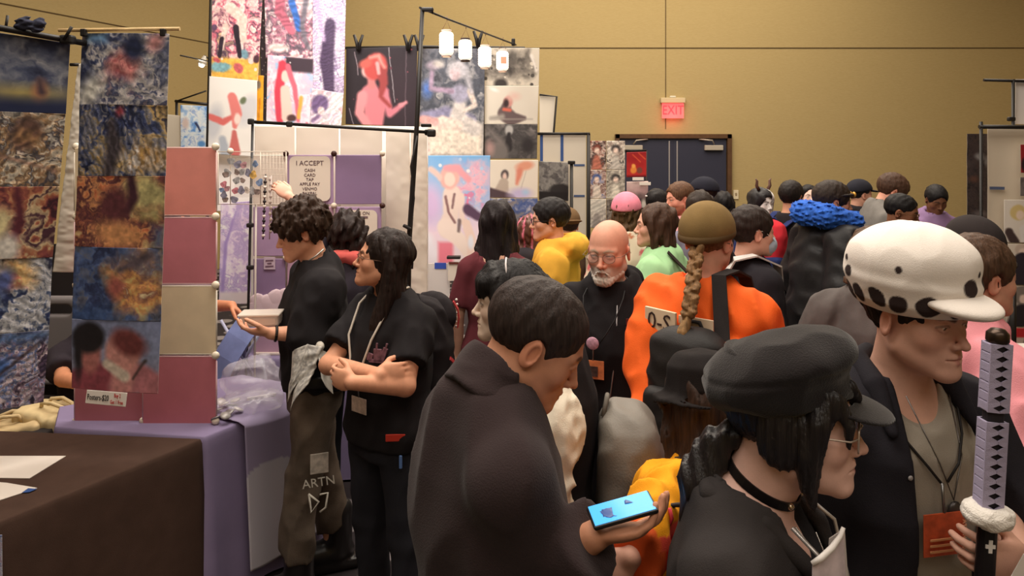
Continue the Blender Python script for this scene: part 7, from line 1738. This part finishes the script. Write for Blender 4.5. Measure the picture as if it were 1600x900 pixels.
# orange jacket, braid
c = person('person in an orange jacket with a long braid, black mask and olive cap', 1107, 374, 2.72, 154, skin=(226, 170, 146), sex='f', fat=1.08, shw=1.12, L=('px', (1020, 575, 2.68), (1012, 668, 2.52)), R=('px', (1180, 520, 2.72), (1125, 590, 2.42)), hf=.0045)
ORM = mat((240, 98, 26), .85, .25, 300, .06, 10)
def lower(V): return None
top(c, (240, 98, 26), name='jacket', off=.034, hem=.74, sleeve=.97, fold_amp=.013, arm_off=.018, m=ORM, wide=.03, collar='stand', seed=21)
hair(c, 'short', (126, 94, 62), seed=24, o=.002, nape=-.085)
OL = cloth((128, 104, 66)); cap(c, (128, 104, 66), o=.008, back=True, brim=False, z=.040, m=OL)
S = Sdf(); S.add(lambda q: np.sqrt((np.sqrt((q[:, 0] / .088) ** 2 + ((q[:, 1] - .012) / .111) ** 2) - 1) ** 2 * .0092 + ((q[:, 2] - .022 + (q[:, 1]) * .12) * .55) ** 2) - .008); hsdf(c, 'cap_band', S, (-.12, -.13, -.03), (.12, .15, .08), .005, cloth((96, 76, 50)))
face_mask(c, (36, 34, 36))
for sg in (-1, 1): MB().tube([c.hp(sg * .05, -.085, -.04), c.hp(sg * .078, -.02, -.012), c.hp(sg * .080, .022, -.005)], .002, 6).build('mask_loop', mat((36, 34, 36), .7), c.root)
bp_ = [(1089, 392, 2.62), (1084, 430, 2.555), (1081, 462, 2.515), (1076, 492, 2.495)]
bw_ = [c.w2l(P(*q)) for q in bp_]
S = Sdf()
for i in range(11):
    t_ = i / 10; k = t_ * 3; j = min(int(k), 2); p0 = bw_[j] + (bw_[j + 1] - bw_[j]) * (k - j); sg = 1 if i % 2 else -1
    for s2 in (-1, 1): S.add(ell(p0 + np.array((s2 * .011, 0, s2 * sg * .005)), (.015, .016, .024), rotm(0, s2 * 34, 0)), .003)
S.noise(wob(.02, .002, 4)); lo_b = np.min(bw_, 0) - .07; hi_b = np.max(bw_, 0) + .07; sdf_obj('braid', S, lo_b, hi_b, .0048, hairmat((150, 112, 74)), c.root)
tail = [c.w2l(P(*q)) for q in ((1076, 494, 2.495), (1068, 520, 2.485), (1064, 550, 2.485), (1060, 585, 2.495))]; S = Sdf(); S.add(chain(tail, (.012, .022, .022, .008))); S.noise(lambda p: .003 * np.sin(p[:, 0] * 260)); sdf_obj('braid_tail', S, np.min(tail, 0) - .06, np.max(tail, 0) + .06, .005, hairmat((164, 126, 84)), c.root)
lb = c.w2l(P(1043, 487, 2.76)); ux_ = c.dirl((1, -.18, .04)); 
lab = MB(); lab.box(Vector(on_torso(c, .080, 1.315, True, .054)), (.14, .010, .092), Matrix.Rotation(-.2, 3, 'Z'), bev=.002); lb_ = lab.build('back_label', mat((232, 206, 176), .8), c.root)
lab = MB(); lab.box(Vector(on_torso(c, -.05, 1.315, True, .046)), (.13, .006, .075), bev=.002); lab.build('back_label', mat((232, 206, 176), .8), c.root)
text('0-S', .085, mat((60, 40, 36), .8), 'label_lettering', c.root, Vector(on_torso(c, .082, 1.315, True, .062)), (-1, .2, 0), (0, 0, 1))
ORANGE = c
backpack(c, 'black backpack worn over the orange jacket', (46, 42, 42), .30, .16, .44, 1.16, .15, hh=.009, seed=6, xo=-.05, so=.03, sides=(-1,), m=mat((34, 31, 31), .6, .2, 250, .08, 8, spec=.3))

# dark hat, yellow and red sleeve
c = person('person in a dark bucket hat with a red, orange and yellow jacket reaching down left', 1096, 640, 1.95, -150, skin=(226, 172, 150), sex='f', fat=1.05, hdir=(10, 0, -6), L=('px', (1056, 782, 1.66), (985, 872, 1.47), dict(d=(-.75, -.1, -.6), n=(.2, .8, -.3), curl=.5)), R='down', hc=.009, pants=(44, 40, 46), hand_foci='L')
def stripes(V):
    s = c.s; C = np.tile(srgb(240, 160, 32), (len(V), 1)); S_, e_, w_, _, sg = c.J['L']
    def tt(a, b):
        ba = b - a; t = np.clip(((V - a) @ ba) / (ba @ ba), 0, 1); r = V - a - t[:, None] * ba; return t, np.sqrt((r ** 2).sum(1)), r
    t1, d1, r1 = tt(S_, e_); t2, d2, r2 = tt(e_, w_); near = np.minimum(d1, d2) < .12
    up = np.where(d1 < d2, t1, 1 + t2)
    side = np.where((d1 < d2)[:, None], r1, r2); av = np.cross(w_ - S_, np.array((0, 0, 1.0))); av /= np.linalg.norm(av); h_ = side[:, 2]
    red = near & (h_ > -.035) & (h_ < .012) & (up > .2); pk = near & (h_ >= .012) & (h_ < .036) & (up > .2)
    C[pk] = srgb(236, 84, 70); C[red] = srgb(216, 40, 36); C[near & (up > 1.85)] = srgb(236, 100, 50)
    dk = (np.abs(V[:, 0]) < .10) & ~near; C[dk] = srgb(110, 46, 52)
    return C
top(c, (240, 160, 32), name='jacket', off=.030, hem=.82, sleeve=.98, colf=stripes, fold_amp=.013, fold_wl=.11, arm_off=.010, h=.008, seed=23)
hair(c, 'long', (64, 46, 38), length=.34, o=.004, seed=25, hf=.0055, noise=lambda p: .004 * np.sin(p[:, 0] * 160))
S = Sdf(); S.add(loft([(.045, .100, .120, 0, .015), (.075, .094, .114, 0, .015), (.12, .088, .106, 0, .015), (.155, .060, .075, 0, .015), (.162, .03, .04, 0, .015)], .02)); S.add(lambda q: np.maximum(np.abs(q[:, 2] - .046 + (np.sqrt(q[:, 0] ** 2 + (q[:, 1] - .015) ** 2) - .1) * .45) - .007, np.sqrt((q[:, 0] / 1.0) ** 2 + ((q[:, 1] - .015) / 1.12) ** 2) - .128) * .8, .012); S.noise(fold(.12, .004, 5)); S.sub(ell((0, .012, .025), (.082, .103, .086)))
hsdf(c, 'bucket_hat', S, (-.19, -.19, -.01), (.19, .22, .19), .005, cloth((32, 28, 28)))
S_, e_, w_, _, sg = c.J['L']; pq = c.w2l(P(1040, 812, 1.57)); ptch = Sdf(); ptch.add(ell(tuple(pq), (.055, .030, .036), rotm(0, 30, 0)))
pc_ = MB(); pc_.ball(tuple(pq), .05, 3, (1.2, .5, .62), Matrix.Rotation(-.55, 3, 'Y')); pr_ = pc_.build('sleeve_patch', mat((228, 214, 196), .8), c.root)
ring = [Vector(c.w2l(P(1040 + 34 * math.cos(a) , 814 + 21 * math.sin(a) - 14 * math.cos(a), 1.525))) for a in [2 * math.pi * k / 20 for k in range(21)]]
MB().tube(ring, .005, 6, caps=False).build('patch_edge', mat((40, 28, 30), .7), pr_)
MB().tube([Vector(c.w2l(P(*q))) for q in ((1046, 794, 1.51), (1050, 810, 1.505), (1042, 828, 1.51))], .004, 6).build('patch_stripe', mat((206, 60, 70), .7), pr_)

# black jumper, blue mask, white strap
c = person('person in a black jumper with a pale blue face mask and a white bag strap', 1176, 362, 3.55, 118, skin=(226, 172, 150), sex='f', fat=1.15, L='down', R='down', hf=.0048)
top(c, (38, 35, 40), name='jumper', off=.034, hem=.80, fold_amp=.012, arm_off=.012, collar='stand', seed=27)
hair(c, 'short', (54, 40, 36), seed=28, o=.010, nape=-.085); face_mask(c, (176, 190, 206))
MB().tube([c.hp(-.05, -.085, -.04), c.hp(-.078, -.02, .01), c.hp(-.080, .03, .012), c.hp(-.05, .10, .01), c.hp(0, .122, .008)], .0022, 6).build('mask_loop', mat((226, 220, 216), .7), c.root)
WS = cloth((214, 208, 204))
strap_path('bag_strap', [(.16, .10, .98 * c.s), (.10, .175, 1.15 * c.s), (-.02, .185, 1.30 * c.s), (-.09, .11, 1.47 * c.s), (-.115, .02, 1.49 * c.s), (-.10, -.10, 1.44 * c.s), (.0, -.18, 1.30 * c.s)], .055, .008, WS, c.root, [(0, 1, 0), (0, 1, 0), (0, 1, .1), (0, .6, 1), (0, 0, 1), (0, -.6, 1), (0, -1, 0)])
strap_path('bag_strap', [(-.22, .06, 1.22 * c.s), (-.20, .12, 1.08 * c.s), (-.14, .18, .98 * c.s)], .022, .006, WS, c.root, (-.5, 1, 0))
MB().ball(Vector((-.085, .125, 1.475 * c.s)), .02, 2, (1, .5, .8)).build('pin', mat((150, 150, 150), .3, metal=.8), c.root)

# horned mask
c = person('costumed person with small horns, half black half white hair and a painted face', 1190, 318, 6.1, 44, skin=(232, 226, 222), sex='f', face=dict(lips=(150, 40, 50), brow=(40, 30, 30)))
top(c, (52, 60, 110), name='jacket', off=.026)
def halves(V): q = c.toh(V); return np.where((q[:, 0] + q[:, 1] * .2 > .02)[:, None], srgb(226, 222, 220), srgb(34, 30, 32))
hair(c, 'bob', BLK, colf=halves, m=mat((128, 128, 128), .5, .5, 55, .2, 30, vcol=True), o=.014, seed=29)
for sg in (-1, 1): MB().tube([c.hp(sg * .05, -.02, .12), c.hp(sg * .075, -.02, .155), c.hp(sg * .07, -.02, .195), c.hp(sg * .085, -.02, .215)], [.015, .013, .010, .004], 8).build('horn', mat((96, 66, 56), .5), c.root)
# man with red and blue backpack
c = person('dark-haired man in a black tee carrying a red and blue backpack', 1237, 307, 5.8, 156, skin=(206, 150, 122), fat=1.1)
top(c, (38, 35, 38), name='tee_shirt', sleeve=.45, off=.022); hair(c, 'short', (40, 32, 30), o=.010, seed=30)
def rb(V): return np.where((V[:, 2] < 1.135)[:, None], srgb(40, 50, 96), srgb(196, 46, 56))
backpack(c, 'red and blue backpack worn by the man in the black tee', (196, 46, 56), .26, .17, .40, 1.22, .14, m=cloth((196, 46, 56)), strap_col=(40, 50, 96), hh=.012, pocket=False, xo=.06)
bt = [o for o in bpy.data.objects if o.name.startswith('backpack') and o.get('label', '').startswith('red and blue')][0]
S = Sdf(); S.add(rbox((.06, .225, 1.075), (.125, .105, .075), .03)); sdf_obj('lower_pocket', S, (-.1, .1, .97), (.22, .36, 1.18), .012, cloth((40, 50, 96)), bt)
# pale woman facing
c = person('pale woman with long black hair facing the camera, far back', 1264, 308, 7.0, 14, skin=(236, 196, 180), sex='f', hdir=(-6, 0, 0), face=dict(brow=(40, 30, 30), lips=(176, 80, 80)))
top(c, (60, 54, 58), name='top'); hair(c, 'long', BLK, length=.22, seed=31, hairline=.078)
# puffer coat with blue fur hood
c = person('bearded man in a black puffer coat with a bright blue fur hood', 1302, 315, 4.7, 122, skin=(200, 140, 110), fat=1.25, hdir=(6, 0, -14), face=dict(brow=(50, 38, 32), beard=(70, 50, 40)), shw=1.15, L='down', R='bent')
S_ = None
top(c, (38, 35, 37), name='puffer_coat', off=.050, hem=.66, fold_amp=.018, fold_wl=.14, arm_off=.03, wide=.03, m=mat((27, 25, 27), .55, .3, 60, .1, 10, spec=.3), collar='stand', seed=33)
S = Sdf(); S.add(chain([(-.05, -.14, 1.43 * c.s), (-.16, -.06, 1.475 * c.s), (-.15, .09, 1.51 * c.s), (0, .17, 1.52 * c.s), (.15, .09, 1.51 * c.s), (.16, -.06, 1.475 * c.s), (.05, -.14, 1.43 * c.s)], (.05, .065, .075, .08, .075, .065, .05)), .02); S.noise(wob(.03, .010, 4)); S.noise(wob(.014, .005, 6))
sdf_obj('fur_hood', S, (-.3, -.27, 1.25 * c.s), (.3, .32, 1.7 * c.s), .011, mat((46, 96, 190), .95, .7, 150, .35, 40), c.root)
hair(c, 'short', DBR, o=.012, seed=34, nape=-.085)
MB().tube([c.hp(-.084, .03, .035), c.hp(-.078, -.05, .05), c.hp(-.05, -.093, .055), c.hp(0, -.107, .056), c.hp(.05, -.093, .055), c.hp(.084, .0, .04)], .008, 8).build('goggle_strap', mat((46, 38, 36), .6), c.root)
for sg in (-1, 1): MB().ball(c.hp(sg * .033, -.105, .056), .022, 2, (1, .5, .9)).build('goggle_lens', mat((190, 140, 60), .25, metal=.4), c.root)
# black cap and hoodie
c = person('man in a black cap, black hoodie and white mask, beyond the blue fur hood', 1344, 304, 6.5, 124, skin=(214, 160, 136))
top(c, (38, 36, 40), name='hoodie', off=.034, hood=True); hair(c, 'short', BLK); cap(c, (38, 38, 46), o=.012); face_mask(c, (226, 220, 214))
# tall man grey sweater
c = person('tall brown-haired man in a grey sweater bending his head down', 1395, 299, 5.7, 108, skin=(224, 162, 138), fat=1.15, hdir=(30, 0, 0), hoff=(0, -.05, -.04), face=dict(brow=(80, 56, 44), closed=True), shw=1.05)
top(c, (116, 112, 108), name='sweater', off=.030, fold_amp=.012, arm_off=.012, seed=35); hair(c, 'short', (86, 60, 46), o=.014, seed=36, nape=-.08)
# man with glasses
c = person('dark-skinned man with glasses in black, below the tall man in grey', 1409, 331, 4.85, 84, skin=(130, 86, 62), hdir=(14, 0, 0), face=dict(brow=(30, 24, 22)))
top(c, (38, 36, 38), name='shirt', off=.024); hair(c, 'short', (28, 24, 24), seed=37); glasses(c, (120, 90, 60), (.023, .018), .002)
# purple hoodie
c = person('man with short black hair in a lavender hoodie looking down, far right', 1463, 312, 6.2, 24, skin=(118, 78, 58), hdir=(24, 0, 0), face=dict(brow=(30, 24, 22), closed=True))
top(c, (130, 104, 140), name='hoodie', off=.034, hood=True, fold_amp=.012); hair(c, 'short', (28, 24, 26), o=.008, seed=38)
# grey tee
c = person('long-haired person in a grey tee with a yellow hair clip, behind the white hat', 1366, 402, 3.0, 164, skin=(214, 160, 134), sex='f', fat=1.12, hf=.005)
top(c, (92, 86, 84), name='tee_shirt', sleeve=.46, off=.026, fold_amp=.010, arm_off=.02, hem=.80); hair(c, 'long', (96, 70, 52), length=.12, seed=39, o=.006)
clip_on(c, (236, 166, 40), (-.015, .075, .112), .016)
# black cap, grey hoodie
c = person('person in a black baseball cap and grey hoodie, right of the white hat', 1521, 390, 3.2, 66, skin=(206, 146, 118), hdir=(26, 0, -4), hoff=(0, -.04, -.02), face=dict(brow=(40, 32, 30)), hf=.0045)
top(c, (104, 102, 102), name='hoodie', off=.034, hood=True, arm_off=.014, fold_amp=.012); hair(c, 'bob', (84, 58, 44), seed=40, width=.9); cap(c, (48, 42, 42), o=.018)
# pink shirt
c = person('brown-haired person in a pink shirt between the white hat and the sword', 1530, 432, 2.25, 128, skin=(216, 160, 136), sex='f', fat=1.1, R='bent', L='bent', hf=.0045)
top(c, (232, 150, 160), name='shirt', sleeve=.46, off=.026, collar='shirt', fold_amp=.014, arm_off=.022, m=mat((232, 150, 160), .85, .25, 300)); hair(c, 'short', (92, 66, 50), o=.010, seed=41, nape=-.08)
